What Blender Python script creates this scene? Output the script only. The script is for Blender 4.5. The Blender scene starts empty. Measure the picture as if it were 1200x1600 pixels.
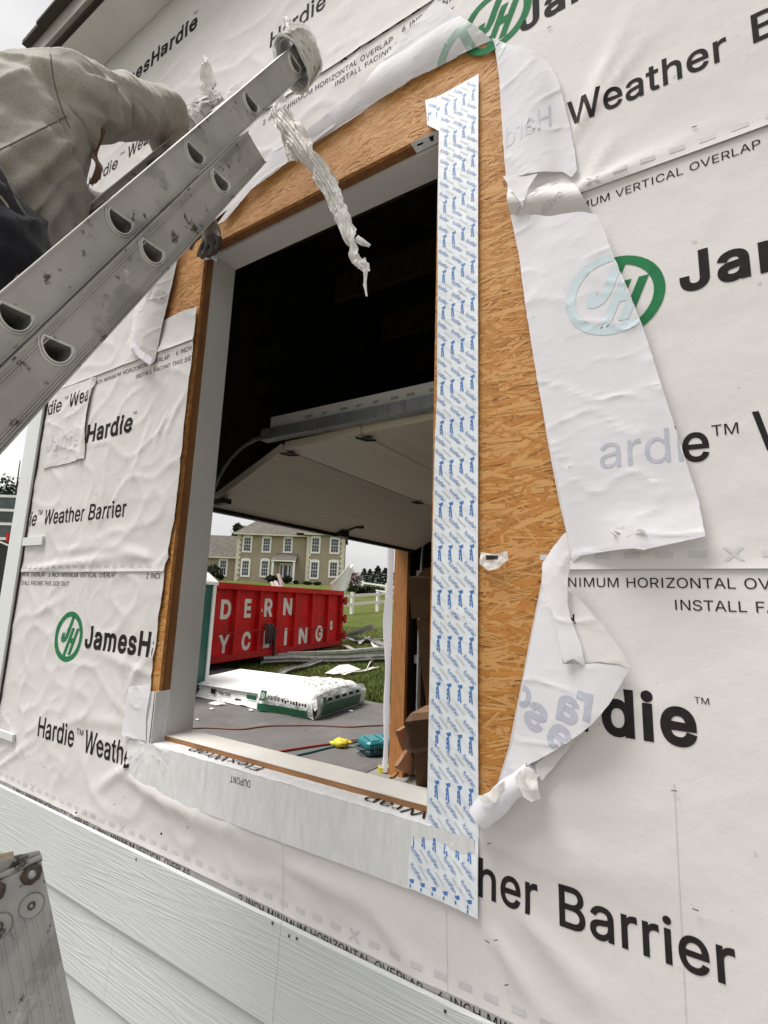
import bpy, bmesh, math, random
from mathutils import Vector, Matrix, noise
from mathutils.geometry import tessellate_polygon, delaunay_2d_cdt
random.seed(7)
SC = bpy.context.scene
COL = SC.collection
R = math.radians

# ---------------------------------------------------------------- camera
FPX = 793.5                                   # focal length in pixels of the 1200 x 1600 photograph
PITCH, YAW, ROLL = 0.174657, 0.564092, 0.033821
CAM = Vector((0.0, -1.1, 1.65))
_cy, _sy = math.cos(YAW), math.sin(YAW)
FWD = Vector((-_sy * math.cos(PITCH), _cy * math.cos(PITCH), math.sin(PITCH)))
_rt = Vector((_cy, _sy, 0)); _up = _rt.cross(FWD)
RIGHT = math.cos(ROLL) * _rt + math.sin(ROLL) * _up
UP = -math.sin(ROLL) * _rt + math.cos(ROLL) * _up
cd = bpy.data.cameras.new('camera'); cam = bpy.data.objects.new('camera', cd); COL.objects.link(cam)
cd.sensor_fit = 'VERTICAL'; cd.sensor_height = 24.0; cd.lens = FPX / 1600 * 24.0
cd.clip_start = 0.02; cd.clip_end = 2000
cam.matrix_world = Matrix(((RIGHT.x, UP.x, -FWD.x, CAM.x), (RIGHT.y, UP.y, -FWD.y, CAM.y), (RIGHT.z, UP.z, -FWD.z, CAM.z), (0, 0, 0, 1)))
SC.camera = cam

# ---------------------------------------------------------------- sky, sun, exposure: a bright overcast day
SUN_EL, SUN_AZ = R(67), R(226)                # azimuth: compass-like, from +y towards +x
w = bpy.data.worlds.new('World'); SC.world = w; w.use_nodes = True
nt = w.node_tree; nt.nodes.clear()
sky = nt.nodes.new('ShaderNodeTexSky'); sky.sky_type = 'NISHITA'; sky.sun_disc = False
sky.sun_elevation = SUN_EL; sky.sun_rotation = SUN_AZ; sky.dust_density = 3.0; sky.air_density = 1.0
hs = nt.nodes.new('ShaderNodeHueSaturation'); hs.inputs['Saturation'].default_value = 0.10
tc = nt.nodes.new('ShaderNodeTexCoord'); mp = nt.nodes.new('ShaderNodeMapping'); mp.inputs['Scale'].default_value = (1, 1, 3.0)
nz = nt.nodes.new('ShaderNodeTexNoise'); nz.inputs['Scale'].default_value = 2.2; nz.inputs['Detail'].default_value = 6
cr = nt.nodes.new('ShaderNodeMapRange'); cr.inputs['From Min'].default_value = 0.3; cr.inputs['From Max'].default_value = 0.7
cr.inputs['To Min'].default_value = 0.85; cr.inputs['To Max'].default_value = 1.15
mx = nt.nodes.new('ShaderNodeMixRGB'); mx.blend_type = 'MULTIPLY'; mx.inputs[0].default_value = 1.0
lift = nt.nodes.new('ShaderNodeMixRGB'); lift.blend_type = 'ADD'; lift.inputs[0].default_value = 1.0
lift.inputs[2].default_value = (5.05, 4.95, 4.90, 1)          # the even white of the cloud sheet
bg = nt.nodes.new('ShaderNodeBackground'); bg.inputs['Strength'].default_value = 0.085
out = nt.nodes.new('ShaderNodeOutputWorld')
L = nt.links.new
L(sky.outputs[0], hs.inputs['Color']); L(tc.outputs['Generated'], mp.inputs[0]); L(mp.outputs[0], nz.inputs['Vector'])
L(nz.outputs['Fac'], cr.inputs['Value']); L(hs.outputs[0], lift.inputs[1]); L(lift.outputs[0], mx.inputs[1]); L(cr.outputs[0], mx.inputs[2])
L(mx.outputs[0], bg.inputs['Color']); L(bg.outputs[0], out.inputs['Surface'])
sd = bpy.data.lights.new('sun', 'SUN'); sd.energy = 4.2; sd.angle = R(28); sd.color = (1.0, 0.955, 0.91)
sun = bpy.data.objects.new('sun', sd); COL.objects.link(sun)
_sv = Vector((math.sin(SUN_AZ) * math.cos(SUN_EL), math.cos(SUN_AZ) * math.cos(SUN_EL), math.sin(SUN_EL)))
sun.rotation_euler = _sv.to_track_quat('Z', 'Y').to_euler()
SC.view_settings.view_transform = 'Standard'; SC.view_settings.look = 'None'
SC.view_settings.exposure = 0.14; SC.view_settings.gamma = 1.0; SC.view_settings.use_curve_mapping = False

# ---------------------------------------------------------------- letter shapes: (advance, outline loops) in 1/1000 em, capitals 508 high
REG = {
 '2': (453, [[(64,0),(64,47),(234,229),(252,248),(268,266),(282,282),(294,298),(303,312),(311,327),(316,341),(319,356),(320,371),(319,389),(315,405),(308,419),(298,431),(287,441),(273,449),(258,455),(241,458),(224,460),(205,458),(188,454),(172,447),(159,438),(148,427),(139,413),(132,398),(128,381),(127,362),(66,362),(68,391),(75,418),(86,442),(102,464),(121,482),(143,496),(168,507),(196,513),(225,516),(254,513),(281,507),(306,497),(328,482),(346,465),(361,445),(372,423),(379,398),(381,372),(380,354),(377,336),(371,318),(363,299),(351,280),(336,259),(317,235),(294,209),(267,180),(153,60),(389,57),(389,0)]]),
 '6': (453, [[(226,-7),(196,-4),(168,3),(142,15),(119,31),(100,51),(84,74),(73,101),(66,130),(64,162),(65,187),(71,212),(80,239),(93,268),(112,302),(137,340),(252,509),(322,509),(151,261),(151,270),(157,279),(165,288),(174,295),(184,302),(196,307),(208,311),(221,313),(235,314),(265,312),(291,305),(316,295),(337,280),(355,262),(370,240),(380,215),(387,187),(389,157),(387,127),(379,98),(368,73),(352,50),(333,30),(310,14),(284,3),(257,-4)],[(226,48),(245,50),(263,55),(279,63),(293,73),(304,86),(314,101),(322,119),(326,137),(327,157),(326,178),(322,196),(314,213),(304,228),(293,241),(279,251),(263,259),(245,264),(226,265),(207,264),(190,259),(174,252),(160,241),(148,229),(138,214),(131,197),(126,179),(125,158),(126,138),(131,119),(138,102),(148,86),(160,73),(174,63),(190,55),(207,50)]]),
 'A': (480, [[(16,0),(201,509),(276,509),(463,0),(395,0),(287,302),(280,323),(272,346),(264,372),(255,402),(244,438),(232,478),(245,478),(233,437),(222,402),(213,371),(204,345),(197,322),(191,302),(85,0)],[(110,142),(110,199),(370,199),(370,142)]]),
 'B': (456, [[(60,0),(60,509),(241,509),(274,507),(304,501),(329,491),(350,477),(367,461),(381,442),(390,421),(396,398),(398,374),(397,353),(393,336),(387,320),(378,307),(368,295),(356,286),(343,278),(329,272),(315,267),(331,260),(347,254),(363,245),(378,234),(391,220),(402,203),(411,184),(416,161),(418,136),(416,111),(410,88),(400,67),(386,48),(368,31),(344,18),(317,8),(284,2),(247,0)],[(125,57),(245,57),(281,60),(309,67),(330,80),(344,96),(353,115),(355,137),(354,153),(350,169),(342,184),(333,197),(320,209),(306,218),(289,225),(269,229),(248,231),(125,231)],[(125,285),(238,285),(256,287),(273,290),(288,296),(302,304),(314,314),(323,326),(330,340),(335,355),(336,372),(333,393),(326,412),(313,429),(294,442),(270,449),(240,452),(125,452)]]),
 'C': (510, [[(267,-7),(225,-3),(186,7),(150,25),(119,49),(92,79),(70,115),(53,157),(44,203),(40,254),(44,305),(53,352),(70,393),(92,429),(119,459),(150,484),(186,501),(225,512),(267,516),(293,514),(317,511),(340,504),(362,496),(383,485),(402,471),(419,456),(435,438),(448,418),(459,397),(467,373),(473,348),(408,348),(404,365),(397,380),(389,395),(380,407),(369,418),(357,428),(344,437),(330,444),(315,449),(300,453),(284,455),(267,456),(237,453),(209,445),(184,432),(161,414),(141,391),(125,364),(113,332),(106,295),(103,254),(106,213),(113,177),(125,145),(141,117),(161,94),(184,76),(210,63),(237,56),(267,53),(284,54),(300,56),(315,60),(330,65),(344,72),(357,81),(369,90),(380,102),(389,114),(397,128),(404,144),(408,160),(473,160),(467,135),(459,112),(448,91),(435,71),(420,53),(402,38),(383,24),(363,13),(341,5),(317,-2),(293,-6)]]),
 'D': (502, [[(219,0),(96,0),(96,57),(215,57),(254,60),(288,68),(318,81),(343,99),(363,122),(379,149),(390,181),(397,216),(399,255),(397,294),(390,329),(379,361),(364,388),(344,410),(320,428),(291,441),(258,449),(221,452),(93,452),(93,509),(225,509),(273,505),(315,495),(353,478),(385,455),(412,426),(433,391),(449,351),(458,306),(462,255),(458,205),(449,159),(433,119),(411,83),(384,54),(351,31),(312,14),(268,3)],[(125,509),(125,0),(60,0),(60,509)]]),
 'E': (419, [[(60,0),(60,509),(372,509),(372,452),(125,452),(125,286),(355,286),(355,229),(125,229),(125,57),(375,57),(375,0)]]),
 'F': (410, [[(60,0),(60,509),(369,509),(369,452),(125,452),(125,278),(346,278),(346,221),(125,221),(125,0)]]),
 'G': (520, [[(269,-7),(225,-3),(185,7),(149,25),(118,49),(91,79),(69,116),(53,157),(43,203),(40,254),(43,305),(53,352),(69,393),(91,429),(117,459),(149,484),(184,501),(223,512),(265,516),(291,514),(316,510),(340,504),(363,494),(384,483),(403,469),(421,453),(436,436),(449,416),(460,395),(468,373),(474,349),(408,349),(402,365),(395,379),(387,393),(378,406),(368,417),(356,427),(344,436),(330,443),(315,448),(300,453),(283,455),(265,456),(236,453),(209,445),(183,432),(160,414),(141,392),(125,364),(113,332),(106,295),(103,254),(106,213),(113,177),(125,145),(141,117),(161,95),(184,76),(210,63),(238,56),(269,53),(296,55),(322,61),(345,71),(365,85),(382,102),(396,123),(407,147),(413,173),(415,202),(434,199),(283,199),(283,256),(478,256),(478,200),(475,160),(466,124),(451,91),(431,62),(406,38),(377,19),(344,5),(308,-4)]]),
 'H': (517, [[(60,0),(60,509),(125,509),(125,289),(392,289),(392,509),(457,509),(457,0),(392,0),(392,232),(125,232),(125,0)]]),
 'I': (300, [[(31,0),(31,57),(118,57),(118,452),(31,452),(31,509),(269,509),(269,452),(183,452),(183,57),(269,57),(269,0)]]),
 'L': (393, [[(60,0),(60,509),(125,509),(125,57),(361,57),(361,0)]]),
 'M': (628, [[(60,0),(60,509),(152,509),(277,187),(280,179),(284,170),(287,159),(291,147),(295,135),(299,123),(303,110),(307,97),(311,84),(315,71),(319,60),(322,49),(307,49),(311,59),(314,71),(318,83),(322,95),(326,108),(330,121),(334,134),(338,146),(342,158),(346,169),(349,179),(352,187),(476,509),(568,509),(568,0),(504,0),(504,291),(504,302),(504,314),(504,327),(505,340),(505,354),(505,369),(505,383),(506,398),(506,413),(506,428),(507,443),(507,457),(508,441),(503,425),(498,409),(492,393),(487,378),(482,363),(477,348),(472,335),(467,322),(463,310),(459,300),(456,291),(342,0),(286,0),(170,291),(167,300),(163,310),(159,321),(155,333),(150,347),(145,361),(140,376),(134,392),(129,408),(124,424),(118,441),(112,457),(119,457),(119,444),(120,430),(120,416),(120,401),(121,386),(121,372),(121,357),(121,342),(122,328),(122,315),(122,302),(122,291),(122,0)]]),
 'N': (523, [[(60,0),(60,509),(136,509),(343,183),(349,174),(355,163),(363,151),(371,137),(379,122),(388,107),(396,90),(405,73),(414,55),(405,54),(403,72),(402,90),(401,108),(400,126),(399,142),(399,157),(399,171),(399,184),(399,195),(399,509),(463,509),(463,0),(387,0),(202,290),(194,303),(186,317),(177,331),(168,346),(159,363),(148,381),(136,402),(123,425),(108,452),(119,454),(120,429),(121,406),(122,384),(123,363),(124,345),(124,328),(125,313),(125,301),(125,291),(125,0)]]),
 'O': (533, [[(267,-7),(225,-3),(186,7),(150,25),(119,49),(92,79),(70,115),(53,157),(44,203),(40,254),(44,305),(53,352),(70,393),(92,429),(119,459),(150,484),(186,501),(225,512),(267,516),(309,512),(348,501),(384,484),(415,459),(442,429),(464,393),(480,352),(490,305),(493,254),(490,203),(480,157),(464,115),(442,79),(415,49),(384,25),(348,7),(309,-3)],[(267,53),(296,55),(324,63),(349,76),(372,94),(392,116),(408,144),(420,176),(428,213),(430,254),(428,295),(420,332),(408,365),(392,392),(372,415),(349,433),(324,446),(296,453),(267,456),(237,453),(210,445),(184,433),(161,415),(142,392),(125,364),(113,332),(106,295),(103,254),(106,213),(113,176),(125,144),(142,117),(161,94),(184,76),(210,63),(237,55)]]),
 'P': (445, [[(60,0),(60,509),(235,509),(272,506),(305,499),(332,487),(356,471),(375,452),(390,430),(400,404),(407,377),(409,348),(407,318),(400,291),(390,265),(375,243),(356,223),(332,207),(305,195),(272,188),(235,186),(109,186),(109,242),(233,242),(257,244),(279,248),(297,256),(312,266),(324,279),(333,294),(339,310),(343,328),(344,348),(343,367),(339,385),(333,402),(324,416),(312,428),(297,439),(279,446),(257,451),(232,452),(125,452),(125,0)]]),
 'R': (449, [[(60,0),(60,509),(236,509),(273,506),(305,500),(333,489),(356,473),(376,455),(390,433),(401,408),(407,381),(409,352),(407,323),(401,296),(390,271),(376,250),(356,232),(333,217),(305,206),(273,200),(236,198),(96,198),(96,255),(234,255),(258,256),(280,260),(298,267),(313,276),(325,287),(334,300),(340,316),(344,333),(345,352),(344,371),(340,389),(334,405),(325,419),(313,430),(298,440),(279,446),(258,451),(233,452),(125,452),(125,0)],[(353,0),(230,229),(303,229),(428,0)]]),
 'S': (447, [[(224,-9),(188,-7),(156,-1),(128,9),(102,23),(81,40),(64,60),(51,83),(42,109),(38,137),(104,137),(108,118),(114,102),(123,88),(136,76),(150,66),(166,59),(185,53),(204,50),(224,49),(246,50),(267,54),(286,60),(303,69),(317,79),(329,92),(338,106),(344,122),(346,139),(344,154),(340,168),(332,179),(322,189),(310,197),(296,205),(280,211),(263,217),(245,222),(184,239),(145,253),(112,269),(86,289),(67,313),(56,341),(52,372),(54,400),(62,425),(75,448),(92,468),(113,484),(138,498),(165,508),(195,514),(227,516),(259,514),(289,508),(316,498),(340,484),(360,468),(377,449),(390,427),(398,403),(401,378),(337,378),(332,402),(320,421),(302,437),(280,449),(254,456),(225,459),(204,457),(185,454),(167,448),(152,440),(139,430),(129,418),(121,405),(117,391),(115,376),(117,359),(122,345),(131,334),(142,324),(155,315),(169,308),(184,302),(198,297),(212,293),(264,279),(279,275),(295,270),(312,264),(328,256),(344,248),(359,238),(372,226),(384,213),(395,198),(402,180),(407,161),(408,139),(406,112),(399,87),(386,64),(370,43),(349,25),(323,11),(294,0),(261,-7)]]),
 'T': (449, [[(32,452),(32,509),(417,509),(417,452),(257,452),(257,0),(193,0),(193,452)]]),
 'U': (517, [[(259,-8),(220,-6),(186,2),(154,15),(126,33),(103,55),(85,80),(71,108),(63,140),(60,173),(60,509),(124,509),(124,178),(126,155),(132,133),(141,113),(153,95),(169,80),(187,68),(208,59),(232,53),(259,52),(285,53),(309,59),(331,68),(349,80),(364,95),(377,113),(385,133),(391,155),(393,178),(393,509),(457,509),(457,173),(454,140),(446,108),(433,80),(414,55),(391,33),(363,15),(332,2),(297,-6)]]),
 'V': (480, [[(204,0),(16,509),(84,509),(192,206),(199,187),(207,164),(215,137),(225,106),(236,71),(248,31),(235,31),(247,71),(257,107),(267,138),(276,165),(283,187),(290,206),(395,509),(463,509),(278,0)]]),
 'W': (686, [[(155,0),(16,509),(82,509),(163,196),(167,179),(172,162),(175,145),(179,128),(183,111),(187,94),(190,76),(194,58),(197,40),(189,40),(193,58),(196,76),(200,94),(203,111),(207,128),(211,145),(215,162),(220,179),(224,196),(306,509),(380,509),(462,196),(466,179),(470,162),(474,145),(478,128),(482,111),(486,94),(490,76),(494,58),(497,40),(488,40),(492,58),(495,76),(499,94),(503,111),(506,128),(510,145),(515,162),(519,179),(523,196),(603,509),(670,509),(530,0),(455,0),(368,323),(362,345),(357,368),(351,391),(346,417),(341,445),(336,475),(350,475),(345,446),(340,420),(335,395),(330,371),(324,347),(318,323),(230,0)]]),
 'X': (474, [[(18,0),(217,284),(217,236),(29,509),(104,509),(178,400),(188,386),(196,373),(204,361),(211,350),(217,340),(223,329),(230,318),(236,305),(243,292),(232,292),(239,305),(246,317),(252,329),(258,339),(265,350),(272,361),(280,373),(288,386),(298,400),(374,509),(446,509),(259,239),(259,287),(456,0),(382,0),(292,129),(283,142),(275,154),(268,165),(262,175),(256,185),(250,195),(244,206),(237,218),(230,231),(244,231),(238,219),(231,207),(225,196),(219,186),(213,176),(206,166),(199,155),(191,143),(182,129),(91,0)]]),
 'Y': (472, [[(203,0),(203,208),(16,509),(91,509),(192,344),(203,327),(213,309),(222,292),(231,274),(240,254),(250,230),(224,230),(233,254),(242,275),(251,293),(260,310),(270,327),(280,344),(381,509),(455,509),(268,208),(268,0)]]),
 'Z': (438, [[(42,0),(42,46),(273,385),(284,400),(295,415),(306,431),(318,446),(329,461),(341,476),(348,454),(327,453),(306,453),(285,452),(265,452),(244,452),(223,452),(40,452),(40,509),(397,509),(397,462),(169,129),(157,113),(146,97),(134,81),(122,65),(110,49),(97,33),(90,54),(111,55),(131,56),(152,57),(173,57),(193,57),(214,57),(399,57),(399,0)]]),
 'a': (389, [[(160,-9),(137,-7),(115,-3),(94,5),(76,15),(60,29),(48,45),(38,63),(32,84),(30,108),(32,128),(36,146),(43,161),(53,174),(64,184),(78,193),(92,200),(108,206),(125,211),(143,214),(161,217),(178,220),(200,223),(218,225),(234,227),(247,229),(257,231),(265,235),(271,240),(274,246),(276,255),(275,272),(272,285),(267,297),(260,307),(251,315),(240,322),(227,327),(212,330),(196,331),(178,330),(163,327),(149,322),(137,316),(127,309),(118,301),(110,292),(104,283),(100,274),(41,291),(51,313),(64,331),(79,346),(95,358),(114,368),(133,375),(153,380),(173,383),(194,384),(208,384),(223,382),(239,379),(255,375),(271,369),(286,360),(300,350),(312,336),(322,320),(330,301),(335,278),(337,251),(337,0),(277,0),(277,52),(267,43),(260,34),(252,25),(242,16),(229,8),(215,1),(199,-4),(181,-7)],[(170,45),(192,47),(211,51),(228,59),(242,68),(254,80),(263,93),(270,108),(274,122),(276,138),(276,190),(272,187),(267,184),(259,182),(251,180),(241,178),(231,176),(221,174),(210,173),(200,171),(191,170),(182,169),(175,168),(161,166),(147,163),(134,159),(122,153),(112,147),(103,139),(97,130),(93,118),(92,105),(93,93),(96,82),(102,72),(109,64),(119,57),(130,52),(142,48),(156,46)]]),
 'b': (424, [[(229,-8),(208,-7),(189,-3),(172,4),(159,12),(147,21),(138,31),(130,41),(123,50),(118,59),(112,0),(53,0),(53,509),(114,509),(114,319),(123,327),(130,336),(137,346),(147,355),(158,364),(171,373),(188,379),(207,383),(229,384),(259,382),(287,374),(313,361),(335,342),(354,320),(370,293),(381,261),(388,227),(390,189),(388,151),(381,116),(370,84),(355,57),(336,34),(313,16),(288,3),(260,-6)],[(220,47),(242,49),(262,55),(279,66),(294,80),(306,97),(316,117),(323,139),(327,163),(328,189),(327,215),(323,239),(316,261),(307,281),(295,298),(280,311),(262,322),(243,328),(220,330),(198,328),(178,322),(161,312),(147,299),(134,282),(125,263),(118,241),(114,216),(113,189),(114,162),(118,138),(125,115),(135,95),(147,78),(162,65),(179,55),(198,49)]]),
 'd': (424, [[(195,-8),(165,-6),(137,3),(111,16),(89,34),(70,57),(55,84),(43,116),(36,151),(34,189),(36,227),(43,261),(55,293),(70,320),(89,342),(112,361),(137,374),(165,382),(196,384),(218,383),(237,379),(253,373),(267,364),(278,355),(287,346),(295,336),(301,327),(306,319),(311,509),(372,509),(372,0),(313,0),(313,59),(301,50),(295,41),(287,31),(277,21),(266,12),(252,4),(236,-3),(217,-7)],[(205,47),(226,49),(246,55),(263,65),(278,78),(290,95),(299,115),(306,138),(310,162),(312,189),(310,216),(306,241),(300,263),(290,282),(278,299),(263,312),(246,322),(227,328),(205,330),(182,328),(162,322),(145,311),(130,298),(118,281),(108,261),(102,239),(98,215),(96,189),(98,163),(102,139),(109,117),(118,97),(130,80),(145,66),(162,55),(182,49)]]),
 'e': (404, [[(212,-8),(177,-5),(145,3),(117,16),(92,35),(72,58),(56,85),(44,116),(37,150),(34,187),(36,224),(44,258),(55,290),(71,317),(91,340),(115,359),(142,373),(172,382),(205,384),(226,383),(246,380),(266,374),(285,366),(303,355),(319,341),(334,324),(347,305),(357,282),(365,256),(370,227),(371,194),(371,169),(75,169),(75,221),(338,221),(310,202),(308,226),(304,248),(298,269),(288,286),(277,301),(263,314),(246,323),(227,328),(205,330),(183,328),(164,323),(146,313),(131,301),(119,286),(109,270),(102,251),(97,231),(96,211),(96,178),(98,151),(102,127),(110,106),(121,88),(135,73),(151,61),(169,53),(190,48),(212,46),(227,47),(241,49),(254,53),(265,58),(276,65),(285,73),(294,82),(300,93),(306,105),(365,91),(358,72),(348,55),(335,39),(320,26),(302,14),(283,4),(261,-3),(237,-7)]]),
 'h': (410, [[(114,227),(114,0),(53,0),(53,509),(114,509),(114,287),(102,287),(116,319),(132,344),(152,362),(175,374),(200,382),(227,384),(252,383),(275,377),(295,369),(313,356),(328,340),(341,321),(350,298),(355,271),(357,240),(357,0),(296,0),(296,235),(293,263),(286,286),(273,304),(256,318),(235,326),(210,329),(192,328),(176,324),(161,317),(147,308),(136,297),(126,283),(119,266),(115,248)]]),
 'i': (167, [[(53,0),(53,379),(114,379),(114,0)],[(84,443),(73,444),(63,448),(54,455),(47,463),(43,472),(41,483),(43,494),(47,504),(54,512),(63,518),(73,522),(84,524),(95,522),(105,518),(114,512),(121,504),(125,494),(126,483),(125,472),(121,463),(114,455),(105,448),(95,444)]]),
 'l': (189, [[(139,-2),(112,0),(91,8),(74,20),(62,37),(55,59),(53,84),(53,509),(114,509),(114,99),(114,83),(117,71),(120,62),(126,57),(135,53),(146,52),(157,52),(164,53),(170,54),(181,3),(175,1),(169,0),(162,-1),(154,-2),(147,-2)]]),
 'p': (424, [[(53,-143),(53,379),(112,379),(112,319),(123,327),(130,336),(137,346),(147,355),(158,364),(171,373),(188,379),(207,383),(229,384),(259,382),(287,374),(313,361),(335,342),(354,320),(370,293),(381,261),(388,227),(390,189),(388,151),(381,116),(370,84),(355,57),(336,34),(313,16),(288,3),(260,-6),(229,-8),(208,-7),(189,-3),(173,4),(159,12),(147,21),(138,31),(130,41),(124,50),(118,59),(114,-143)],[(220,47),(242,49),(262,55),(279,66),(294,80),(306,97),(316,117),(323,139),(327,163),(328,189),(327,215),(323,239),(316,261),(307,281),(295,298),(280,311),(262,322),(243,328),(220,330),(198,328),(178,322),(161,312),(147,299),(134,282),(125,263),(118,241),(114,216),(113,189),(114,162),(118,138),(125,115),(135,95),(147,78),(162,65),(179,55),(198,49)]]),
 'r': (259, [[(53,0),(53,379),(112,379),(112,321),(124,339),(137,354),(152,367),(171,377),(191,383),(213,385),(223,385),(229,384),(240,384),(243,322),(236,324),(223,325),(215,326),(207,326),(190,324),(174,321),(159,315),(146,306),(135,296),(126,284),(119,269),(115,254),(114,237),(114,0)]]),
 't': (227, [[(204,379),(204,327),(6,327),(6,379)],[(65,471),(126,471),(126,98),(127,83),(130,70),(136,61),(144,55),(156,51),(170,50),(180,50),(191,52),(197,53),(213,2),(207,0),(200,-2),(192,-3),(184,-3),(176,-4),(168,-4),(138,-1),(113,7),(92,21),(77,41),(68,64),(65,93)]]),
 'w': (567, [[(138,0),(23,379),(87,379),(133,214),(140,190),(147,164),(154,137),(161,107),(168,75),(175,41),(165,41),(172,74),(179,105),(186,135),(192,163),(199,189),(206,214),(252,379),(316,379),(362,214),(368,189),(375,163),(382,136),(388,106),(395,75),(402,41),(391,41),(399,75),(406,106),(413,135),(420,163),(427,189),(434,214),(480,379),(545,379),(429,0),(368,0),(319,172),(314,189),(309,207),(305,225),(300,243),(295,262),(291,280),(286,299),(281,318),(277,338),(291,338),(286,319),(281,299),(277,280),(272,262),(267,243),(263,225),(258,207),(253,189),(248,172),(199,0)]]),
 'x': (379, [[(21,0),(171,218),(171,171),(29,379),(100,379),(147,306),(159,287),(170,270),(179,253),(188,237),(198,221),(207,206),(175,206),(185,221),(194,237),(202,253),(211,270),(222,287),(233,306),(282,379),(352,379),(209,169),(209,214),(358,0),(287,0),(231,85),(219,103),(209,120),(200,136),(191,152),(182,167),(173,182),(205,182),(195,167),(187,152),(178,136),(170,120),(160,103),(148,85),(91,0)]]),
 '•': (389, [[(194,93),(175,94),(156,99),(139,107),(124,118),(111,131),(100,147),(92,164),(87,182),(85,202),(87,221),(92,240),(100,257),(111,272),(124,285),(139,296),(156,305),(175,309),(194,311),(214,309),(232,305),(249,296),(265,285),(278,272),(289,257),(297,240),(302,221),(304,202),(302,182),(297,164),(289,147),(278,131),(265,118),(249,107),(232,99),(214,94)]]),
}
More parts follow.
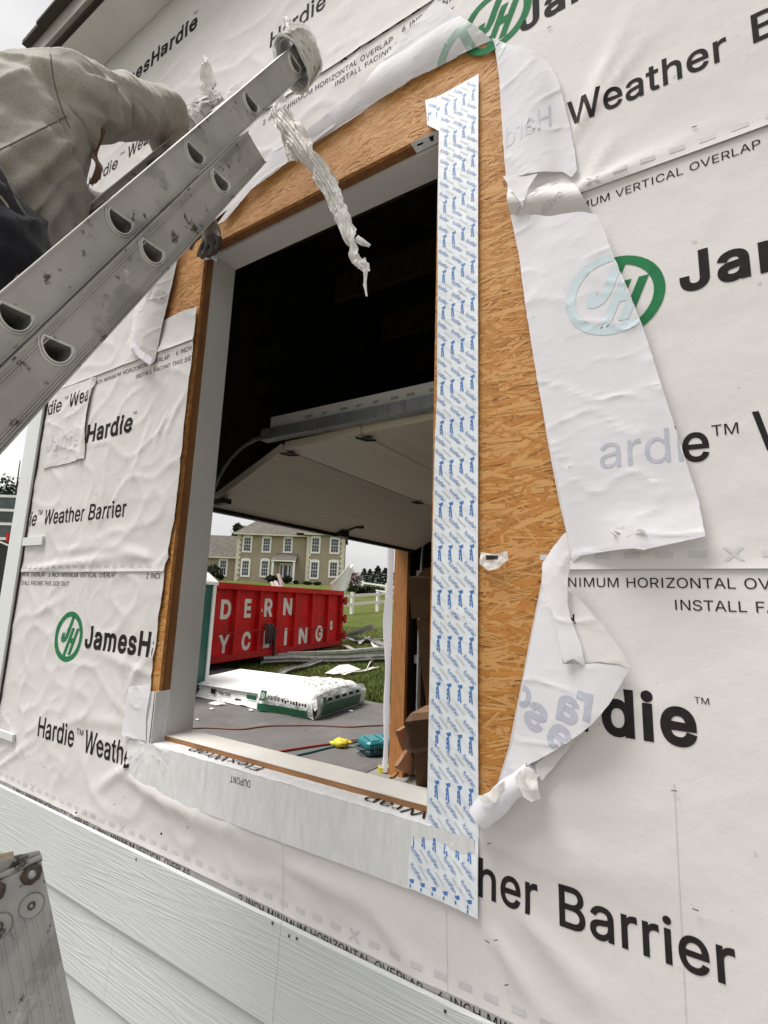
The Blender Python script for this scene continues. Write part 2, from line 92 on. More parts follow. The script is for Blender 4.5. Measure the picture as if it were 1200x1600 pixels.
HVY = {
 'C': (510, [[(267,-7),(225,-3),(186,7),(150,25),(119,49),(92,79),(70,115),(53,157),(44,203),(40,254),(44,305),(53,352),(70,393),(92,429),(119,459),(150,484),(186,501),(225,512),(267,516),(293,514),(317,511),(340,504),(362,496),(383,485),(402,471),(419,456),(435,438),(448,418),(459,397),(467,373),(473,348),(408,348),(404,365),(397,380),(389,395),(380,407),(369,418),(357,428),(344,437),(330,444),(315,449),(300,453),(284,455),(267,456),(237,453),(209,445),(184,432),(161,414),(141,391),(125,364),(113,332),(106,295),(103,254),(106,213),(113,177),(125,145),(141,117),(161,94),(184,76),(210,63),(237,56),(267,53),(284,54),(300,56),(315,60),(330,65),(344,72),(357,81),(369,90),(380,102),(389,114),(397,128),(404,144),(408,160),(473,160),(467,135),(459,112),(448,91),(435,71),(420,53),(402,38),(383,24),(363,13),(341,5),(317,-2),(293,-6)]]),
 'D': (502, [[(219,0),(96,0),(96,57),(215,57),(254,60),(288,68),(318,81),(343,99),(363,122),(379,149),(390,181),(397,216),(399,255),(397,294),(390,329),(379,361),(364,388),(344,410),(320,428),(291,441),(258,449),(221,452),(93,452),(93,509),(225,509),(273,505),(315,495),(353,478),(385,455),(412,426),(433,391),(449,351),(458,306),(462,255),(458,205),(449,159),(433,119),(411,83),(384,54),(351,31),(312,14),(268,3)],[(125,509),(125,0),(60,0),(60,509)]]),
 'E': (419, [[(60,0),(60,509),(372,509),(372,452),(125,452),(125,286),(355,286),(355,229),(125,229),(125,57),(375,57),(375,0)]]),
 'G': (520, [[(269,-7),(225,-3),(185,7),(149,25),(118,49),(91,79),(69,116),(53,157),(43,203),(40,254),(43,305),(53,352),(69,393),(91,429),(117,459),(149,484),(184,501),(223,512),(265,516),(291,514),(316,510),(340,504),(363,494),(384,483),(403,469),(421,453),(436,436),(449,416),(460,395),(468,373),(474,349),(408,349),(402,365),(395,379),(387,393),(378,406),(368,417),(356,427),(344,436),(330,443),(315,448),(300,453),(283,455),(265,456),(236,453),(209,445),(183,432),(160,414),(141,392),(125,364),(113,332),(106,295),(103,254),(106,213),(113,177),(125,145),(141,117),(161,95),(184,76),(210,63),(238,56),(269,53),(296,55),(322,61),(345,71),(365,85),(382,102),(396,123),(407,147),(413,173),(415,202),(434,199),(283,199),(283,256),(478,256),(478,200),(475,160),(466,124),(451,91),(431,62),(406,38),(377,19),(344,5),(308,-4)]]),
 'H': (517, [[(60,0),(60,509),(125,509),(125,289),(392,289),(392,509),(457,509),(457,0),(392,0),(392,232),(125,232),(125,0)]]),
 'I': (300, [[(31,0),(31,57),(118,57),(118,452),(31,452),(31,509),(269,509),(269,452),(183,452),(183,57),(269,57),(269,0)]]),
 'J': (396, [[(185,-7),(143,-2),(106,11),(75,33),(52,63),(38,100),(33,145),(33,173),(98,173),(98,145),(100,117),(108,93),(122,74),(139,61),(160,53),(185,50),(209,53),(230,61),(248,74),(261,93),(269,117),(272,145),(272,509),(336,509),(336,145),(332,100),(318,63),(294,33),(263,11),(227,-2)]]),
 'L': (393, [[(60,0),(60,509),(125,509),(125,57),(361,57),(361,0)]]),
 'N': (523, [[(60,0),(60,509),(136,509),(343,183),(349,174),(355,163),(363,151),(371,137),(379,122),(388,107),(396,90),(405,73),(414,55),(405,54),(403,72),(402,90),(401,108),(400,126),(399,142),(399,157),(399,171),(399,184),(399,195),(399,509),(463,509),(463,0),(387,0),(202,290),(194,303),(186,317),(177,331),(168,346),(159,363),(148,381),(136,402),(123,425),(108,452),(119,454),(120,429),(121,406),(122,384),(123,363),(124,345),(124,328),(125,313),(125,301),(125,291),(125,0)]]),
 'R': (449, [[(60,0),(60,509),(236,509),(273,506),(305,500),(333,489),(356,473),(376,455),(390,433),(401,408),(407,381),(409,352),(407,323),(401,296),(390,271),(376,250),(356,232),(333,217),(305,206),(273,200),(236,198),(96,198),(96,255),(234,255),(258,256),(280,260),(298,267),(313,276),(325,287),(334,300),(340,316),(344,333),(345,352),(344,371),(340,389),(334,405),(325,419),(313,430),(298,440),(279,446),(258,451),(233,452),(125,452),(125,0)],[(353,0),(230,229),(303,229),(428,0)]]),
 'Y': (472, [[(203,0),(203,208),(16,509),(91,509),(192,344),(203,327),(213,309),(222,292),(231,274),(240,254),(250,230),(224,230),(233,254),(242,275),(251,293),(260,310),(270,327),(280,344),(381,509),(455,509),(268,208),(268,0)]]),
 'a': (389, [[(160,-9),(137,-7),(115,-3),(94,5),(76,15),(60,29),(48,45),(38,63),(32,84),(30,108),(32,128),(36,146),(43,161),(53,174),(64,184),(78,193),(92,200),(108,206),(125,211),(143,214),(161,217),(178,220),(200,223),(218,225),(234,227),(247,229),(257,231),(265,235),(271,240),(274,246),(276,255),(275,272),(272,285),(267,297),(260,307),(251,315),(240,322),(227,327),(212,330),(196,331),(178,330),(163,327),(149,322),(137,316),(127,309),(118,301),(110,292),(104,283),(100,274),(41,291),(51,313),(64,331),(79,346),(95,358),(114,368),(133,375),(153,380),(173,383),(194,384),(208,384),(223,382),(239,379),(255,375),(271,369),(286,360),(300,350),(312,336),(322,320),(330,301),(335,278),(337,251),(337,0),(277,0),(277,52),(267,43),(260,34),(252,25),(242,16),(229,8),(215,1),(199,-4),(181,-7)],[(170,45),(192,47),(211,51),(228,59),(242,68),(254,80),(263,93),(270,108),(274,122),(276,138),(276,190),(272,187),(267,184),(259,182),(251,180),(241,178),(231,176),(221,174),(210,173),(200,171),(191,170),(182,169),(175,168),(161,166),(147,163),(134,159),(122,153),(112,147),(103,139),(97,130),(93,118),(92,105),(93,93),(96,82),(102,72),(109,64),(119,57),(130,52),(142,48),(156,46)]]),
 'd': (424, [[(195,-8),(165,-6),(137,3),(111,16),(89,34),(70,57),(55,84),(43,116),(36,151),(34,189),(36,227),(43,261),(55,293),(70,320),(89,342),(112,361),(137,374),(165,382),(196,384),(218,383),(237,379),(253,373),(267,364),(278,355),(287,346),(295,336),(301,327),(306,319),(311,509),(372,509),(372,0),(313,0),(313,59),(301,50),(295,41),(287,31),(277,21),(266,12),(252,4),(236,-3),(217,-7)],[(205,47),(226,49),(246,55),(263,65),(278,78),(290,95),(299,115),(306,138),(310,162),(312,189),(310,216),(306,241),(300,263),(290,282),(278,299),(263,312),(246,322),(227,328),(205,330),(182,328),(162,322),(145,311),(130,298),(118,281),(108,261),(102,239),(98,215),(96,189),(98,163),(102,139),(109,117),(118,97),(130,80),(145,66),(162,55),(182,49)]]),
 'e': (404, [[(212,-8),(177,-5),(145,3),(117,16),(92,35),(72,58),(56,85),(44,116),(37,150),(34,187),(36,224),(44,258),(55,290),(71,317),(91,340),(115,359),(142,373),(172,382),(205,384),(226,383),(246,380),(266,374),(285,366),(303,355),(319,341),(334,324),(347,305),(357,282),(365,256),(370,227),(371,194),(371,169),(75,169),(75,221),(338,221),(310,202),(308,226),(304,248),(298,269),(288,286),(277,301),(263,314),(246,323),(227,328),(205,330),(183,328),(164,323),(146,313),(131,301),(119,286),(109,270),(102,251),(97,231),(96,211),(96,178),(98,151),(102,127),(110,106),(121,88),(135,73),(151,61),(169,53),(190,48),(212,46),(227,47),(241,49),(254,53),(265,58),(276,65),(285,73),(294,82),(300,93),(306,105),(365,91),(358,72),(348,55),(335,39),(320,26),(302,14),(283,4),(261,-3),(237,-7)]]),
 'i': (167, [[(53,0),(53,379),(114,379),(114,0)],[(84,443),(73,444),(63,448),(54,455),(47,463),(43,472),(41,483),(43,494),(47,504),(54,512),(63,518),(73,522),(84,524),(95,522),(105,518),(114,512),(121,504),(125,494),(126,483),(125,472),(121,463),(114,455),(105,448),(95,444)]]),
 'm': (610, [[(53,0),(53,379),(112,379),(112,295),(114,314),(122,331),(132,346),(144,358),(158,368),(172,376),(187,382),(203,385),(219,386),(245,383),(268,375),(287,361),(303,342),(314,320),(321,295),(312,295),(318,312),(326,329),(337,343),(350,356),(364,366),(381,375),(398,381),(417,385),(437,386),(458,385),(478,380),(497,372),(514,361),(529,346),(541,328),(550,307),(555,283),(557,255),(557,0),(496,0),(496,254),(493,279),(485,298),(473,313),(456,323),(438,329),(419,330),(402,329),(387,326),(374,320),(363,312),(353,302),(345,290),(340,277),(336,263),(335,247),(335,0),(274,0),(274,260),(272,280),(265,297),(253,311),(238,322),(220,328),(199,330),(185,329),(171,326),(158,320),(145,312),(135,302),(126,289),(119,274),(115,257),(114,238),(114,0)]]),
 'r': (259, [[(53,0),(53,379),(112,379),(112,321),(124,339),(137,354),(152,367),(171,377),(191,383),(213,385),(223,385),(229,384),(240,384),(243,322),(236,324),(223,325),(215,326),(207,326),(190,324),(174,321),(159,315),(146,306),(135,296),(126,284),(119,269),(115,254),(114,237),(114,0)]]),
 's': (365, [[(182,-8),(157,-7),(133,-3),(112,3),(93,12),(76,24),(62,38),(50,54),(41,73),(36,94),(94,107),(101,87),(111,72),(124,60),(141,52),(160,47),(181,45),(206,47),(227,53),(244,62),(258,74),(265,88),(268,103),(266,115),(262,126),(254,136),(243,144),(229,150),(212,155),(149,170),(118,180),(92,192),(72,208),(58,227),(50,249),(47,274),(49,295),(55,314),(65,332),(79,347),(95,360),(115,370),(137,378),(161,383),(187,384),(212,383),(234,379),(254,372),(271,363),(286,352),(299,339),(309,324),(318,308),(324,290),(268,277),(262,291),(254,304),(243,316),(228,325),(210,331),(187,333),(166,331),(147,326),(131,317),(119,305),(111,292),(109,277),(110,264),(115,253),(124,243),(136,235),(152,229),(172,223),(229,209),(261,200),(287,187),(306,171),(320,153),(328,131),(331,107),(329,85),(323,65),(312,47),(298,31),(281,18),(260,6),(236,-2),(210,-7)]]),
 'y': (389, [[(47,-139),(61,-86),(71,-87),(83,-89),(94,-90),(104,-89),(113,-86),(122,-81),(130,-74),(138,-64),(145,-51),(151,-36),(163,-1),(17,379),(84,379),(165,155),(173,132),(180,109),(187,87),(193,64),(199,42),(206,21),(184,21),(190,42),(196,64),(202,87),(209,110),(216,132),(224,155),(305,379),(371,379),(204,-58),(196,-77),(187,-93),(177,-107),(165,-119),(153,-128),(139,-136),(125,-141),(109,-144),(91,-145),(82,-145),(73,-144),(65,-143),(57,-142),(52,-140)]]),
}
BLU = {
 'F': (410, [[(60,0),(60,509),(369,509),(369,452),(125,452),(125,278),(346,278),(346,221),(125,221),(125,0)]]),
 'H': (517, [[(60,0),(60,509),(125,509),(125,289),(392,289),(392,509),(457,509),(457,0),(392,0),(392,232),(125,232),(125,0)]]),
 'a': (389, [[(160,-9),(48,45),(43,161),(125,211),(234,227),(276,255),(240,322),(149,322),(100,274),(79,346),(194,384),(286,360),(337,251),(277,0),(252,25)],[(170,45),(228,59),(263,93),(276,138),(276,190),(259,182),(231,176),(200,171),(175,168),(134,159),(103,139),(92,105),(102,72),(130,52)]]),
 'd': (424, [[(195,-8),(55,84),(55,293),(196,384),(287,346),(311,509),(372,0),(313,59),(252,4)],[(205,47),(263,65),(299,115),(312,189),(300,263),(263,312),(205,330),(145,311),(108,261),(96,189),(109,117),(145,66)]]),
 'h': (410, [[(114,227),(53,0),(114,509),(102,287),(227,384),(341,321),(357,0),(296,235),(210,329),(126,283)]]),
 'l': (189, [[(139,-2),(74,20),(53,84),(53,509),(114,509),(114,99),(120,62),(146,52),(160,53),(170,54),(181,3),(162,-1)]]),
 'o': (415, [[(207,-8),(117,16),(56,85),(34,187),(56,291),(117,360),(207,384),(299,360),(359,291),(381,187),(359,85),(299,16)],[(207,46),(270,66),(307,117),(319,187),(307,258),(270,310),(207,330),(145,310),(108,258),(96,187),(108,117),(145,66)]]),
 'r': (259, [[(53,0),(112,379),(152,367),(229,384),(243,322),(207,326),(126,284),(114,0)]]),
 's': (365, [[(182,-8),(62,38),(94,107),(181,45),(268,103),(212,155),(72,208),(65,332),(187,384),(299,339),(268,277),(187,333),(109,277),(172,223),(306,171),(312,47)]]),
 'y': (389, [[(47,-139),(71,-87),(130,-74),(163,-1),(84,379),(187,87),(184,21),(224,155),(371,379),(177,-107),(91,-145)]]),
}
# ---------------------------------------------------------------- helpers: surveyed points of the photograph on real planes
def ray(px, py): return RIGHT * ((px - 600) / FPX) + UP * ((800 - py) / FPX) + FWD
def at_y(px, py, y=0.0): v = ray(px, py); return CAM + v * ((y - CAM.y) / v.y)
def at_x(px, py, x): v = ray(px, py); return CAM + v * ((x - CAM.x) / v.x)
def at_z(px, py, z=0.0): v = ray(px, py); return CAM + v * ((z - CAM.z) / v.z)
def at_d(px, py, d): return CAM + ray(px, py) * d
def at_plane(px, py, p, n): v = ray(px, py); return CAM + v * ((p - CAM).dot(n) / v.dot(n))
def wxz(pts, y=0.0): return [(p.x, p.z) for p in (at_y(a, b, y) for a, b in pts)]
def crop(x0, y0, s): return lambda pts: [(x0 + a / s, y0 + b / s) for a, b in pts]
def smooth(a, b, t): t = max(0.0, min(1.0, (t - a) / (b - a))); return t * t * (3 - 2 * t)
def fbm(x, y, z=0.0, o=3):
    s, a, f = 0.0, 1.0, 1.0
    for _ in range(o): s += a * noise.noise((x * f, y * f, z)); a *= .5; f *= 2.03
    return s

# ---------------------------------------------------------------- materials
class NT:
    def __init__(s, name):
        s.m = bpy.data.materials.new(name); s.m.use_nodes = True; s.t = s.m.node_tree
        s.b = s.t.nodes['Principled BSDF']; s.tc = s.n('ShaderNodeTexCoord')
    def n(s, kind, **kw):
        nd = s.t.nodes.new(kind)
        for k, v in kw.items():
            if k in nd.inputs: nd.inputs[k].default_value = v
            else: setattr(nd, k, v)
        return nd
    def l(s, a, b): s.t.links.new(a, b)
    def mapped(s, scale=(1, 1, 1), rot=(0, 0, 0), coord='Object'):
        mp = s.n('ShaderNodeMapping'); mp.inputs['Scale'].default_value = scale; mp.inputs['Rotation'].default_value = rot
        s.l(s.tc.outputs[coord], mp.inputs[0]); return mp.outputs[0]
    def noise(s, scale, detail=4, vec=None, rough=.55):
        nz = s.n('ShaderNodeTexNoise', Scale=scale, Detail=detail, Roughness=rough)
        s.l(vec if vec else s.tc.outputs['Object'], nz.inputs['Vector']); return nz.outputs['Fac']
    def ramp(s, fac, stops):
        r = s.n('ShaderNodeValToRGB'); e = r.color_ramp.elements
        while len(e) < len(stops): e.new(.5)
        for i, (p, c) in enumerate(stops): e[i].position = p; e[i].color = (*c, 1)
        s.l(fac, r.inputs[0]); return r.outputs[0]
    def rng(s, fac, a, b, c, d):
        r = s.n('ShaderNodeMapRange'); r.inputs[1].default_value = a; r.inputs[2].default_value = b
        r.inputs[3].default_value = c; r.inputs[4].default_value = d; s.l(fac, r.inputs[0]); return r.outputs[0]
    def mix(s, fac, a, b, mode='MIX'):
        m = s.n('ShaderNodeMixRGB', blend_type=mode)
        for i, v in ((0, fac), (1, a), (2, b)):
            if isinstance(v, (int, float)): m.inputs[i].default_value = v
            elif isinstance(v, tuple): m.inputs[i].default_value = (*v, 1)
            else: s.l(v, m.inputs[i])
        return m.outputs[0]
    def math(s, op, a, b=0.0):
        m = s.n('ShaderNodeMath', operation=op)
        for i, v in ((0, a), (1, b)):
            if isinstance(v, (int, float)): m.inputs[i].default_value = v
            else: s.l(v, m.inputs[i])
        return m.outputs[0]
    def bump(s, h, strength=.3, dist=.01, prev=None):
        b = s.n('ShaderNodeBump', Strength=strength, Distance=dist); s.l(h, b.inputs['Height'])
        if prev: s.l(prev, b.inputs['Normal'])
        s.l(b.outputs[0], s.b.inputs['Normal']); return b.outputs[0]
    def set(s, color=None, rough=.6, metal=0.0, spec=.5):
        if isinstance(color, tuple): s.b.inputs['Base Color'].default_value = (*color, 1)
        elif color is not None: s.l(color, s.b.inputs['Base Color'])
        if isinstance(rough, (int, float)): s.b.inputs['Roughness'].default_value = rough
        else: s.l(rough, s.b.inputs['Roughness'])
        s.b.inputs['Metallic'].default_value = metal; s.b.inputs['Specular IOR Level'].default_value = spec
        return s.m
def scl(c, k): return tuple(min(1, v * k) for v in c)
def simple(name, col, rough=.6, metal=0.0, var=.12, scale=6.0, bump=0.0, bscale=60.0, spec=.5, bdist=.003):
    t = NT(name); f = t.noise(scale, 5)
    c = t.ramp(f, [(.3, scl(col, 1 - var)), (.7, scl(col, 1 + var))])
    if bump: t.bump(t.noise(bscale, 3), bump, bdist)
    return t.set(c, rough, metal, spec)

def m_wrap(name, col, trans=0.0, lump=.17):
    t = NT(name); v = t.tc.outputs['Object']
    big = t.noise(2.3, 4); fine = t.noise(55, 3)
    c = t.ramp(big, [(.25, scl(col, .93)), (.75, scl(col, 1.04))])
    st = t.rng(t.noise(9, 6, t.mapped((1, 1, .35))), .66, .80, 0, .22)
    c = t.mix(st, c, scl(col, .62))
    sp = t.rng(t.noise(38, 2), .74, .80, 0, .45); c = t.mix(sp, c, (.22, .20, .19))
    wv = t.n('ShaderNodeTexWave', bands_direction='Z', Scale=150.0, Distortion=1.5, Detail=1.0); t.l(v, wv.inputs[0])
    wx = t.n('ShaderNodeTexWave', bands_direction='X', Scale=110.0, Distortion=1.5, Detail=1.0); t.l(v, wx.inputs[0])
    b1 = t.bump(t.math('ADD', wv.outputs['Fac'], wx.outputs['Fac']), .10, .0006)
    t.bump(t.noise(9, 5, None, .6), lump, .016, b1)
    m = t.set(c, .65, 0, .2)
    if trans: t.b.inputs['Transmission Weight'].default_value = 0; add_translucent(t, trans)
    return m
def add_translucent(t, k):
    tr = t.n('ShaderNodeBsdfTranslucent'); tr.inputs['Color'].default_value = (.8, .82, .85, 1)
    mxs = t.n('ShaderNodeMixShader'); mxs.inputs[0].default_value = k
    o = t.t.nodes['Material Output']; t.l(t.b.outputs[0], mxs.inputs[1]); t.l(tr.outputs[0], mxs.inputs[2]); t.l(mxs.outputs[0], o.inputs[0])

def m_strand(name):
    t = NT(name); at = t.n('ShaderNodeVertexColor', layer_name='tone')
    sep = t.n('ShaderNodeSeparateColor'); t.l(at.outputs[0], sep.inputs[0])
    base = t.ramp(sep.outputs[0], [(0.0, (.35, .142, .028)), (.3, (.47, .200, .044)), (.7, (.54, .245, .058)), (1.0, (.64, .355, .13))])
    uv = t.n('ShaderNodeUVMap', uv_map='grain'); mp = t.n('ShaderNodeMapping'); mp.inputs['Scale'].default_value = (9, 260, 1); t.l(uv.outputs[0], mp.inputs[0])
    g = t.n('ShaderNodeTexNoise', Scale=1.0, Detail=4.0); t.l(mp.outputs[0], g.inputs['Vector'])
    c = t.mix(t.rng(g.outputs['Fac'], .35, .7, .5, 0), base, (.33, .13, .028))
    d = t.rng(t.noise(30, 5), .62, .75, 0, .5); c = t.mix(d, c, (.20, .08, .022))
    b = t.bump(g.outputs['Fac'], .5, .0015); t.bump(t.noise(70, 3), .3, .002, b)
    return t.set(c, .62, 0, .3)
def m_lumber(name, a, b, axis=(6, 6, .7)):
    t = NT(name); f = t.noise(9, 5, t.mapped(axis)); c = t.ramp(f, [(.3, a), (.55, scl(a, .75)), (.75, b)])
    k = t.rng(t.noise(5, 2), .68, .74, 0, .8); c = t.mix(k, c, scl(a, .3))
    t.bump(f, .3, .004); return t.set(c, .65, 0, .3)
def m_siding(name, col):
    t = NT(name); v = t.mapped((.32, 1, 8.5)); n1 = t.noise(2.0, 2.5, v, .45)
    rings = t.math('SINE', t.math('MULTIPLY', n1, 120.0)); r = t.rng(rings, -.2, .9, 0, 1)
    fade = t.rng(t.noise(1.6, 2, t.mapped((.7, 1, 3))), .38, .6, .25, 1)
    b = t.bump(t.math('MULTIPLY', r, fade), .36, .0018); t.bump(t.noise(260, 2), .12, .001, b)
    c = t.ramp(t.noise(3, 4), [(.3, scl(col, .95)), (.7, scl(col, 1.03))])
    return t.set(c, .5, 0, .4)
def m_alu(name, base, dirt=.5):
    t = NT(name); s = t.noise(3, 5, t.mapped((25, 3, 3)))
    c = t.ramp(t.noise(7, 6), [(.25, scl(base, .72)), (.6, base), (.85, scl(base, 1.15))])
    c = t.mix(t.rng(s, .5, .75, 0, .35), c, scl(base, .55))
    sp = t.rng(t.noise(24, 5, None, .65), .61 if dirt < .93 else .595, .66, 0, dirt); c = t.mix(sp, c, (.045, .04, .035))
    sw = t.rng(t.noise(21, 3, t.mapped((1, 1.7, 1))), .69, .72, 0, .55); c = t.mix(sw, c, (.55, .54, .52))
    ln = t.rng(t.noise(5, 6, t.mapped((4, 1.4, 1.4), (R(27), 0, 0))), .57, .60, 0, .30); c = t.mix(ln, c, (.10, .095, .085))
    t.bump(t.noise(120, 4), .15, .001); return t.set(c, t.rng(s, .3, .7, .38, .62), .55, .5)
def m_fleece(name, col):
    t = NT(name); f = t.noise(240, 3); g = t.noise(14, 4)
    c = t.mix(t.rng(f, .35, .7, 0, .45), t.ramp(g, [(.3, scl(col, .86)), (.7, scl(col, 1.1))]), scl(col, .55))
    b = t.bump(f, .5, .002); t.bump(t.noise(26, 3), .25, .01, b); m = t.set(c, .95, 0, .1)
    t.b.inputs['Sheen Weight'].default_value = .3; return m
def m_flex(name):
    t = NT(name); v = t.mapped((26, 10, 7)); s = t.noise(2.2, 5, v, .65)
    c = t.ramp(s, [(.3, (.57, .575, .575)), (.5, (.63, .635, .635)), (.72, (.69, .695, .69))])
    b = t.bump(s, .28, .003); t.bump(t.noise(75, 4, t.mapped((1.6, 1, .6))), .35, .003, b); return t.set(c, .7, 0, .5)
def m_leaf(name, a, b):
    t = NT(name); at = t.n('ShaderNodeVertexColor', layer_name='tone'); sep = t.n('ShaderNodeSeparateColor'); t.l(at.outputs[0], sep.inputs[0])
    return t.set(t.ramp(sep.outputs[0], [(0, a), (1, b)]), .7, 0, .2)
def m_roof(name, col, s=2.5):
    t = NT(name); br = t.n('ShaderNodeTexBrick', Scale=s, offset=.5); br.inputs['Color1'].default_value = (*scl(col, 1.15), 1); br.inputs['Color2'].default_value = (*scl(col, .8), 1)
    br.inputs['Mortar'].default_value = (*scl(col, .55), 1); br.inputs['Mortar Size'].default_value = .012
    t.l(t.mapped((1, 1, 1), coord='UV'), br.inputs[0]); c = t.mix(t.rng(t.noise(3, 5), .3, .7, 0, .4), br.outputs[0], scl(col, .7))
    return t.set(c, .9, 0, .2)

M = {}
M['wrap'] = m_wrap('house_wrap', (.62, .598, .59))
M['back'] = m_wrap('house_wrap_back', (.80, .79, .83), .26, .09)
M['ink'] = simple('black_print', (.020, .018, .018), .8, var=.2, scale=90, spec=.12)
M['green'] = simple('green_print', (.022, .165, .065), .8, spec=.15, var=.15, scale=60)
M['ghost'] = simple('print_through', (.50, .495, .50), .5, var=.04)
M['ghostb'] = simple('print_through_back', (.40, .41, .48), .5, var=.06, scale=20)
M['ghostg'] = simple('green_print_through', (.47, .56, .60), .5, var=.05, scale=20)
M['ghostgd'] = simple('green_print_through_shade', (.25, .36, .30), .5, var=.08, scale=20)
M['strand'] = m_strand('strand_board')
M['osb'] = simple('strand_board_core', (.38, .16, .045), .7, var=.4, scale=40, bump=.4)
M['stud'] = m_lumber('framing_lumber', (.24, .105, .038), (.13, .05, .018))
M['post'] = m_lumber('post_lumber', (.50, .22, .075), (.26, .10, .035), (9, 9, .6))
M['rawedge'] = m_lumber('raw_board_edge', (.42, .21, .095), (.30, .14, .06), (.8, 8, 8))
M['jamb'] = simple('primed_board', (.56, .545, .53), .5, var=.04, scale=4, bump=.05, bscale=150)
def m_sillboard():
    t = NT('primed_sill'); c = t.ramp(t.noise(6, 5), [(.3, (.74, .70, .64)), (.7, (.84, .82, .77))])
    c = t.mix(t.rng(t.noise(14, 6, t.mapped((.5, 2, 1))), .58, .7, 0, .4), c, (.55, .47, .38)); t.bump(t.noise(90, 3), .1, .001); return t.set(c, .5)
M['sill'] = m_sillboard()
M['dark'] = simple('interior_shade', (.045, .038, .032), .9, var=.3)  # the room's shade is put into this colour, so the inside renders near black
M['siding'] = m_siding('fibre_cement_siding', (.50, .525, .52))
M['trim'] = simple('corner_trim_paint', (.63, .65, .645), .5, var=.04, scale=3, bump=.1, bscale=160, bdist=.001)
M['fascia'] = simple('fascia_paint', (.27, .245, .22), .6, var=.15, scale=5)
M['soffit'] = simple('soffit_paint', (.62, .59, .58), .6, var=.06)
M['gap'] = simple('dark_gap', (.03, .012, .01), .8)
M['tape'] = None
M['alu'] = m_alu('ladder_aluminium', (.40, .395, .38), .9)
M['rim'] = m_alu('worn_bright_rim', (.58, .575, .56), .4)
M['alud'] = m_alu('ladder_aluminium_worn', (.36, .355, .34), .95)
M['galv'] = m_alu('galvanised_steel', (.42, .44, .46), .1)
M['fleece'] = m_fleece('grey_beige_fleece', (.355, .33, .29))
M['brown'] = m_fleece('brown_lining', (.16, .085, .055))
M['denim'] = m_fleece('dark_denim', (.018, .019, .026))
M['glove'] = m_fleece('work_glove', (.15, .12, .10))
M['gloveblk'] = simple('glove_coating', (.06, .05, .045), .6)
M['skin'] = simple('skin', (.42, .22, .15), .55, var=.08, scale=20)
M['hair'] = simple('hair', (.05, .03, .02), .8)
M['flex'] = m_flex('creped_flashing')
M['plastic'] = None
M['black'] = simple('black_plastic', (.02, .02, .02), .5)
M['white'] = simple('white_paint', (.78, .78, .76), .5, var=.05)
M['rust'] = simple('rusty_bolt', (.075, .055, .042), .8, var=.5, scale=90)
def m_plastic():
    t = NT('white_plastic_wrap'); c = t.ramp(t.noise(30, 4), [(.3, (.72, .70, .67)), (.7, (.86, .85, .82))])
    b = t.bump(t.noise(28, 5, t.mapped((3, 3, .8))), .7, .012); m = t.set(c, .6, 0, .3); add_translucent(t, .22); return m
M['plastic'] = m_plastic()
def m_tape():
    t = NT('white_flashing_tape'); c = t.ramp(t.noise(8, 4), [(.3, (.66, .71, .75)), (.7, (.76, .80, .83))])
    dg = t.n('ShaderNodeTexWave', bands_direction='DIAGONAL', Scale=14.0, Distortion=6.0, Detail=2.0); t.l(t.mapped((1, 1, 1.2)), dg.inputs[0])
    c = t.mix(t.rng(dg.outputs['Fac'], .75, .95, 0, .28), c, (.47, .50, .52)); t.bump(t.noise(40, 3, t.mapped((1, 1, .4))), .35, .003); return t.set(c, .32, 0, .5)
M['tape'] = m_tape()
M['pale'] = simple('pale_grey_print', (.52, .55, .57), .5)
M['blue'] = simple('blue_print', (.06, .18, .47), .4, var=.1)

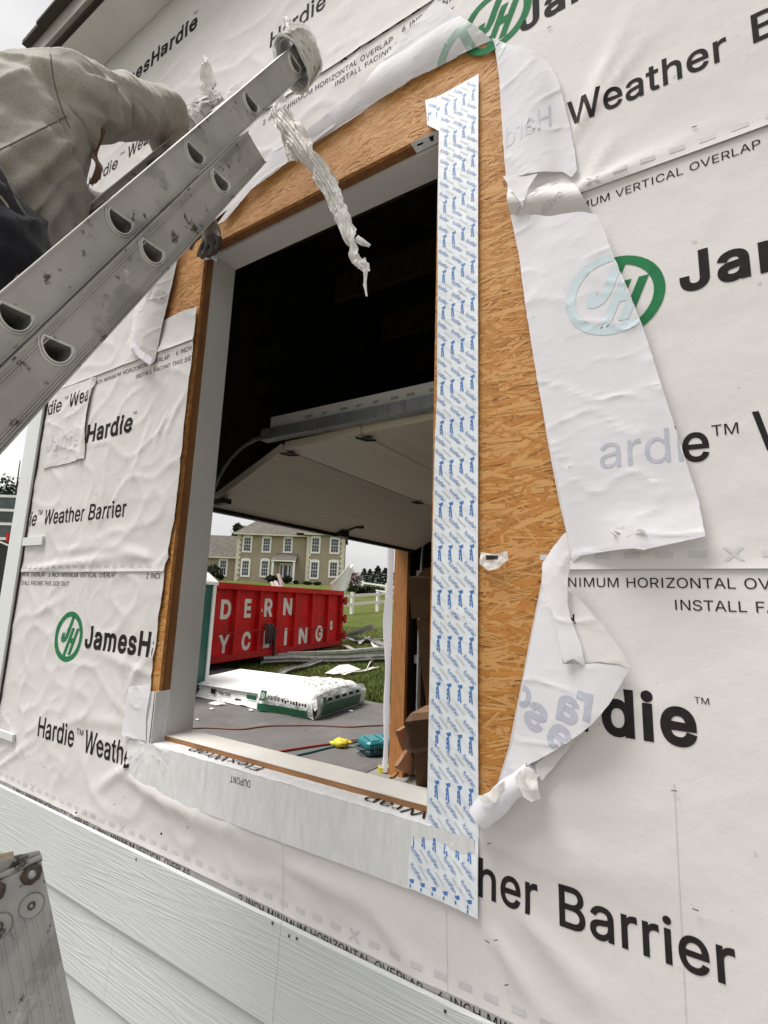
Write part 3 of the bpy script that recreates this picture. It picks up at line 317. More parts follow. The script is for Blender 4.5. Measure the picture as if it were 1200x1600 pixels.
# ---------------------------------------------------------------- mesh builder
class MB:
    def __init__(s): s.v, s.f, s.m, s.sm = [], [], [], []; s.uv = {}; s.tone = {}
    def add(s, vs, fs, mat=0, smooth=False):
        o = len(s.v); s.v += [Vector(p) for p in vs]
        for f in fs: s.f.append([o + i for i in f]); s.m.append(mat); s.sm.append(smooth)
        return o
    def box(s, lo, hi, mat=0, mtx=None):
        x0, y0, z0 = lo; x1, y1, z1 = hi
        vs = [Vector(p) for p in ((x0, y0, z0), (x1, y0, z0), (x1, y1, z0), (x0, y1, z0), (x0, y0, z1), (x1, y0, z1), (x1, y1, z1), (x0, y1, z1))]
        if mtx: vs = [mtx @ p for p in vs]
        s.add(vs, [(0, 3, 2, 1), (4, 5, 6, 7), (0, 1, 5, 4), (1, 2, 6, 5), (2, 3, 7, 6), (3, 0, 4, 7)], mat)
    def bar(s, a, b, w, h, mat=0, up=Vector((0, 0, 1)), bev=0.0):
        a, b = Vector(a), Vector(b); d = (b - a); ln = d.length; d.normalize(); up = Vector(up)
        x = d.cross(up)
        if x.length < 1e-4: x = d.cross(Vector((1, 0, 0)))
        x.normalize(); u = x.cross(d)
        if bev: prof = [(-w/2+bev, -h/2), (w/2-bev, -h/2), (w/2, -h/2+bev), (w/2, h/2-bev), (w/2-bev, h/2), (-w/2+bev, h/2), (-w/2, h/2-bev), (-w/2, -h/2+bev)]
        else: prof = [(-w/2, -h/2), (w/2, -h/2), (w/2, h/2), (-w/2, h/2)]
        n = len(prof); vs = [p0 + x * q[0] + u * q[1] for p0 in (a, b) for q in prof]
        fs = [(i, (i + 1) % n, n + (i + 1) % n, n + i) for i in range(n)] + [tuple(range(n - 1, -1, -1)), tuple(range(n, 2 * n))]
        s.add(vs, fs, mat)
    def tube(s, pts, r, n=8, mat=0, cap=True, smooth=True, flat=1.0):
        pts = [Vector(p) for p in pts]; rs = r if isinstance(r, (list, tuple)) else [r] * len(pts)
        vs = []; ref = Vector((0.13, .21, 1)).normalized(); px = None
        for i, p in enumerate(pts):
            d = (pts[min(i + 1, len(pts) - 1)] - pts[max(i - 1, 0)]).normalized()
            x = d.cross(ref) if px is None else px - d * px.dot(d)
            if x.length < 1e-4: x = d.cross(Vector((1, 0, 0)))
            x.normalize(); px = x; y = d.cross(x)
            for k in range(n):
                a = 2 * math.pi * k / n; vs.append(p + (x * math.cos(a) + y * math.sin(a) * flat) * rs[i])
        fs = [(i * n + k, i * n + (k + 1) % n, (i + 1) * n + (k + 1) % n, (i + 1) * n + k) for i in range(len(pts) - 1) for k in range(n)]
        s.add(vs, fs, mat, smooth)
        if cap: s.add(vs[:n][::-1], [tuple(range(n))], mat); s.add(vs[-n:], [tuple(range(n))], mat)
    def ball(s, c, r, mat=0, n=10, m=7, jit=0.0, seed=0.0):
        c = Vector(c); rr = Vector(r) if isinstance(r, (list, tuple, Vector)) else Vector((r, r, r)); vs = []
        for i in range(m + 1):
            t = math.pi * i / m
            for k in range(n):
                a = 2 * math.pi * k / n; d = Vector((math.sin(t) * math.cos(a), math.sin(t) * math.sin(a), math.cos(t)))
                q = 1 + (jit * noise.noise(d * 2.2 + Vector((seed, 0, 0))) if jit else 0)
                vs.append(c + Vector((d.x * rr.x, d.y * rr.y, d.z * rr.z)) * q)
        s.add(vs, [(i * n + k, (i + 1) * n + k, (i + 1) * n + (k + 1) % n, i * n + (k + 1) % n) for i in range(m) for k in range(n)], mat, True)
    def prism(s, loops, f3, depth, mat=0, side=None):
        """a plate: 2-D loops (outline + holes) mapped by f3(a, b, t), t 0..depth"""
        flat = [p for lp in loops for p in lp]; tr = tessellate_polygon([[Vector((a, b, 0)) for a, b in lp] for lp in loops])
        for t in (0, depth): s.add([f3(a, b, t) for a, b in flat], [tuple(q) for q in tr], mat)
        for lp in loops:
            n = len(lp); vs = [f3(a, b, t) for t in (0, depth) for a, b in lp]
            s.add(vs, [(i, (i + 1) % n, n + (i + 1) % n, n + i) for i in range(n)], mat if side is None else side)
    def build(s, name, mats, parent=None, merge=0.0, fixn=True):
        off = parent.location if parent else Vector((0, 0, 0)); root = parent
        while root is not None and root.parent: off = off + root.parent.location; root = root.parent
        me = bpy.data.meshes.new(name); me.from_pydata([tuple(p - off) for p in s.v], [], s.f)
        for m in (mats if isinstance(mats, (list, tuple)) else [mats]): me.materials.append(M[m] if isinstance(m, str) else m)
        me.polygons.foreach_set('material_index', s.m); me.polygons.foreach_set('use_smooth', s.sm); me.update()
        if merge or fixn:
            bm = bmesh.new(); bm.from_mesh(me)
            if merge: bmesh.ops.remove_doubles(bm, verts=bm.verts, dist=merge)
            if fixn: bmesh.ops.recalc_face_normals(bm, faces=bm.faces)
            bm.to_mesh(me); bm.free()
        o = bpy.data.objects.new(name, me); COL.objects.link(o)
        if parent: o.parent = parent
        return o
def thing(name, label, cat, loc=(0, 0, 0), group=None):
    o = bpy.data.objects.new(name, None); o.empty_display_size = .1; COL.objects.link(o); o.location = loc; tag(o, label, cat, group); return o
def tag(o, label=None, cat=None, group=None, kind=None):
    for k, v in (('label', label), ('category', cat), ('group', group), ('kind', kind)):
        if v: o[k] = v
    return o
def copy_tree(o, parent=None):
    c = o.copy(); COL.objects.link(c)
    if parent: c.parent = parent
    for ch in list(o.children): copy_tree(ch, c)
    return c

# ---------------------------------------------------------------- flat sheets cut on a grid so that they can follow a surface
def _clip(poly, ax, val, keep_hi):
    o = []; n = len(poly)
    for i in range(n):
        a, b = poly[i], poly[(i + 1) % n]; da, db = a[ax] - val, b[ax] - val
        if not keep_hi: da, db = -da, -db
        if da >= 0: o.append(a)
        if (da > 0 > db) or (da < 0 < db):
            t = da / (da - db); q = [a[0] + (b[0] - a[0]) * t, a[1] + (b[1] - a[1]) * t]; q[ax] = val; o.append(tuple(q))
    return o
def clip_tris(tris, box):
    o = []
    for t in tris:
        p = list(t)
        for ax, val, hi in ((0, box[0], True), (0, box[1], False), (1, box[2], True), (1, box[3], False)):
            if val is not None and len(p) > 2: p = _clip(p, ax, val, hi)
        if len(p) > 2: o.append(p)
    return o
def tri_loops(loops):
    flat = [p for lp in loops for p in lp]
    return [[flat[i] for i in t] for t in tessellate_polygon([[Vector((a, b, 0)) for a, b in lp] for lp in loops])]
def grid_cut(polys, res):
    o = []
    for p in polys:
        for i in range(math.floor(min(q[0] for q in p) / res), math.floor(max(q[0] for q in p) / res) + 1):
            c = _clip(_clip(p, 0, i * res, True), 0, (i + 1) * res, False)
            if len(c) < 3: continue
            for j in range(math.floor(min(q[1] for q in c) / res), math.floor(max(q[1] for q in c) / res) + 1):
                d = _clip(_clip(c, 1, j * res, True), 1, (j + 1) * res, False)
                if len(d) > 2: o.append(d)
    return o
def add_sheet(mb, polys, fpos, mat=0, res=.02, smooth_=True):
    idx = {}; vs = []; fs = []
    for p in grid_cut(polys, res):
        f = []
        for a, b in p:
            k = (round(a * 2e5), round(b * 2e5))
            if k not in idx: idx[k] = len(vs); vs.append(fpos(a, b))
            if not f or (f[-1] != idx[k] and f[0] != idx[k]): f.append(idx[k])
        if len(f) > 2: fs.append(f)
    mb.add(vs, fs, mat, smooth_)

# ---------------------------------------------------------------- lettering
REG['I'] = (260, [[(96, 0), (96, 508), (164, 508), (164, 0)]]); HVY['I'] = REG['I']
def _fat(loop, d):
    """move an outline outwards; every outline runs clockwise round its ink, holes the other way"""
    o = []; n = len(loop)
    for i in range(n):
        a, p, b = Vector(loop[i - 1]), Vector(loop[i]), Vector(loop[(i + 1) % n]); u, v = (p - a).normalized(), (b - p).normalized()
        n1, n2 = Vector((-u.y, u.x)), Vector((-v.y, v.x)); k = 1 / max(.5, 1 + n1.dot(n2)); q = p + (n1 + n2) * k * d; o.append((q.x, q.y))
    return o
def heavy(font, d): return {ch: (adv + round(d * 1.55), [_fat(l, d) for l in loops]) for ch, (adv, loops) in font.items()}
_GT = {}
def glyph_tris(loops):
    """fill outlines that may overlap (non-zero winding)"""
    key = id(loops)
    if key not in _GT:
        vs, es = [], []
        for l in loops: o = len(vs); vs += [Vector(p) for p in l]; es += [(o + i, o + (i + 1) % len(l)) for i in range(len(l))]
        r = delaunay_2d_cdt(vs, es, [], 0, 1e-4); tr = []
        for f in r[2]:
            q = [r[0][i] for i in f]; cx, cy = sum(p.x for p in q) / len(q), sum(p.y for p in q) / len(q); wn = 0
            for l in loops:
                for i in range(len(l)):
                    (xa, ya), (xb, yb) = l[i - 1], l[i]
                    if (ya > cy) != (yb > cy) and cx < (xb - xa) * (cy - ya) / (yb - ya) + xa: wn += 1 if yb > ya else -1
            if wn: tr.append([(p.x, p.y) for p in q])
        _GT[key] = tr
    return _GT[key]
HVY = heavy(HVY, 27); BLU = heavy(BLU, 15); MED = heavy(REG, 11); BLK = heavy(HVY, 7)
def text2d(s, font, x0, z0, cap, x1=None, shear=0.0, gap=0, mirror=False):
    """triangles of a line of text on the x-z plane: left x0, baseline z0, capital height cap, right end x1"""
    tris = []; pen = 0.0
    for ch in s:
        if ch == ' ': pen += 250; continue
        adv, loops = font[ch]
        for t in glyph_tris(loops): tris.append([(pen + a, b) for a, b in t])
        pen += adv + gap
    xs = [p[0] for t in tris for p in t]; a, b = min(xs), max(xs); k = cap / 508.0
    kx = k if x1 is None else (x1 - x0) / (b - a)
    f = (lambda u: x0 + (u - a) * kx) if not mirror else (lambda u: x0 + (b - u) * kx)
    return [[(f(u) + shear * v * k, z0 + v * k) for u, v in t] for t in tris]
def ellipse(cx, cz, rx, rz, n=40): return [(cx + rx * math.cos(2 * math.pi * i / n), cz + rz * math.sin(2 * math.pi * i / n)) for i in range(n)]
def emblem(cx, cz, r, mirror=False):
    """ring with the slanted initials inside"""
    t = tri_loops([ellipse(cx, cz, r, r * .98), ellipse(cx, cz, r * .785, r * .775)[::-1]])
    s = -1 if mirror else 1; q = lambda pts: [(cx + s * (a + b * .42) * r, cz + b * r) for a, b in pts]
    J = [(-.26, .80), (-.04, .80), (-.04, -.02), (-.10, -.20), (-.26, -.27), (-.44, -.22), (-.53, -.06), (-.53, .12), (-.34, .12), (-.335, .0), (-.29, -.06), (-.26, .02)]
    H = [(.03, .34), (.23, .34), (.23, -.05), (.37, -.05), (.37, .34), (.57, .34), (.57, -.70), (.37, -.70), (.37, -.25), (.23, -.25), (.23, -.80), (.03, -.80)]
    return t + tri_loops([q(J)]) + tri_loops([q(H)])
# ================================================================ GROUND
def terr(x, y):
    s = -.70 * x + .714 * (y + 1.1)
    lat = .714 * x + .70 * (y + 1.1)
    z = .074 * max(0, s - 14.5) if s < 62 else .074 * 47.5 + .012 * (s - 62)
    z += .05 * fbm(x * .12, y * .12, 3.3) * smooth(10, 25, s)
    return z - .05
def m_grass():
    t = NT('lawn'); c = t.ramp(t.noise(1.1, 6, None, .7), [(.25, (.055, .085, .014)), (.5, (.095, .125, .022)), (.75, (.15, .16, .045))])
    c = t.mix(t.rng(t.noise(26, 4), .35, .7, .0, .6), c, (.035, .05, .012)); c = t.mix(t.rng(t.noise(.16, 3), .4, .65, 0, .35), c, (.17, .17, .05))
    t.bump(t.noise(40, 4), .9, .06); return t.set(c, .9, 0, .15)
M['lawn'] = m_grass()
def m_asphalt():
    t = NT('asphalt'); c = t.ramp(t.noise(1.3, 6), [(.3, (.085, .080, .076)), (.7, (.135, .128, .122))])
    c = t.mix(t.rng(t.noise(120, 2), .52, .75, 0, .6), c, (.25, .24, .225)); c = t.mix(t.rng(t.noise(2.2, 6, None, .65), .55, .68, 0, .45), c, (.055, .052, .05)); c = t.mix(t.rng(t.noise(5, 7, t.mapped((1, .35, 1)), .7), .56, .70, 0, .5), c, (.24, .225, .205)); c = t.mix(t.rng(t.noise(55, 2), .73, .76, 0, .8), c, (.42, .40, .37))
    t.bump(t.noise(160, 3), .5, .006); return t.set(c, .75, 0, .35)
M['asphalt'] = m_asphalt()
M['joist'] = m_lumber('old_joist', (.26, .17, .10), (.15, .09, .05)); M['concrete'] = simple('concrete_floor', (.20, .195, .185), .7, var=.2, scale=3, bump=.3)
b = MB(); N = 120; ext = 420.0
def gpos(i, j):
    fx = (i / N * 2 - 1); fy = (j / N * 2 - 1)
    x = -12 + math.copysign(abs(fx) ** 2.4, fx) * ext; y = 10 + math.copysign(abs(fy) ** 2.4, fy) * ext
    return (x, y, terr(x, y))
b.add([gpos(i, j) for j in range(N + 1) for i in range(N + 1)], [(j * (N + 1) + i, j * (N + 1) + i + 1, (j + 1) * (N + 1) + i + 1, (j + 1) * (N + 1) + i) for j in range(N) for i in range(N)], 0, True)
tag(b.build('ground', 'lawn', fixn=False), kind='structure')
b = MB(); edge = [(-2.9, 6.35), (-5.0, 6.42), (-6.4, 6.75), (-8.1, 7.3), (-10.5, 7.6), (-14, 7.5), (-30, 7.4)]
e2 = [(x + random.uniform(-.1, .1), y + random.uniform(-.06, .06)) for x, y in edge]
b.prism([[(-30, -9), (-2.9, -9)] + e2], lambda x, y, t: (x, y, -.002 - .04 + t), .042)
tag(b.build('driveway', 'asphalt'), kind='structure')
M['neutral_ground'] = simple('neutral_ground', (.30, .285, .265), .9, var=.35, scale=60, bump=.8, bscale=90)
b = MB(); b.box((-2.9, -7.0, -.06), (6.5, .0, -.004)); tag(b.build('bounce_ground', 'neutral_ground'), kind='structure')  # unseen grey ground, added so the light bounced onto the wall stays neutral
b = MB(); b.box((-2.9, .0, -.04), (4.6, 7.4, .006)); tag(b.build('garage_floor', 'concrete'), kind='structure')

# ================================================================ GARAGE
X0, X1, Z0, Z1 = -1.551, -.556, 1.172, 2.972       # rough opening of the missing window
XC, ZT, OV = -2.735, 4.46, .20                       # corner of the building, wall top, eave overhang
gar = thing('garage', 'white wrapped garage under construction with a glassless window opening and orange strand board around it', 'garage', (XC, 0, 0))
# sheathing and walls
b = MB(); T = .0115
for lo, hi in (((XC, 0, .02), (X0, T, ZT)), ((X1, 0, .02), (4.6, T, ZT)), ((X0, 0, .02), (X1, T, Z0)), ((X0, 0, Z1), (X1, T, ZT))): b.box(lo, hi)
b.build('sheathing', 'osb', gar)
b = MB()
for lo, hi in (((XC + .02, T + .001, .02), (X0 - .04, .14, ZT)), ((X1 + .04, T + .001, .02), (4.6, .14, ZT)), ((X0 - .04, T + .001, .02), (X1 + .04, .14, Z0 - .04)), ((X0 - .04, T + .001, Z1 + .04), (X1 + .04, .14, ZT))): b.box(lo, hi)
DY0, DY1, DZ = .86, 3.44, 2.30                      # garage door opening in the front wall
fx0, fx1 = XC + .012, XC + .15
for lo, hi in (((fx0, .141, 0), (fx1, .76, ZT)), ((fx0, DY1 + .04, 0), (fx1, 7.4, ZT)), ((fx0, .76, DZ), (fx1, DY1 + .04, ZT))): b.box(lo, hi)
b.box((4.46, .141, 0), (4.6, 7.4, ZT)); b.box((fx1, 7.26, 0), (4.459, 7.4, ZT)); b.box((XC - .02, .0, ZT + .002), (4.6, 7.4, ZT + .1))
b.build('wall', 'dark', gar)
# roof: boxed eave, fascia, gutter edge, shingle slope
b = MB(); b.box((XC - OV, -OV, ZT), (4.8, -.001, ZT + .012)); b.box((XC - OV, -OV, ZT + .0), (XC - .001, 7.6, ZT + .011)); b.build('soffit', 'soffit', gar)
b = MB(); b.box((XC - OV - .02, -OV - .022, ZT + .018), (4.8, -OV - .002, ZT + .135)); b.box((XC - OV - .022, -OV - .002, ZT + .018), (XC - OV - .002, 7.6, ZT + .135)); b.build('fascia', 'fascia', gar)
b = MB(); b.box((XC - OV, -OV - .001, ZT - .001), (4.8, -OV + .018, ZT + .03)); b.build('fascia_gap', 'gap', gar)
M['shingle'] = m_roof('roof_shingles', (.12, .105, .09), 1.0)
b = MB(); e = .05; xa, xb, ya, yb, zr = XC - OV - e, 4.8, -OV - e, 7.6, ZT + .137; rx, ry = (xb - xa) / 2 + xa, (ya + yb) / 2
def shing(p0, p1, q1, q0):
    P = [Vector(v) for v in (p0, p1, q1, q0)]; n = (P[1] - P[0]).cross(P[3] - P[0]).normalized() * .02
    b.add(P, [(0, 1, 2, 3)]); b.add([p + n for p in P], [(0, 1, 2, 3)]); b.add([P[0], P[1], P[1] + n, P[0] + n], [(0, 1, 2, 3)])
shing((xa, ya, zr), (xb, ya, zr), (xb, ry, zr + 1.7), (xa + 3.9, ry, zr + 1.7)); shing((xb, yb, zr), (xa, yb, zr), (xa + 3.9, ry, zr + 1.7), (xb, ry, zr + 1.7)); shing((xa, yb, zr), (xa, ya, zr), (xa + 3.9, ry, zr + 1.7), (xa + 3.9, ry, zr + 1.7))
k = 0; x = xa
while x < xb:                                        # uneven butt edges of the first course
    wd = random.uniform(.16, .34); b.box((x, ya - random.uniform(.004, .018), zr - .004), (min(x + wd - .004, xb), ya + .12, zr + .012)); x += wd
b.build('roof', 'shingle', gar)

# ---- strand board face: thousands of real strands
hole_px = [(772, 58), (785, 150), (795, 290), (806, 350), (830, 520), (855, 680), (876, 790), (886, 832), (849, 880), (847, 910), (832, 983), (815, 1071), (797, 1163), (776, 1232), (748, 1262)]
hole = wxz(hole_px) + [(-.440, 1.165), (-1.60, 1.165)]
left_px = [(238, 1077), (242, 1030), (248, 993), (257, 933), (260, 893), (267, 870), (268, 850), (277, 813), (287, 737), (290, 697), (294, 631), (302, 587), (307, 561), (311, 516), (313, 481), (283, 490), (256, 503), (263, 466), (272, 428), (277, 402), (300, 372), (337, 349), (375, 319), (390, 296), (450, 247), (493, 217), (547, 184), (581, 159), (640, 122), (695, 92), (740, 72)]
lf = wxz(left_px); jl = []
for i, (x, z) in enumerate(lf):
    if i < 15: x = min(x, X0 - .002)
    jl.append((x, z))
    if i + 1 < len(lf) and i < 13:                    # ragged hand cut
        nx, nz_ = lf[i + 1]; jl.append((min((x + nx) / 2 + random.uniform(-.006, .006), X0 - .002), (z + nz_) / 2))
hole += jl
hx0, hx1, hz0, hz1 = min(p[0] for p in hole) - .03, max(p[0] for p in hole) + .03, 1.12, max(p[1] for p in hole) + .04
b = MB(); uvs = []; tones = []
def inside(x, z, poly):
    c = False; n = len(poly)
    for i in range(n):
        (xa_, za_), (xb_, zb_) = poly[i], poly[i - 1]
        if (za_ > z) != (zb_ > z) and x < (xb_ - xa_) * (z - za_) / (zb_ - za_) + xa_: c = not c
    return c
rnd = random.Random(5); nst = 0
while nst < 24000:
    x, z = rnd.uniform(hx0, hx1), rnd.uniform(hz0, hz1)
    near = (X0 - .12 < x < X1 + .62) and inside(x, z, hole) and not (X0 + .05 < x < X1 - .05 and Z0 + .05 < z < Z1 - .05)
    nst += 1
    if not near: continue
    ln, wd = rnd.uniform(.05, .14), (rnd.uniform(.0025, .008) if rnd.random() < .82 else rnd.uniform(.008, .018)); a = rnd.gauss(.06, .30) if rnd.random() < .9 else rnd.uniform(-1.5, 1.5)
    ca, sa = math.cos(a), math.sin(a); h = .0002 + .0009 * rnd.random(); tl = rnd.uniform(-.0003, .0003); n = 7
    top = [(-ln / 2 + ln * i / n, wd / 2 * rnd.uniform(.55, 1.0)) for i in range(n + 1)]; bot = [(-ln / 2 + ln * i / n, -wd / 2 * rnd.uniform(.55, 1.0)) for i in range(n, -1, -1)]
    loc = top + bot; P = [(x + p * ca - q * sa, z + p * sa + q * ca) for p, q in loc]
    if x < X0 + .05 and Z0 - .05 < z < Z1: P2 = _clip(P, 0, X0, False)
    elif x > X1 - .05 and Z0 - .05 < z < Z1: P2 = _clip(P, 0, X1, True)
    elif z > Z1 - .05: P2 = _clip(P, 1, Z1, True)
    else: P2 = _clip(P, 1, Z0, False)
    if len(P2) < 3: continue
    lu = []
    for px_, pz_ in P2:
        dx, dz = px_ - x, pz_ - z; lu.append((dx * ca + dz * sa, -dx * sa + dz * ca))
    b.add([(px_, -(h + tl * q[0] / ln * 2), pz_) for (px_, pz_), q in zip(P2, lu)], [tuple(range(len(P2)))])
    off = rnd.random() * 40; uvs += [(q[0] + off, q[1] + off * .37) for q in lu]
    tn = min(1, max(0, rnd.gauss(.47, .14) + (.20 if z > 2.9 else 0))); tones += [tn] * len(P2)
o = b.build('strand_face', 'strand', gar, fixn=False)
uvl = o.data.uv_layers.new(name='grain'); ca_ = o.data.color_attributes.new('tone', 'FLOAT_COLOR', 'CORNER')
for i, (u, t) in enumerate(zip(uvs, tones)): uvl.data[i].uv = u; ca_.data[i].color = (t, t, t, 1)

# ---- framing and white liner of the opening
b = MB(); y0, y1 = T + .001, .0405
b.box((X0 - .038, y0, Z0 - .038), (X0, y1 + .1, Z1 + .038)); b.box((X1, y0, Z0 - .038), (X1 + .038, y1 + .1, Z1 + .038))
b.box((X0, y0, Z1), (X1, y1 + .1, Z1 + .038)); b.box((X0, y0, Z0 - .038), (X1, y1 + .1, Z0)); b.build('window_framing', 'stud', gar)
b = MB()
b.box((X0 + .001, .0405, Z0 + .02), (X0 + .0125, .138, Z1 - .0005)); b.build('side_jamb', 'jamb', gar)
b = MB(); b.box((X1 - .0125, .0405, Z0 + .02), (X1 - .001, .138, Z1 - .0005)); b.build('side_jamb', 'jamb', gar)
b = MB(); b.box((X0 + .0126, .0385, Z1 - .013), (X1 - .0126, .138, Z1 - .001)); b.build('head_jamb', 'jamb', gar)
b = MB(); b.box((X0 + .004, .0370, Z0 + .0015), (X1 - .004, .1335, Z0 + .0180)); o = b.build('sill_board', ['rawedge'], gar)
b = MB(); b.box((X0 + .004, .0362, Z0 + .0180), (X1 - .004, .1342, Z0 + .0200)); b.build('sill_face', 'sill', gar)

# ---- bare ceiling joists and studs of the dark interior
for k in range(9):
    b = MB(); b.box((fx1 + .01, .55 + .75 * k, 4.20), (4.45, .588 + .75 * k, ZT - .001)); b.build('ceiling_joist', 'joist', gar)
for k in range(8):
    b = MB(); b.box((-2.2 + .8 * k, 7.17, .01), (-2.162 + .8 * k, 7.258, 4.19)); b.build('wall_stud', 'joist', gar)

# ---- house wrap
CREASE = []
def crease(a, b_, amp, w): (p, q) = wxz([a, b_]); CREASE.append((Vector((p[0], p[1])), Vector((q[0], q[1])), amp, w))
for c in [((128, 735), (120, 655), .003, .012), ((60, 888), (215, 868), .006, .02), ((235, 872), (185, 858), .006, .025), ((232, 1052), (150, 1015), .004, .02), ((222, 1040), (195, 1092), .004, .018),
          ((185, 1068), (195, 1150), .003, .02), ((190, 1130), (110, 1120), .003, .03), ((5, 1195), (65, 1150), .004, .02), ((205, 1195), (150, 1235), .006, .018), ((205, 1215), (330, 1285), .006, .03),
          ((260, 1250), (480, 1345), .005, .035), ((470, 1360), (640, 1440), .006, .03), ((782, 1470), (860, 1600), .007, .022), ((830, 1440), (960, 1590), .006, .03), ((600, 1440), (690, 1560), .005, .03),
          ((772, 1312), (930, 1325), .004, .02), ((772, 1314), (900, 1375), .004, .025), ((905, 205), (985, 30), .005, .02), ((935, 170), (1010, 60), .004, .02), ((912, 300), (1010, 255), .004, .018), ((915, 295), (965, 215), .004, .018),
          ((912, 300), (1100, 215), .003, .02), ((1000, 870), (1160, 855), .004, .02), ((160, 800), (175, 680), .0025, .02), ((215, 730), (245, 640), .003, .015), ((262, 650), (245, 700), .004, .012), ((280, 640), (258, 690), .004, .012),
          ((230, 780), (200, 700), .002, .02), ((110, 860), (180, 850), .003, .02), ((60, 960), (110, 930), .003, .02), ((880, 1350), (1150, 1390), .003, .05), ((850, 1240), (1200, 1300), .002, .06)]: crease(*c)
LAP = {'A': (2.0, .0025), 'B': (.873, .0040), 'C': (1.728, .0055), 'D': (2.585, .0070), 'E': (3.425, .0085)}
def wrinkle(x, z):
    lw = smooth(-.2, -1.4, x)
    h = .0042 * (noise.noise((x * 2.3, z * 1.7, 1.1)) + .4) + .0022 * (noise.noise((x * 3.1, z * 7.5, 4.2)) + .3)
    r = 1 - abs(noise.noise((x * 4.3 + z * 1.1, z * 6.1 - x * .8, 8.0))); h += (.0010 + .0036 * lw) * r ** 10
    r = 1 - abs(noise.noise((x * 9.0 - z * 3, z * 8.0, 2.0))); h += (.0003 + .0015 * lw) * r ** 10
    p = Vector((x, z))
    for a, q, amp, w_ in CREASE:
        d = q - a; t = (p - a).dot(d) / d.length_squared
        if -.3 < t < 1.3:
            s = abs((p - a).dot(Vector((-d.y, d.x)) / d.length))
            if s < w_ * 3: ww = w_ * (.55 + .7 * max(0, t)); h += 1.5 * amp * math.exp(-(s / ww) ** 2) * smooth(-.3, .1, t) * (1 - smooth(.4, 1.3, t))
    return max(0, h)
def wrap_h(c, x, z, lift=0.0):
    zb, base = LAP[c]
    return base + .85 * wrinkle(x, z) + (.0035 * math.exp(-max(0, z - zb) / .018) if c != 'A' else 0) + lift
def dash_row(z, x0, x1, ph, mark=()):
    o = []; k = 0; x = x0 + ph
    while x < x1:
        if k in mark:
            for s in (-1, 1): o += tri_loops([[(x - .012 * s - .004, z - .012), (x - .012 * s + .004, z - .012), (x + .012 * s + .004, z + .012), (x + .012 * s - .004, z + .012)]])
        else: o += tri_loops([[(x - .014, z - .0055), (x + .014, z - .0055), (x + .014, z + .0055), (x - .014, z + .0055)]])
        x += .0545; k += 1
    return o
def TM(x0, x1, z0, z1): return text2d('TM', REG, x0, z0, z1 - z0, x1)
Z = lambda v: v + 1.65
H1, H2, INST, WB = '2 INCH MINIMUM HORIZONTAL OVERLAP', '6 INCH MINIMUM VERTICAL OVERLAP', 'INSTALL FACING THIS SIDE OUT', 'Weather Barrier'
P = {k: [] for k in 'ABCDE'}                       # course -> (triangles, material, clip box)
def put(c, tris, mat=1, box=(None, None, None, None)): P[c].append((clip_tris(tris, box), mat))
XL = -2.615
put('A', text2d(H1, REG, -2.41, Z(-.801), .019, -1.853)); put('A', text2d(H2, REG, -1.821, Z(-.803), .019, -1.315)); put('A', text2d(H1, REG, -1.111, Z(-.803), .019, -.554)); put('A', text2d(H2, REG, -.52, Z(-.803), .019, -.01))
put('B', dash_row(Z(-.754), XL, 1.5, .03, (6, 17, 34, 46)), 3)
put('B', text2d(H1, REG, -2.963, Z(.058), .0185, -2.406), 1, (XL, None, None, None)); put('B', text2d(H2, REG, -2.373, Z(.056), .0185, -1.873)); put('B', text2d(H1, REG, -1.68, Z(.053), .0185, -1.123), 1, (None, -1.60, None, None))
put('B', text2d(INST, REG, -2.64, Z(.020), .0185, -2.201), 1, (XL, None, None, None))
put('B', emblem(-2.150, Z(-.177), .099), 2); put('B', text2d('JamesHardie', HVY, -2.03, Z(-.208), .076, -1.339, gap=6), 1, (None, -1.597, None, None))
put('B', text2d('Hardie', MED, -2.272, Z(-.566), .072, -2.012)); put('B', TM(-2.0, -1.955, Z(-.518), Z(-.498))); put('B', text2d(WB, MED, -1.94, Z(-.567), .072, -1.315), 1, (None, -1.605, None, None))
put('B', text2d('JamesHardie', HVY, -.719, Z(-.230), .078, -.028, gap=6), 1, (-.31, None, None, None)); put('B', TM(-.029, -.007, Z(-.158), Z(-.147)))
put('B', text2d('her', MED, -.432, Z(-.583), .069, -.312)); put('B', text2d('Barrier', MED, -.272, Z(-.585), .069, .003)); put('B', text2d(H1, REG, -.38, Z(.043), .0185, .18), 1, (-.30, None, None, None)); put('B', text2d(H2, REG, .22, Z(.043), .0185, .72)); put('B', text2d(INST, REG, -.049, Z(.003), .0185, .385))
put('B', emblem(.40, Z(-.2), .099), 2)
put('C', dash_row(Z(.098), XL, -1.62, .02), 3); put('C', dash_row(Z(.104), -.3, 1.5, .02, (6,)), 3)
put('C', text2d('Hardie', HVY, -2.217, Z(.632), .074, -1.881, gap=6)); put('C', TM(-1.89, -1.865, Z(.70), Z(.712))); put('C', text2d('James', HVY, -2.56, Z(.632), .074, -2.235, gap=6), 1, (XL, None, None, None))
put('C', text2d('Hardie', MED, -2.815, Z(.288), .064, -2.553), 1, (XL, None, None, None)); put('C', TM(-2.552, -2.512, Z(.335), Z(.357))); put('C', text2d(WB, MED, -2.481, Z(.288), .064, -1.856))
put('C', text2d(H2, REG, -1.652, Z(.896), .0185, -1.15), 1, (None, -1.557, None, None)); put('C', text2d(H1, REG, -2.249, Z(.893), .0185, -1.692)); put('C', text2d(INST, REG, -1.90, Z(.855), .0185, -1.468), 1, (None, -1.556, None, None))
put('C', dash_row(Z(.954), -1.80, -1.552, .034), 1); put('C', text2d('wtwards', REG, -1.742, Z(1.018), .016, -1.655, shear=.3) if False else [], 1)
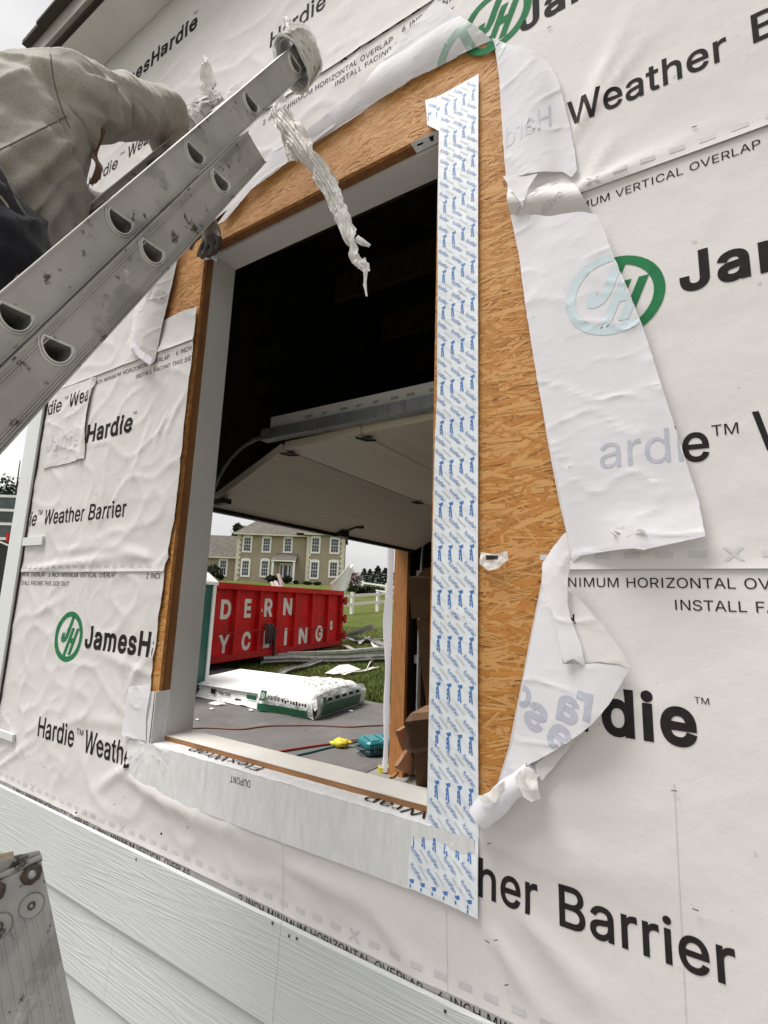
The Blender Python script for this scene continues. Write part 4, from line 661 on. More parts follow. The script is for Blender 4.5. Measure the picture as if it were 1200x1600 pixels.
put('C', emblem(-.126, Z(.657), .097), 2); put('C', text2d('JamesHardie', HVY, -.004, Z(.632), .076, .687, gap=6))
ex = at_y(1110, 724); wx = at_y(1180, 706)
put('C', text2d('Hardie', MED, ex.x - .262, ex.z + .006, .072, ex.x), 1, (ex.x - .06, None, None, None)); put('C', TM(ex.x + .006, ex.x + .047, ex.z + .05, ex.z + .071)); put('C', text2d(WB, MED, wx.x, wx.z, .072, wx.x + .625))
put('C', text2d(H2, REG, -.355, Z(.8955), .0185, .147), 1, (-.24, None, None, None)); put('C', text2d(H1, REG, .34, Z(.8955), .0185, .90))
put('D', dash_row(Z(.955), -.3, 1.5, .145, (0,)), 3)
put('D', emblem(-.385, Z(1.570), .099), 2); put('D', text2d('JamesHardie', HVY, -.319, Z(1.482), .077, .372, gap=6)); put('D', text2d('Weather', MED, -.207, Z(1.127), .068, .110)); put('D', text2d('Barrier', MED, .153, Z(1.134), .066, .42))
put('D', text2d(H1, REG, -1.278, Z(1.721), .020, -.717)); put('D', text2d(H2, REG, -.684, Z(1.733), .020, -.18), 1, (None, -.50, None, None)); put('D', text2d(INST, REG, -.940, Z(1.686), .0195, -.508))
put('D', dash_row(Z(1.780), -.9085, -.62, 0, (0,)), 1)
put('E', text2d('JamesHardie', HVY, -2.453, Z(2.50), .076, -1.762, gap=6)); put('E', TM(-1.80, -1.772, Z(2.585), Z(2.598))); put('E', emblem(-2.57, Z(2.50), .099), 2)
put('E', text2d('Hardie', MED, -2.547, Z(2.026), .066, -2.285)); put('E', TM(-2.275, -2.235, Z(2.085), Z(2.10))); put('E', text2d(WB, MED, -2.206, Z(2.036), .066, -1.581)); put('E', text2d('Hardie', MED, -1.275, Z(2.062), .068, -1.006)); put('E', text2d(WB, MED, -.93, Z(2.07), .068, -.31))
wall_tris = tri_loops([[(XC + .02, .80), (1.9, .80), (1.9, ZT - .004), (XC + .02, ZT - .004)], hole])
for c, (za_, zb_) in {'A': (.80, .90), 'B': (.873, 1.80), 'C': (1.728, 2.66), 'D': (2.585, 3.50), 'E': (3.425, ZT - .004)}.items():
  for sx in (((None, -1.1), (-1.1, None)) if c == 'C' else ((None, None),)):
    b = MB(); add_sheet(b, clip_tris(wall_tris, (*sx, za_, zb_)), lambda x, z: Vector((x, -wrap_h(c, x, z), z)), 0, .0125)
    if c == 'B':                                      # pencil lines snapped on the sheet
        for (p, q) in (((1053.7, 1222), (1073, 1600)), ((700, 1418), (704, 1560)), ((446, 1318), (446, 1420))):
            (ax, az), (bx, bz) = wxz([p, q]); put('B', tri_loops([[(ax - .0006, az), (ax + .0006, az), (bx + .0006, bz), (bx - .0006, bz)]]), 3)
    for tris, m in P[c]: add_sheet(b, clip_tris(tris, (*sx, None, None)), lambda x, z: Vector((x, -wrap_h(c, x, z, .0007 if m == 3 else .0009), z)), m, .0125)
    b.build('house_wrap', ['wrap', 'ink', 'green', 'ghost', 'galv'], gar, fixn=False)

# ---- staples
M['hinge'] = simple('hinge_steel', (.06, .055, .05), .5, .6)
st_px = [(1043, 835), (1054, 1232), (770, 1312), (780, 1461), (795, 1532), (765, 1465), (1087, 1415), (190, 750), (155, 773), (98, 1150), (185, 1255), (100, 1121), (75, 1197), (45, 885), (118, 942), (892, 308), (300, 1290), (130, 880), (900, 480), (1085, 205), (860, 50)]
for q in st_px:
    (x, z), = wxz([q]); a = random.uniform(-.6, .6); h = wrinkle(x, z) + .0098
    b = MB(); b.bar((x - .0045 * math.cos(a), -h, z - .0045 * math.sin(a)), (x + .0045 * math.cos(a), -h, z + .0045 * math.sin(a)), .0012, .0012); b.build('staple', 'hinge', gar)

# ---- torn and folded back pieces of the wrap
def poly_d(x, z, line):
    best = 9
    for (ax, az), (bx, bz) in zip(line, line[1:]):
        d2 = (bx - ax) ** 2 + (bz - az) ** 2; t = max(0, min(1, ((x - ax) * (bx - ax) + (z - az) * (bz - az)) / d2))
        best = min(best, math.hypot(x - ax - t * (bx - ax), z - az - t * (bz - az)))
    return best
def flap(name, px, hf, mats, prints=(), y=-.012, res=.012):
    P2 = []
    for (ax, az), (bx, bz) in zip(wxz(px, y), wxz(px[1:] + px[:1], y)):     # torn, not cut
        n = max(1, int(math.hypot(bx - ax, bz - az) / .010))
        for k in range(n):
            t = k / n; e = .0011 * math.sin(min(1, t * 2 if t < .5 else 2 - 2 * t) * 1.57) if n > 2 else 0
            P2.append((ax + (bx - ax) * t + e * noise.noise((ax * 300 + k * .9, az * 90, 1)) * 1.6, az + (bz - az) * t + e * noise.noise((ax * 200, az * 300 + k * .9, 5)) * 1.6))
    hf0 = hf
    def hf(x, z):
        r = 1 - abs(noise.noise((x * 6 + z * 9, z * 5 - x * 7, 3.7))); q = 1 - abs(noise.noise((x * 17 - z * 6, z * 13, 9.1)))
        return hf0(x, z) + .0022 * (r ** 22) + .0008 * q ** 16
    b = MB(); add_sheet(b, tri_loops([P2]), lambda x, z: Vector((x, -hf(x, z), z)), 0, res)
    for tris, m in prints: add_sheet(b, tris, lambda x, z: Vector((x, -hf(x, z) - .0006, z)), m, res)
    return b.build(name, mats, gar, fixn=False)
def in_poly(tris, poly): return [t for t in grid_cut(tris, .006) if all(inside(p[0], p[1], poly) for p in t)]
zr_ = crop(750, 0, 2.667); zl_ = crop(740, 780, 2.609)
# upper lobe
pa = zr_([(50, 155), (110, 190), (180, 215), (240, 235), (290, 275), (330, 350), (355, 440), (378, 540), (397, 640), (407, 715), (385, 745), (345, 722), (270, 730), (190, 742), (108, 748), (100, 640), (88, 480), (78, 300), (66, 205)])
hl = wxz(zr_([(50, 155), (66, 205), (78, 300), (88, 480), (100, 640), (108, 748)]), -.012); pw = wxz(pa, -.012)
ha = lambda x, z: .010 + .016 * math.sin(min(1, poly_d(x, z, hl) / .13) * 2.6) + .004 * noise.noise((x * 12, z * 6, 5)) + .006 * smooth(2.62, 2.5, z)
ws = at_y(*zr_([(108, 640)])[0], -.012)
flap('torn_wrap_flap', pa, ha, ['back', 'ghostb', 'ghostg'], [(in_poly(text2d('Hard', REG, ws.x, ws.z + .012, .058, ws.x + .115, mirror=True), pw), 1), (in_poly(emblem(-.41, 3.150, .075, True), pw), 2)])
# lower lobe with the emblem showing through
pb = zr_([(125, 892), (160, 1060), (185, 1250), (215, 1450), (240, 1600)]) + zl_([(300, 0), (355, 0), (380, 132), (402, 256), (440, 230), (540, 216), (600, 210), (660, 206), (700, 212), (945, 156), (915, 0)]) + zr_([(750, 1590), (680, 1370), (620, 1220), (560, 1080), (515, 960), (490, 912), (420, 905), (300, 918), (200, 900)])
pb = [p for p in pb if p != zl_([(300, 0)])[0]]
hl2 = wxz(zr_([(125, 892), (160, 1060), (185, 1250), (215, 1450), (240, 1600)]) + zl_([(380, 132), (402, 256)]), -.014); pw2 = wxz(pb, -.014)
def hb(x, z):
    d = poly_d(x, z, hl2); return .011 + .020 * math.sin(min(1, d / .26) * 2.7) + .003 * noise.noise((x * 7, z * 4, 9)) + .010 * smooth(1.86, 1.76, z) * smooth(.03, .12, d)
(gx, gz), (gx2, gz2) = wxz([(940, 735), (1070, 725)], -.014)
gh = text2d('ardi', REG, gx, gz, .068, gx2 + .0)
flap('torn_wrap_flap', pb, hb, ['back', 'ghostb', 'ghostg'], [(in_poly(emblem(-.126 + .001, Z(.657), .096), pw2), 2), (in_poly(gh, pw2), 1)], -.014)
# crumple between the lobes, its printed face turned out
pc = zr_([(108, 750), (180, 868), (245, 772), (300, 738), (350, 724), (386, 748), (430, 830), (480, 905), (490, 914), (420, 903), (300, 914), (200, 897), (126, 893)])
pw3 = wxz(pc, -.02); (cx_, cz_), = wxz(zr_([(290, 830)]), -.02)
hc = lambda x, z: .022 + .012 * math.cos((z - cz_) * 55 + (x - cx_) * 20) + .003 * noise.noise((x * 14, z * 14, 2))
prn = []
for q, (dx, dz) in zip(zr_([(305, 758), (232, 820), (160, 880)]), ((1, .6), (1, .6), (1, .5))):
    (x, z), = wxz([q], -.02); prn += tri_loops([[(x - .006, z - .007), (x + .008, z - .001), (x + .008, z + .006), (x - .006, z)]])
def tilt(tris, cx, cz, a): ca, sa = math.cos(a), math.sin(a); return [[(cx + (u - cx) * ca - (v - cz) * sa, cz + (u - cx) * sa + (v - cz) * ca) for u, v in t] for t in tris]
(ox, oz), (lx, lz) = wxz(zr_([(215, 935), (160, 1000)]), -.02)
prn2 = tilt(text2d('OVERLAP', REG, ox, oz, .016, ox + .085, mirror=True), ox, oz, .42)
flap('crumpled_wrap', pc, hc, ['wrap', 'ink', 'ghost'], [(prn, 2), (in_poly(prn2, pw3), 2)], -.02, .006)
flap('crumpled_wrap', zr_([(100, 742), (190, 742), (245, 735), (205, 790), (180, 868), (150, 820), (125, 790)]), lambda x, z: .036 + .004 * noise.noise((x * 20, z * 20, 3)), ['back'], (), -.03, .006)
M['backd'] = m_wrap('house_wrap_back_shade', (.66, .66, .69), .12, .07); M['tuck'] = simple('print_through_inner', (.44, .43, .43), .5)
prn3 = tilt(text2d('FACING TH', REG, lx, lz, .014, lx + .10, mirror=True), lx, lz, .18)
# tear lip at the lower edge of the lobe
flap('torn_wrap_flap', zl_([(548, 122), (590, 135), (625, 150), (650, 138), (680, 122), (700, 135), (725, 155), (715, 185), (695, 213), (660, 206), (620, 180), (580, 155)]), lambda x, z: .042 + .012 * math.sin((x * 60)) * .3 - .02 * smooth(1.80, 1.78, z), ['wrap'], (), -.035, .005)
flap('torn_wrap_flap', zl_([(548, 122), (570, 128), (590, 148), (630, 152), (660, 128), (690, 122), (718, 150), (690, 140), (655, 142), (632, 160), (592, 158)]), lambda x, z: .050 + .002 * math.sin(x * 300), ['plastic'], (), -.045, .004)
# hanging twisted strip
ps = zl_([(380, 138), (330, 195), (287, 260), (280, 340), (300, 400), (330, 470), (350, 560), (374, 668), (395, 655), (412, 648), (438, 668), (456, 682), (445, 610), (420, 540), (398, 480), (386, 420), (385, 340), (398, 262)])
hs0 = wxz(zl_([(385, 138), (335, 300), (350, 420), (400, 640)]), -.03)
flap('torn_wrap_strip', ps, lambda x, z: .052 - 9.0 * poly_d(x, z, hs0) ** 2 + .003 * noise.noise((x * 30, z * 9, 1)), ['back'], (), -.04, .006)
# lower triangle: back face with the letters showing through, and its upturned printed corner
pt = zl_([(280, 335), (345, 520), (374, 668), (440, 668), (520, 664), (600, 675), (641, 690), (600, 762), (560, 830), (500, 900), (440, 950), (300, 1040), (215, 1085), (170, 1110), (95, 1180), (150, 1000), (195, 760), (240, 530)])
hl4 = wxz(zl_([(280, 335), (240, 530), (195, 760), (150, 1000), (95, 1180)]), -.018)
ht = lambda x, z: .010 + .034 * math.sin(min(1, poly_d(x, z, hl4) / .22) * 2.4) + .003 * noise.noise((x * 9, z * 9, 6))
pw4 = wxz(pt, -.018); (e1x, e1z), (e2x, e2z) = wxz(zl_([(195, 905), (300, 985)]), -.018)

def lone(ch, zx, zy, h, a):                            # one letter seen from behind
    (u, v), = wxz(zl_([(zx, zy)]), -.018); return tilt(text2d(ch, HVY, u - h * .38, v - h * .4, h, mirror=True), u, v, a)
g1 = lone('r', 478, 838, .060, -.15) + lone('d', 196, 800, .05, -.25); g2 = lone('a', 398, 848, .058, -.2) + lone('s', 262, 885, .064, -.5) + lone('e', 360, 962, .058, -.5)
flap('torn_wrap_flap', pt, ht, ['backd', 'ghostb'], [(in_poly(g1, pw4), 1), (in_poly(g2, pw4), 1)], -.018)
pu = zl_([(386, 372), (420, 395), (458, 432), (520, 500), (575, 575), (615, 632), (641, 688), (600, 672), (520, 662), (440, 666), (400, 655), (390, 520)])
yl = tilt(text2d('Y', REG, 0, 0, .02), 0, 0, 0); (yx, yz), (vx, vz) = wxz(zl_([(402, 512), (412, 640)]), -.03)
flap('torn_wrap_flap', pu, lambda x, z: .036 + .004 * noise.noise((x * 10, z * 10, 7)), ['wrap', 'ink'], [(tilt(text2d('Y', HVY if 'Y' in HVY else REG, yx, yz, .015, mirror=True), yx, yz, .5), 1), (tilt(text2d('L', HVY, vx, vz, .012), vx, vz, -.3), 1)], -.03)
flap('torn_wrap_strip', zl_([(445, 950), (370, 1040), (280, 1147), (262, 1120), (250, 1085), (300, 1042)]), lambda x, z: .022, ['wrap'], (), -.02)
# rolled lower end
a_, c_ = at_y(*zl_([(20, 1300)])[0], -.03), at_y(*zl_([(235, 1110)])[0], -.034)
b = MB(); pts = [a_.lerp(c_, t / 8) + Vector((0, .004 * math.sin(t), .003 * math.sin(t * 1.7))) for t in range(9)]
b.tube(pts, [.024, .027, .026, .024, .023, .022, .021, .020, .016], 16, cap=False); o = b.build('rolled_wrap', 'back', gar, fixn=False)
flap('torn_wrap_strip', zl_([(168, 1135), (190, 1105), (225, 1088), (250, 1105), (262, 1150), (272, 1220), (235, 1236), (205, 1215), (190, 1180)]), lambda x, z: .062 + .006 * noise.noise((x * 40, z * 40, 3)), ['plastic'], (), -.06, .005)
flap('torn_wrap_strip', zl_([(10, 1210), (50, 1205), (100, 1165), (130, 1145), (125, 1190), (90, 1235), (40, 1240)]), lambda x, z: .060 + .006 * noise.noise((x * 40, z * 40, 5)), ['plastic'], (), -.06, .005)
# flap along the head of the opening
p0 = [(683, 4), (706, 17), (738, 44), (768, 60), (740, 74), (695, 95), (640, 125), (581, 162), (547, 187), (493, 220), (455, 246), (485, 206), (508, 189), (533, 169), (567, 147), (584, 121), (610, 84), (635, 53), (660, 28)]
pw5 = wxz(p0, -.016); h0l = wxz([(768, 60), (695, 95), (581, 162), (455, 246)], -.016)
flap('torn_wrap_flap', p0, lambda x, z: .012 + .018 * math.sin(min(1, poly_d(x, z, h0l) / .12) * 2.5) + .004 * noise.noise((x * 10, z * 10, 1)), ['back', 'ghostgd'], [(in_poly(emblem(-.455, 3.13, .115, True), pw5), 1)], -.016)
flap('torn_wrap_flap', [(405, 262), (425, 232), (480, 205), (520, 180), (567, 148), (520, 200), (450, 252), (390, 300), (350, 345), (337, 352), (360, 320)], lambda x, z: .016 + .004 * noise.noise((x * 9, z * 9, 2)), ['back'], (), -.016)
# flap left of the opening
p6 = [(277, 398), (272, 428), (262, 466), (253, 505), (241, 563), (236, 571), (219, 559), (206, 543), (203, 536), (211, 520), (211, 505), (205, 482), (222, 440), (250, 405)]
pw6 = wxz(p6, -.02); (fx_, fz_), = wxz([(217, 470)], -.02); h6 = wxz([(277, 398), (262, 466), (241, 563)], -.02)
flap('torn_wrap_flap', p6, lambda x, z: .016 + .03 * math.sin(min(1, poly_d(x, z, h6) / .2) * 2.6), ['wrap', 'tuck'], [(in_poly(tilt(text2d('ard', HVY, fx_, fz_, .065, fx_ + .20, mirror=True), fx_, fz_, -.38), pw6), 1)], -.02)
flap('torn_wrap_strip', [(236, 571), (219, 559), (206, 543), (203, 536), (207, 528), (222, 548), (240, 560)], lambda x, z: .055, ['back'], (), -.05)
# patch at the corner
pp = crop(0, 550, 3)([(240, 180), (300, 172), (455, 118), (452, 150), (440, 175), (428, 230), (414, 300), (408, 420), (401, 500), (330, 520), (203, 548), (222, 430)])
pw7 = wxz(pp, -.012); (jx, jz), (jx2, jz2) = wxz(crop(0, 550, 3)([(225, 470), (400, 422)]), -.012)
hp = lambda x, z: wrap_h('C', x, z, .004 + .007 * math.exp(-((x + 2.235) / .02) ** 2)) + .003 * abs(noise.noise((x * 9, z * 5, 12)))
flap('wrap_patch', pp, hp, ['wrap', 'ink', 'ghost'], [(clip_tris(text2d('Hardie', MED, -2.745, Z(.818), .066, -2.478), (XL, None, None, None)), 1), (TM(-2.462, -2.425, Z(.868), Z(.886)), 1), (clip_tris(text2d('Weat', MED, -2.408, Z(.824), .064, -2.195), (None, -2.235, None, None)), 1), (text2d('Jame', HVY, -2.56, jz + .002, .07, -2.27), 2)], -.008)
# small torn scrap beside the tape
ps_ = [(750, 862), (770, 866), (792, 861), (794, 874), (779, 888), (763, 892), (750, 882)]
flap('torn_wrap_strip', ps_, lambda x, z: .016 + .006 * noise.noise((x * 60, z * 60, 3)), ['plastic', 'black'], [(tri_loops([wxz([(760, 868), (778, 868), (778, 874), (760, 875)], -.016)]), 1)], -.016, .004)

# ---- creped sill flashing, folded over the sill and up the left jamb
fo = wxz([(205, 1160), (204, 1180), (210, 1203), (225, 1225), (250, 1241), (300, 1259), (350, 1277), (400, 1297), (470, 1322), (560, 1354), (640, 1384), (700, 1400), (748, 1418)]) + [(-.44, 1.172), (X1 - .06, 1.172), (-1.0, 1.172), (-1.45, 1.172), (X0 - .004, 1.176), (X0 - .004, 1.335), (-1.60, 1.330), (-1.604, 1.24), (-1.612, 1.19)]
def hx(x, z):
    h = .0135 + .0008 * noise.noise((x * 22, z * 2, 1)) * smooth(1.03, 1.08, z)
    for c0 in (-1.28, -1.15, -1.02, -.93): h += .0016 * smooth(1.02, 1.06, z) * math.exp(-((x - c0 - .02 * (z - 1.1)) / .004) ** 2)
    cx2, cz2 = -1.552, 1.172; r = math.hypot(x - cx2, z - cz2)
    if x < -1.45 and z < 1.2: a = math.atan2(z - cz2, x - cx2); h += .0030 * smooth(.015, .05, r) * (1 - smooth(.09, .15, r)) * (1 - abs(noise.noise((a * 5.5, r * 4, 3)))) ** 6
    return h
b = MB(); add_sheet(b, tri_loops([fo]), lambda x, z: Vector((x, -hx(x, z), z)), 0, .006)
vs = []; fs = []; n = 60
for i in range(n + 1):
    x = X0 - .004 + (X1 + .02 - X0) * i / n
    for y, z in ((-.0135, 1.1722), (-.009, 1.1742), (.0, Z0 + .0045), (.02, Z0 + .004), (.0362, Z0 + .004)): vs.append((x, y + .0008 * noise.noise((x * 40, 0, 0)), z + .0012 * noise.noise((x * 30, y * 40, 3))))
for i in range(n):
    for k in range(4): fs.append((i * 5 + k, (i + 1) * 5 + k, (i + 1) * 5 + k + 1, i * 5 + k + 1))
b.add(vs, fs, 0, True)
b.box((X0 + .0003, -.013, Z0 + .003), (X0 + .0035, .0402, 1.335))
def top_print(s, x0, x1, y0_, cap):                   # upside down lettering on the folded top
    for t in text2d(s, REG, x0, 0, cap, x1, mirror=False):
        b.add([(x0 + x1 - u, y0_ - v, Z0 + .0068) for u, v in t], [(0, 1, 2)], 1)
lx0, lx1 = at_z(297, 1180, 1.176).x, at_z(392, 1205, 1.176).x
top_print('FlexWrap', -1.395, -1.085, .033, .034); top_print('FlexWrap', -.735, -.425, .033, .034)
(dx0, dz0), (dx1, dz1) = wxz([(360, 1212), (391, 1220)], -.014)
tt = text2d('DUPONT', REG, dx0, dz0, .018, dx1); cxm, czm = (dx0 + dx1) / 2, dz0 + .004
add_sheet(b, [[(2 * cxm - u, 2 * czm - v - .006) for u, v in t] for t in tt], lambda x, z: Vector((x, -hx(x, z) - .0006, z)), 1, .01)
b.build('sill_flashing', ['flex', 'ink'], gar, fixn=False)
flap('flashing_patch', [(203, 1073), (236, 1068), (237, 1079), (230, 1120), (229, 1157), (196, 1151), (192, 1146), (198, 1110)], lambda x, z: .0175 + .002 * noise.noise((x * 15, z * 9, 4)) + .004 * smooth(-1.68, -1.72, x), ['back'], (), -.014)

# ---- printed flashing tape down the right side
tp = wxz([(665, 158), (689, 150), (740, 121), (748, 116)], -.006) + [(-.4345, 2.6), (-.4335, 2.0), (-.4340, 1.5)] + wxz([(749, 1433), (697, 1408), (640, 1384), (641, 1337), (648, 1292)], -.008)
tp += wxz([(667, 1284), (668, 1240), (670, 1130), (672, 1040), (676, 900), (676, 837), (680, 680), (683, 619), (684, 400), (684, 320), (686, 205)], -.008) + wxz([(668, 196), (667, 178)], -.006)
def htp(x, z):
    h = .0085 + .0010 * noise.noise((x * 14, z * 5, 2)) + .008 * smooth(1.2, 1.1, z)
    for q, a, l in ((2.44, .35, .05), (1.63, .1, .05), (1.33, -.3, .06), (1.15, .9, .03), (1.09, -.7, .03)): h += .0022 * math.exp(-(((z - q) - a * (x + .49)) / .0035) ** 2) * math.exp(-((x + .48) / l) ** 2)
    return h
b = MB(); add_sheet(b, tri_loops([tp]), lambda x, z: Vector((x, -htp(x, z), z)), 0, .01)
word = text2d('HydroFlash', BLU, 0, 0, .0086, .0365, gap=4)
marks = []; pale = []
def stamp(tris, cx, cz, a): ca, sa = math.cos(a), math.sin(a); return [[(cx + u * ca - v * sa, cz + u * sa + v * ca) for u, v in t] for t in tris]
PER = .104; z = 1.02; k = 0
while z < 3.5:
    for cidx in range(-3, 5):
        for row in (0, 1):
            marks += stamp(word, -.547 + .0395 * cidx, z + .065 + row * .034, -.80)
    for cidx in range(-3, 6):
        for row in (0, 1): pale += stamp(tri_loops([[(0, 0), (.030, 0), (.030, .004), (0, .004)]]), -.566 + .0395 * cidx, z + .066 + row * .034, -.80)
    for cidx in range(-4, 6):
        x = -.5295 + .0268 * cidx
        marks += tri_loops([[(x - .0055, z + .036), (x + .006, z + .039), (x + .0065, z + .032), (x + .0012, z + .030), (x + .0045, z + .0), (x + .0012, z + .0), (x - .0016, z + .030)]])
        marks += [t for i in range(3) for t in tri_loops([[(x - .0045, z + .003 + i * .0085), (x - .0010, z + .003 + i * .0085), (x - .0010, z + .0098 + i * .0085), (x - .0045, z + .0098 + i * .0085)]])]
    z += PER
keep = [t for t in marks if all(inside(p[0], p[1], tp) for p in t) and all(-.5525 < p[0] < -.4375 or p[1] < 1.17 or p[1] > 3.0 for p in t)]
b_ = b; b_.add([], [])
for t in keep: b.add([(u, -htp(u, v) - .0006, v) for u, v in t], [tuple(range(len(t)))], 1)
for t in pale:
    if all(inside(p[0], p[1], tp) and (-.5525 < p[0] < -.4375 or p[1] < 1.17) for p in t): b.add([(u, -htp(u, v) - .0005, v) for u, v in t], [tuple(range(len(t)))], 2)
o = b.build('flashing_tape', ['tape', 'blue', 'pale'], gar, fixn=False)
b = MB(); b.box((X1 - .09, .0, Z1 - .0020), (X1 - .0015, .036, Z1 - .0008)); b.add([(u, y, Z1 - .0025) for u, y in ((X1 - .075, .01), (X1 - .055, .012), (X1 - .06, .018), (X1 - .078, .016))], [(0, 1, 2, 3)], 1); b.add([(u, y, Z1 - .0025) for u, y in ((X1 - .035, .006), (X1 - .02, .008), (X1 - .028, .024), (X1 - .036, .022))], [(0, 1, 2, 3)], 1)
b.build('flashing_tape', ['tape', 'ink'], gar)

# ---- lap siding under the wrap
exps = [.8595, .638, .432, .222, .012]
for i in range(4):
    top, bot = exps[i], exps[i + 1]
    for xa_, xb_ in ((XC + .13, -.945 if i == 0 else (-1.62 if i == 1 else -.2)), (-.944 if i == 0 else (-1.619 if i == 1 else -.199), 4.6)):
        b = MB(); t0 = .008
        prof = [(-.010 if i == 0 else -.009, top + (.0 if i == 0 else .03)), (-.017 if i == 0 else -.010, top - .0015 if i == 0 else top + .029), (-.0185, top - .004), (-.026, bot + .0), (-.0275, bot - .001), (-.0180, bot - .0015)]
        prof = [(-.0125, top + (0 if i == 0 else .03)), (-.0150 if i == 0 else -.0130, top + (.0 if i == 0 else .03)), (-.0195, top - .005), (-.0290, bot + .0015), (-.0285, bot), (-.0200, bot)]
        nseg = 2; vs = [(x, y, z) for x in (xa_, xb_) for y, z in prof]; n = len(prof)
        b.add(vs, [(k, k + 1, n + k + 1, n + k) for k in range(n - 1)] + [tuple(range(n)), tuple(range(2 * n - 1, n - 1, -1))])
        b.build('siding_board', 'siding', gar)
b = MB()
for q in [(118, 1270), (251, 1303), (425, 1443), (451, 1463), (463, 1467), (695, 1581), (212, 1343)]:
    p = at_y(*q, -.022); b = MB(); b.ball((p.x, -.0200, p.z), (.0035, .003, .0035)); b.build('nail_head', 'black', gar)

# ---- corner trim and clips
b = MB(); b.box((XC - .001, -.0246, .0), (-2.632, -.002, ZT - .002)); b.box((XC - .022, -.0245, .0), (XC - .0011, .10, ZT - .003)); b.build('corner_trim', 'trim', gar)
b = MB(); b.box((-2.6318, -.0150, .88), (-2.624, -.0100, ZT - .01)); b.build('trim_seam', 'gap', gar)
for q0, q1 in (((52, 839), (65, 851)), ((2, 1141), (19, 1159))):
    a_, c_ = at_y(*q0, -.02), at_y(*q1, -.02); b = MB(); b.box((-2.631, -.022, c_.z), (c_.x, -.011, a_.z)); b.build('trim_clip', 'trim', gar)

# ---- overhead door pulled open, rails, door post
def m_door():
    t = NT('door_skin'); v = t.tc.outputs['Object']; wv = t.n('ShaderNodeTexNoise', Scale=1.0, Detail=3.0); t.l(t.mapped((60, 1.2, 60)), wv.inputs[0])
    c = t.ramp(wv.outputs['Fac'], [(.3, (.72, .62, .48)), (.7, (.80, .72, .59))]); t.bump(wv.outputs['Fac'], .25, .003); return t.set(c, .55, 0, .3)
M['doorskin'] = m_door(); 
door = [(-2.50, 2.17), (-1.90, 2.45), (-1.39, 2.462), (-.88, 2.472), (-.37, 2.482)]
for i in range(4):
    (xa_, za_), (xb_, zb_) = door[i], door[i + 1]; d = Vector((xb_ - xa_, 0, zb_ - za_)).normalized(); g = d * .004
    b = MB(); b.bar(Vector((xa_, DY0, za_ + .022)) + g, Vector((xb_, DY0, zb_ + .022)) - g, .0, .04) if False else None
    n_ = Vector((-d.z, 0, d.x)) * .042; A, Bp = Vector((xa_, 0, za_)) + g, Vector((xb_, 0, zb_)) - g
    vs = [Vector((p.x, y, p.z)) for y in (DY0, DY1) for p in (A, Bp, Bp + n_, A + n_)]
    b.add(vs, [(0, 1, 2, 3), (4, 7, 6, 5), (0, 4, 5, 1), (1, 5, 6, 2), (2, 6, 7, 3), (3, 7, 4, 0)])
    o = b.build('door_section', 'doorskin', gar)
    for y in (DY0 + .05, (DY0 + DY1) / 2 + .25, DY1 - .1):
        h = MB(); p = Vector((xb_, y, zb_ - .006)); h.box((p.x - .03, y - .014, p.z - .005), (p.x + .03, y + .014, p.z)); h.tube([(p.x - .035, y - .045, p.z - .008), (p.x, y, p.z - .016), (p.x + .035, y + .035, p.z - .008)], .006, 6); h.build('door_hinge', 'hinge', gar)
b = MB(); b.bar((-2.505, DY0, 2.168), (-2.505, DY1, 2.168), .045, .03); b.build('bottom_seal', 'black', gar)
h = MB(); p = at_x(532, 832, -2.47); h.box((-2.50, p.y - .05, 2.15), (-2.42, p.y + .05, 2.20)); h.tube([(-2.45, p.y, 2.19), (-2.36, p.y + .05, 2.235), (-2.33, p.y + .12, 2.24)], .012, 6); h.build('door_handle', 'hinge', gar)
for y, nm in ((DY0 - .035, 'door_track'), (DY1 + .035, 'door_track')):
    b = MB(); b.box((-2.02, y - .03, 2.50), (-.2, y - .026, 2.56)); b.box((-2.02, y - .0259, 2.50), (-.2, y + .03, 2.504)); b.box((-2.02, y - .0259, 2.556), (-.2, y + .02, 2.56))
    arc = [(-2.02 - .40 * math.sin(a), y, 2.13 + .40 * math.cos(a)) for a in [R(10 * i) for i in range(10)]]; b.tube(arc + [(-2.44, y, 1.6), (-2.44, y, .05)], .012, 6)
    b.build(nm, 'galv', gar)
b = MB(); b.box((-2.45, DY0 + .0, 2.185), (-2.34, DY0 + .05, 2.215)); b.build('door_bracket', 'hinge', gar)
b = MB(); pts = [(fx1 + .01, DY1 + .002), (fx1 + .16, DY1 + .002), (fx1 + .16, DY1 + .042), (fx1 + .01, DY1 + .042)]
b.box((XC + .02, DY1 - .01, 0.0), (XC + .175, DY1 + .039, 3.2)); b.build('door_post', 'post', gar)
b = MB(); n = 16; vs = []
for i in range(n + 1):
    z = .02 + 2.3 * i / n; wv = .018 * math.sin(z * 3.1) + .012 * math.sin(z * 7.7); vs += [(XC + .012, DY1 - .012, z), (XC - .03 + wv * .6, DY1 - .024 - wv * .3, z), (XC - .062 + wv * 1.1, DY1 - .020, z)]
b.add(vs, [(i * 3 + k, i * 3 + k + 1, (i + 1) * 3 + k + 1, (i + 1) * 3 + k) for i in range(n) for k in range(2)], 0, True); b.build('wrap_edge', 'back', gar, fixn=False)
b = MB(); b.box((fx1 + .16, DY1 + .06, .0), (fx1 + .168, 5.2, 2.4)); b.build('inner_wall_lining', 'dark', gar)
b = MB(); b.tube([(-2.48, 3.62, .02), (-2.50, 3.64, 1.7)], .022, 10); b.tube([(-2.50, 3.64, 1.7), (-2.49, 3.68, 2.0), (-2.40, 3.85, 2.15)], .022, 10); b.build('conduit', 'galv', gar)
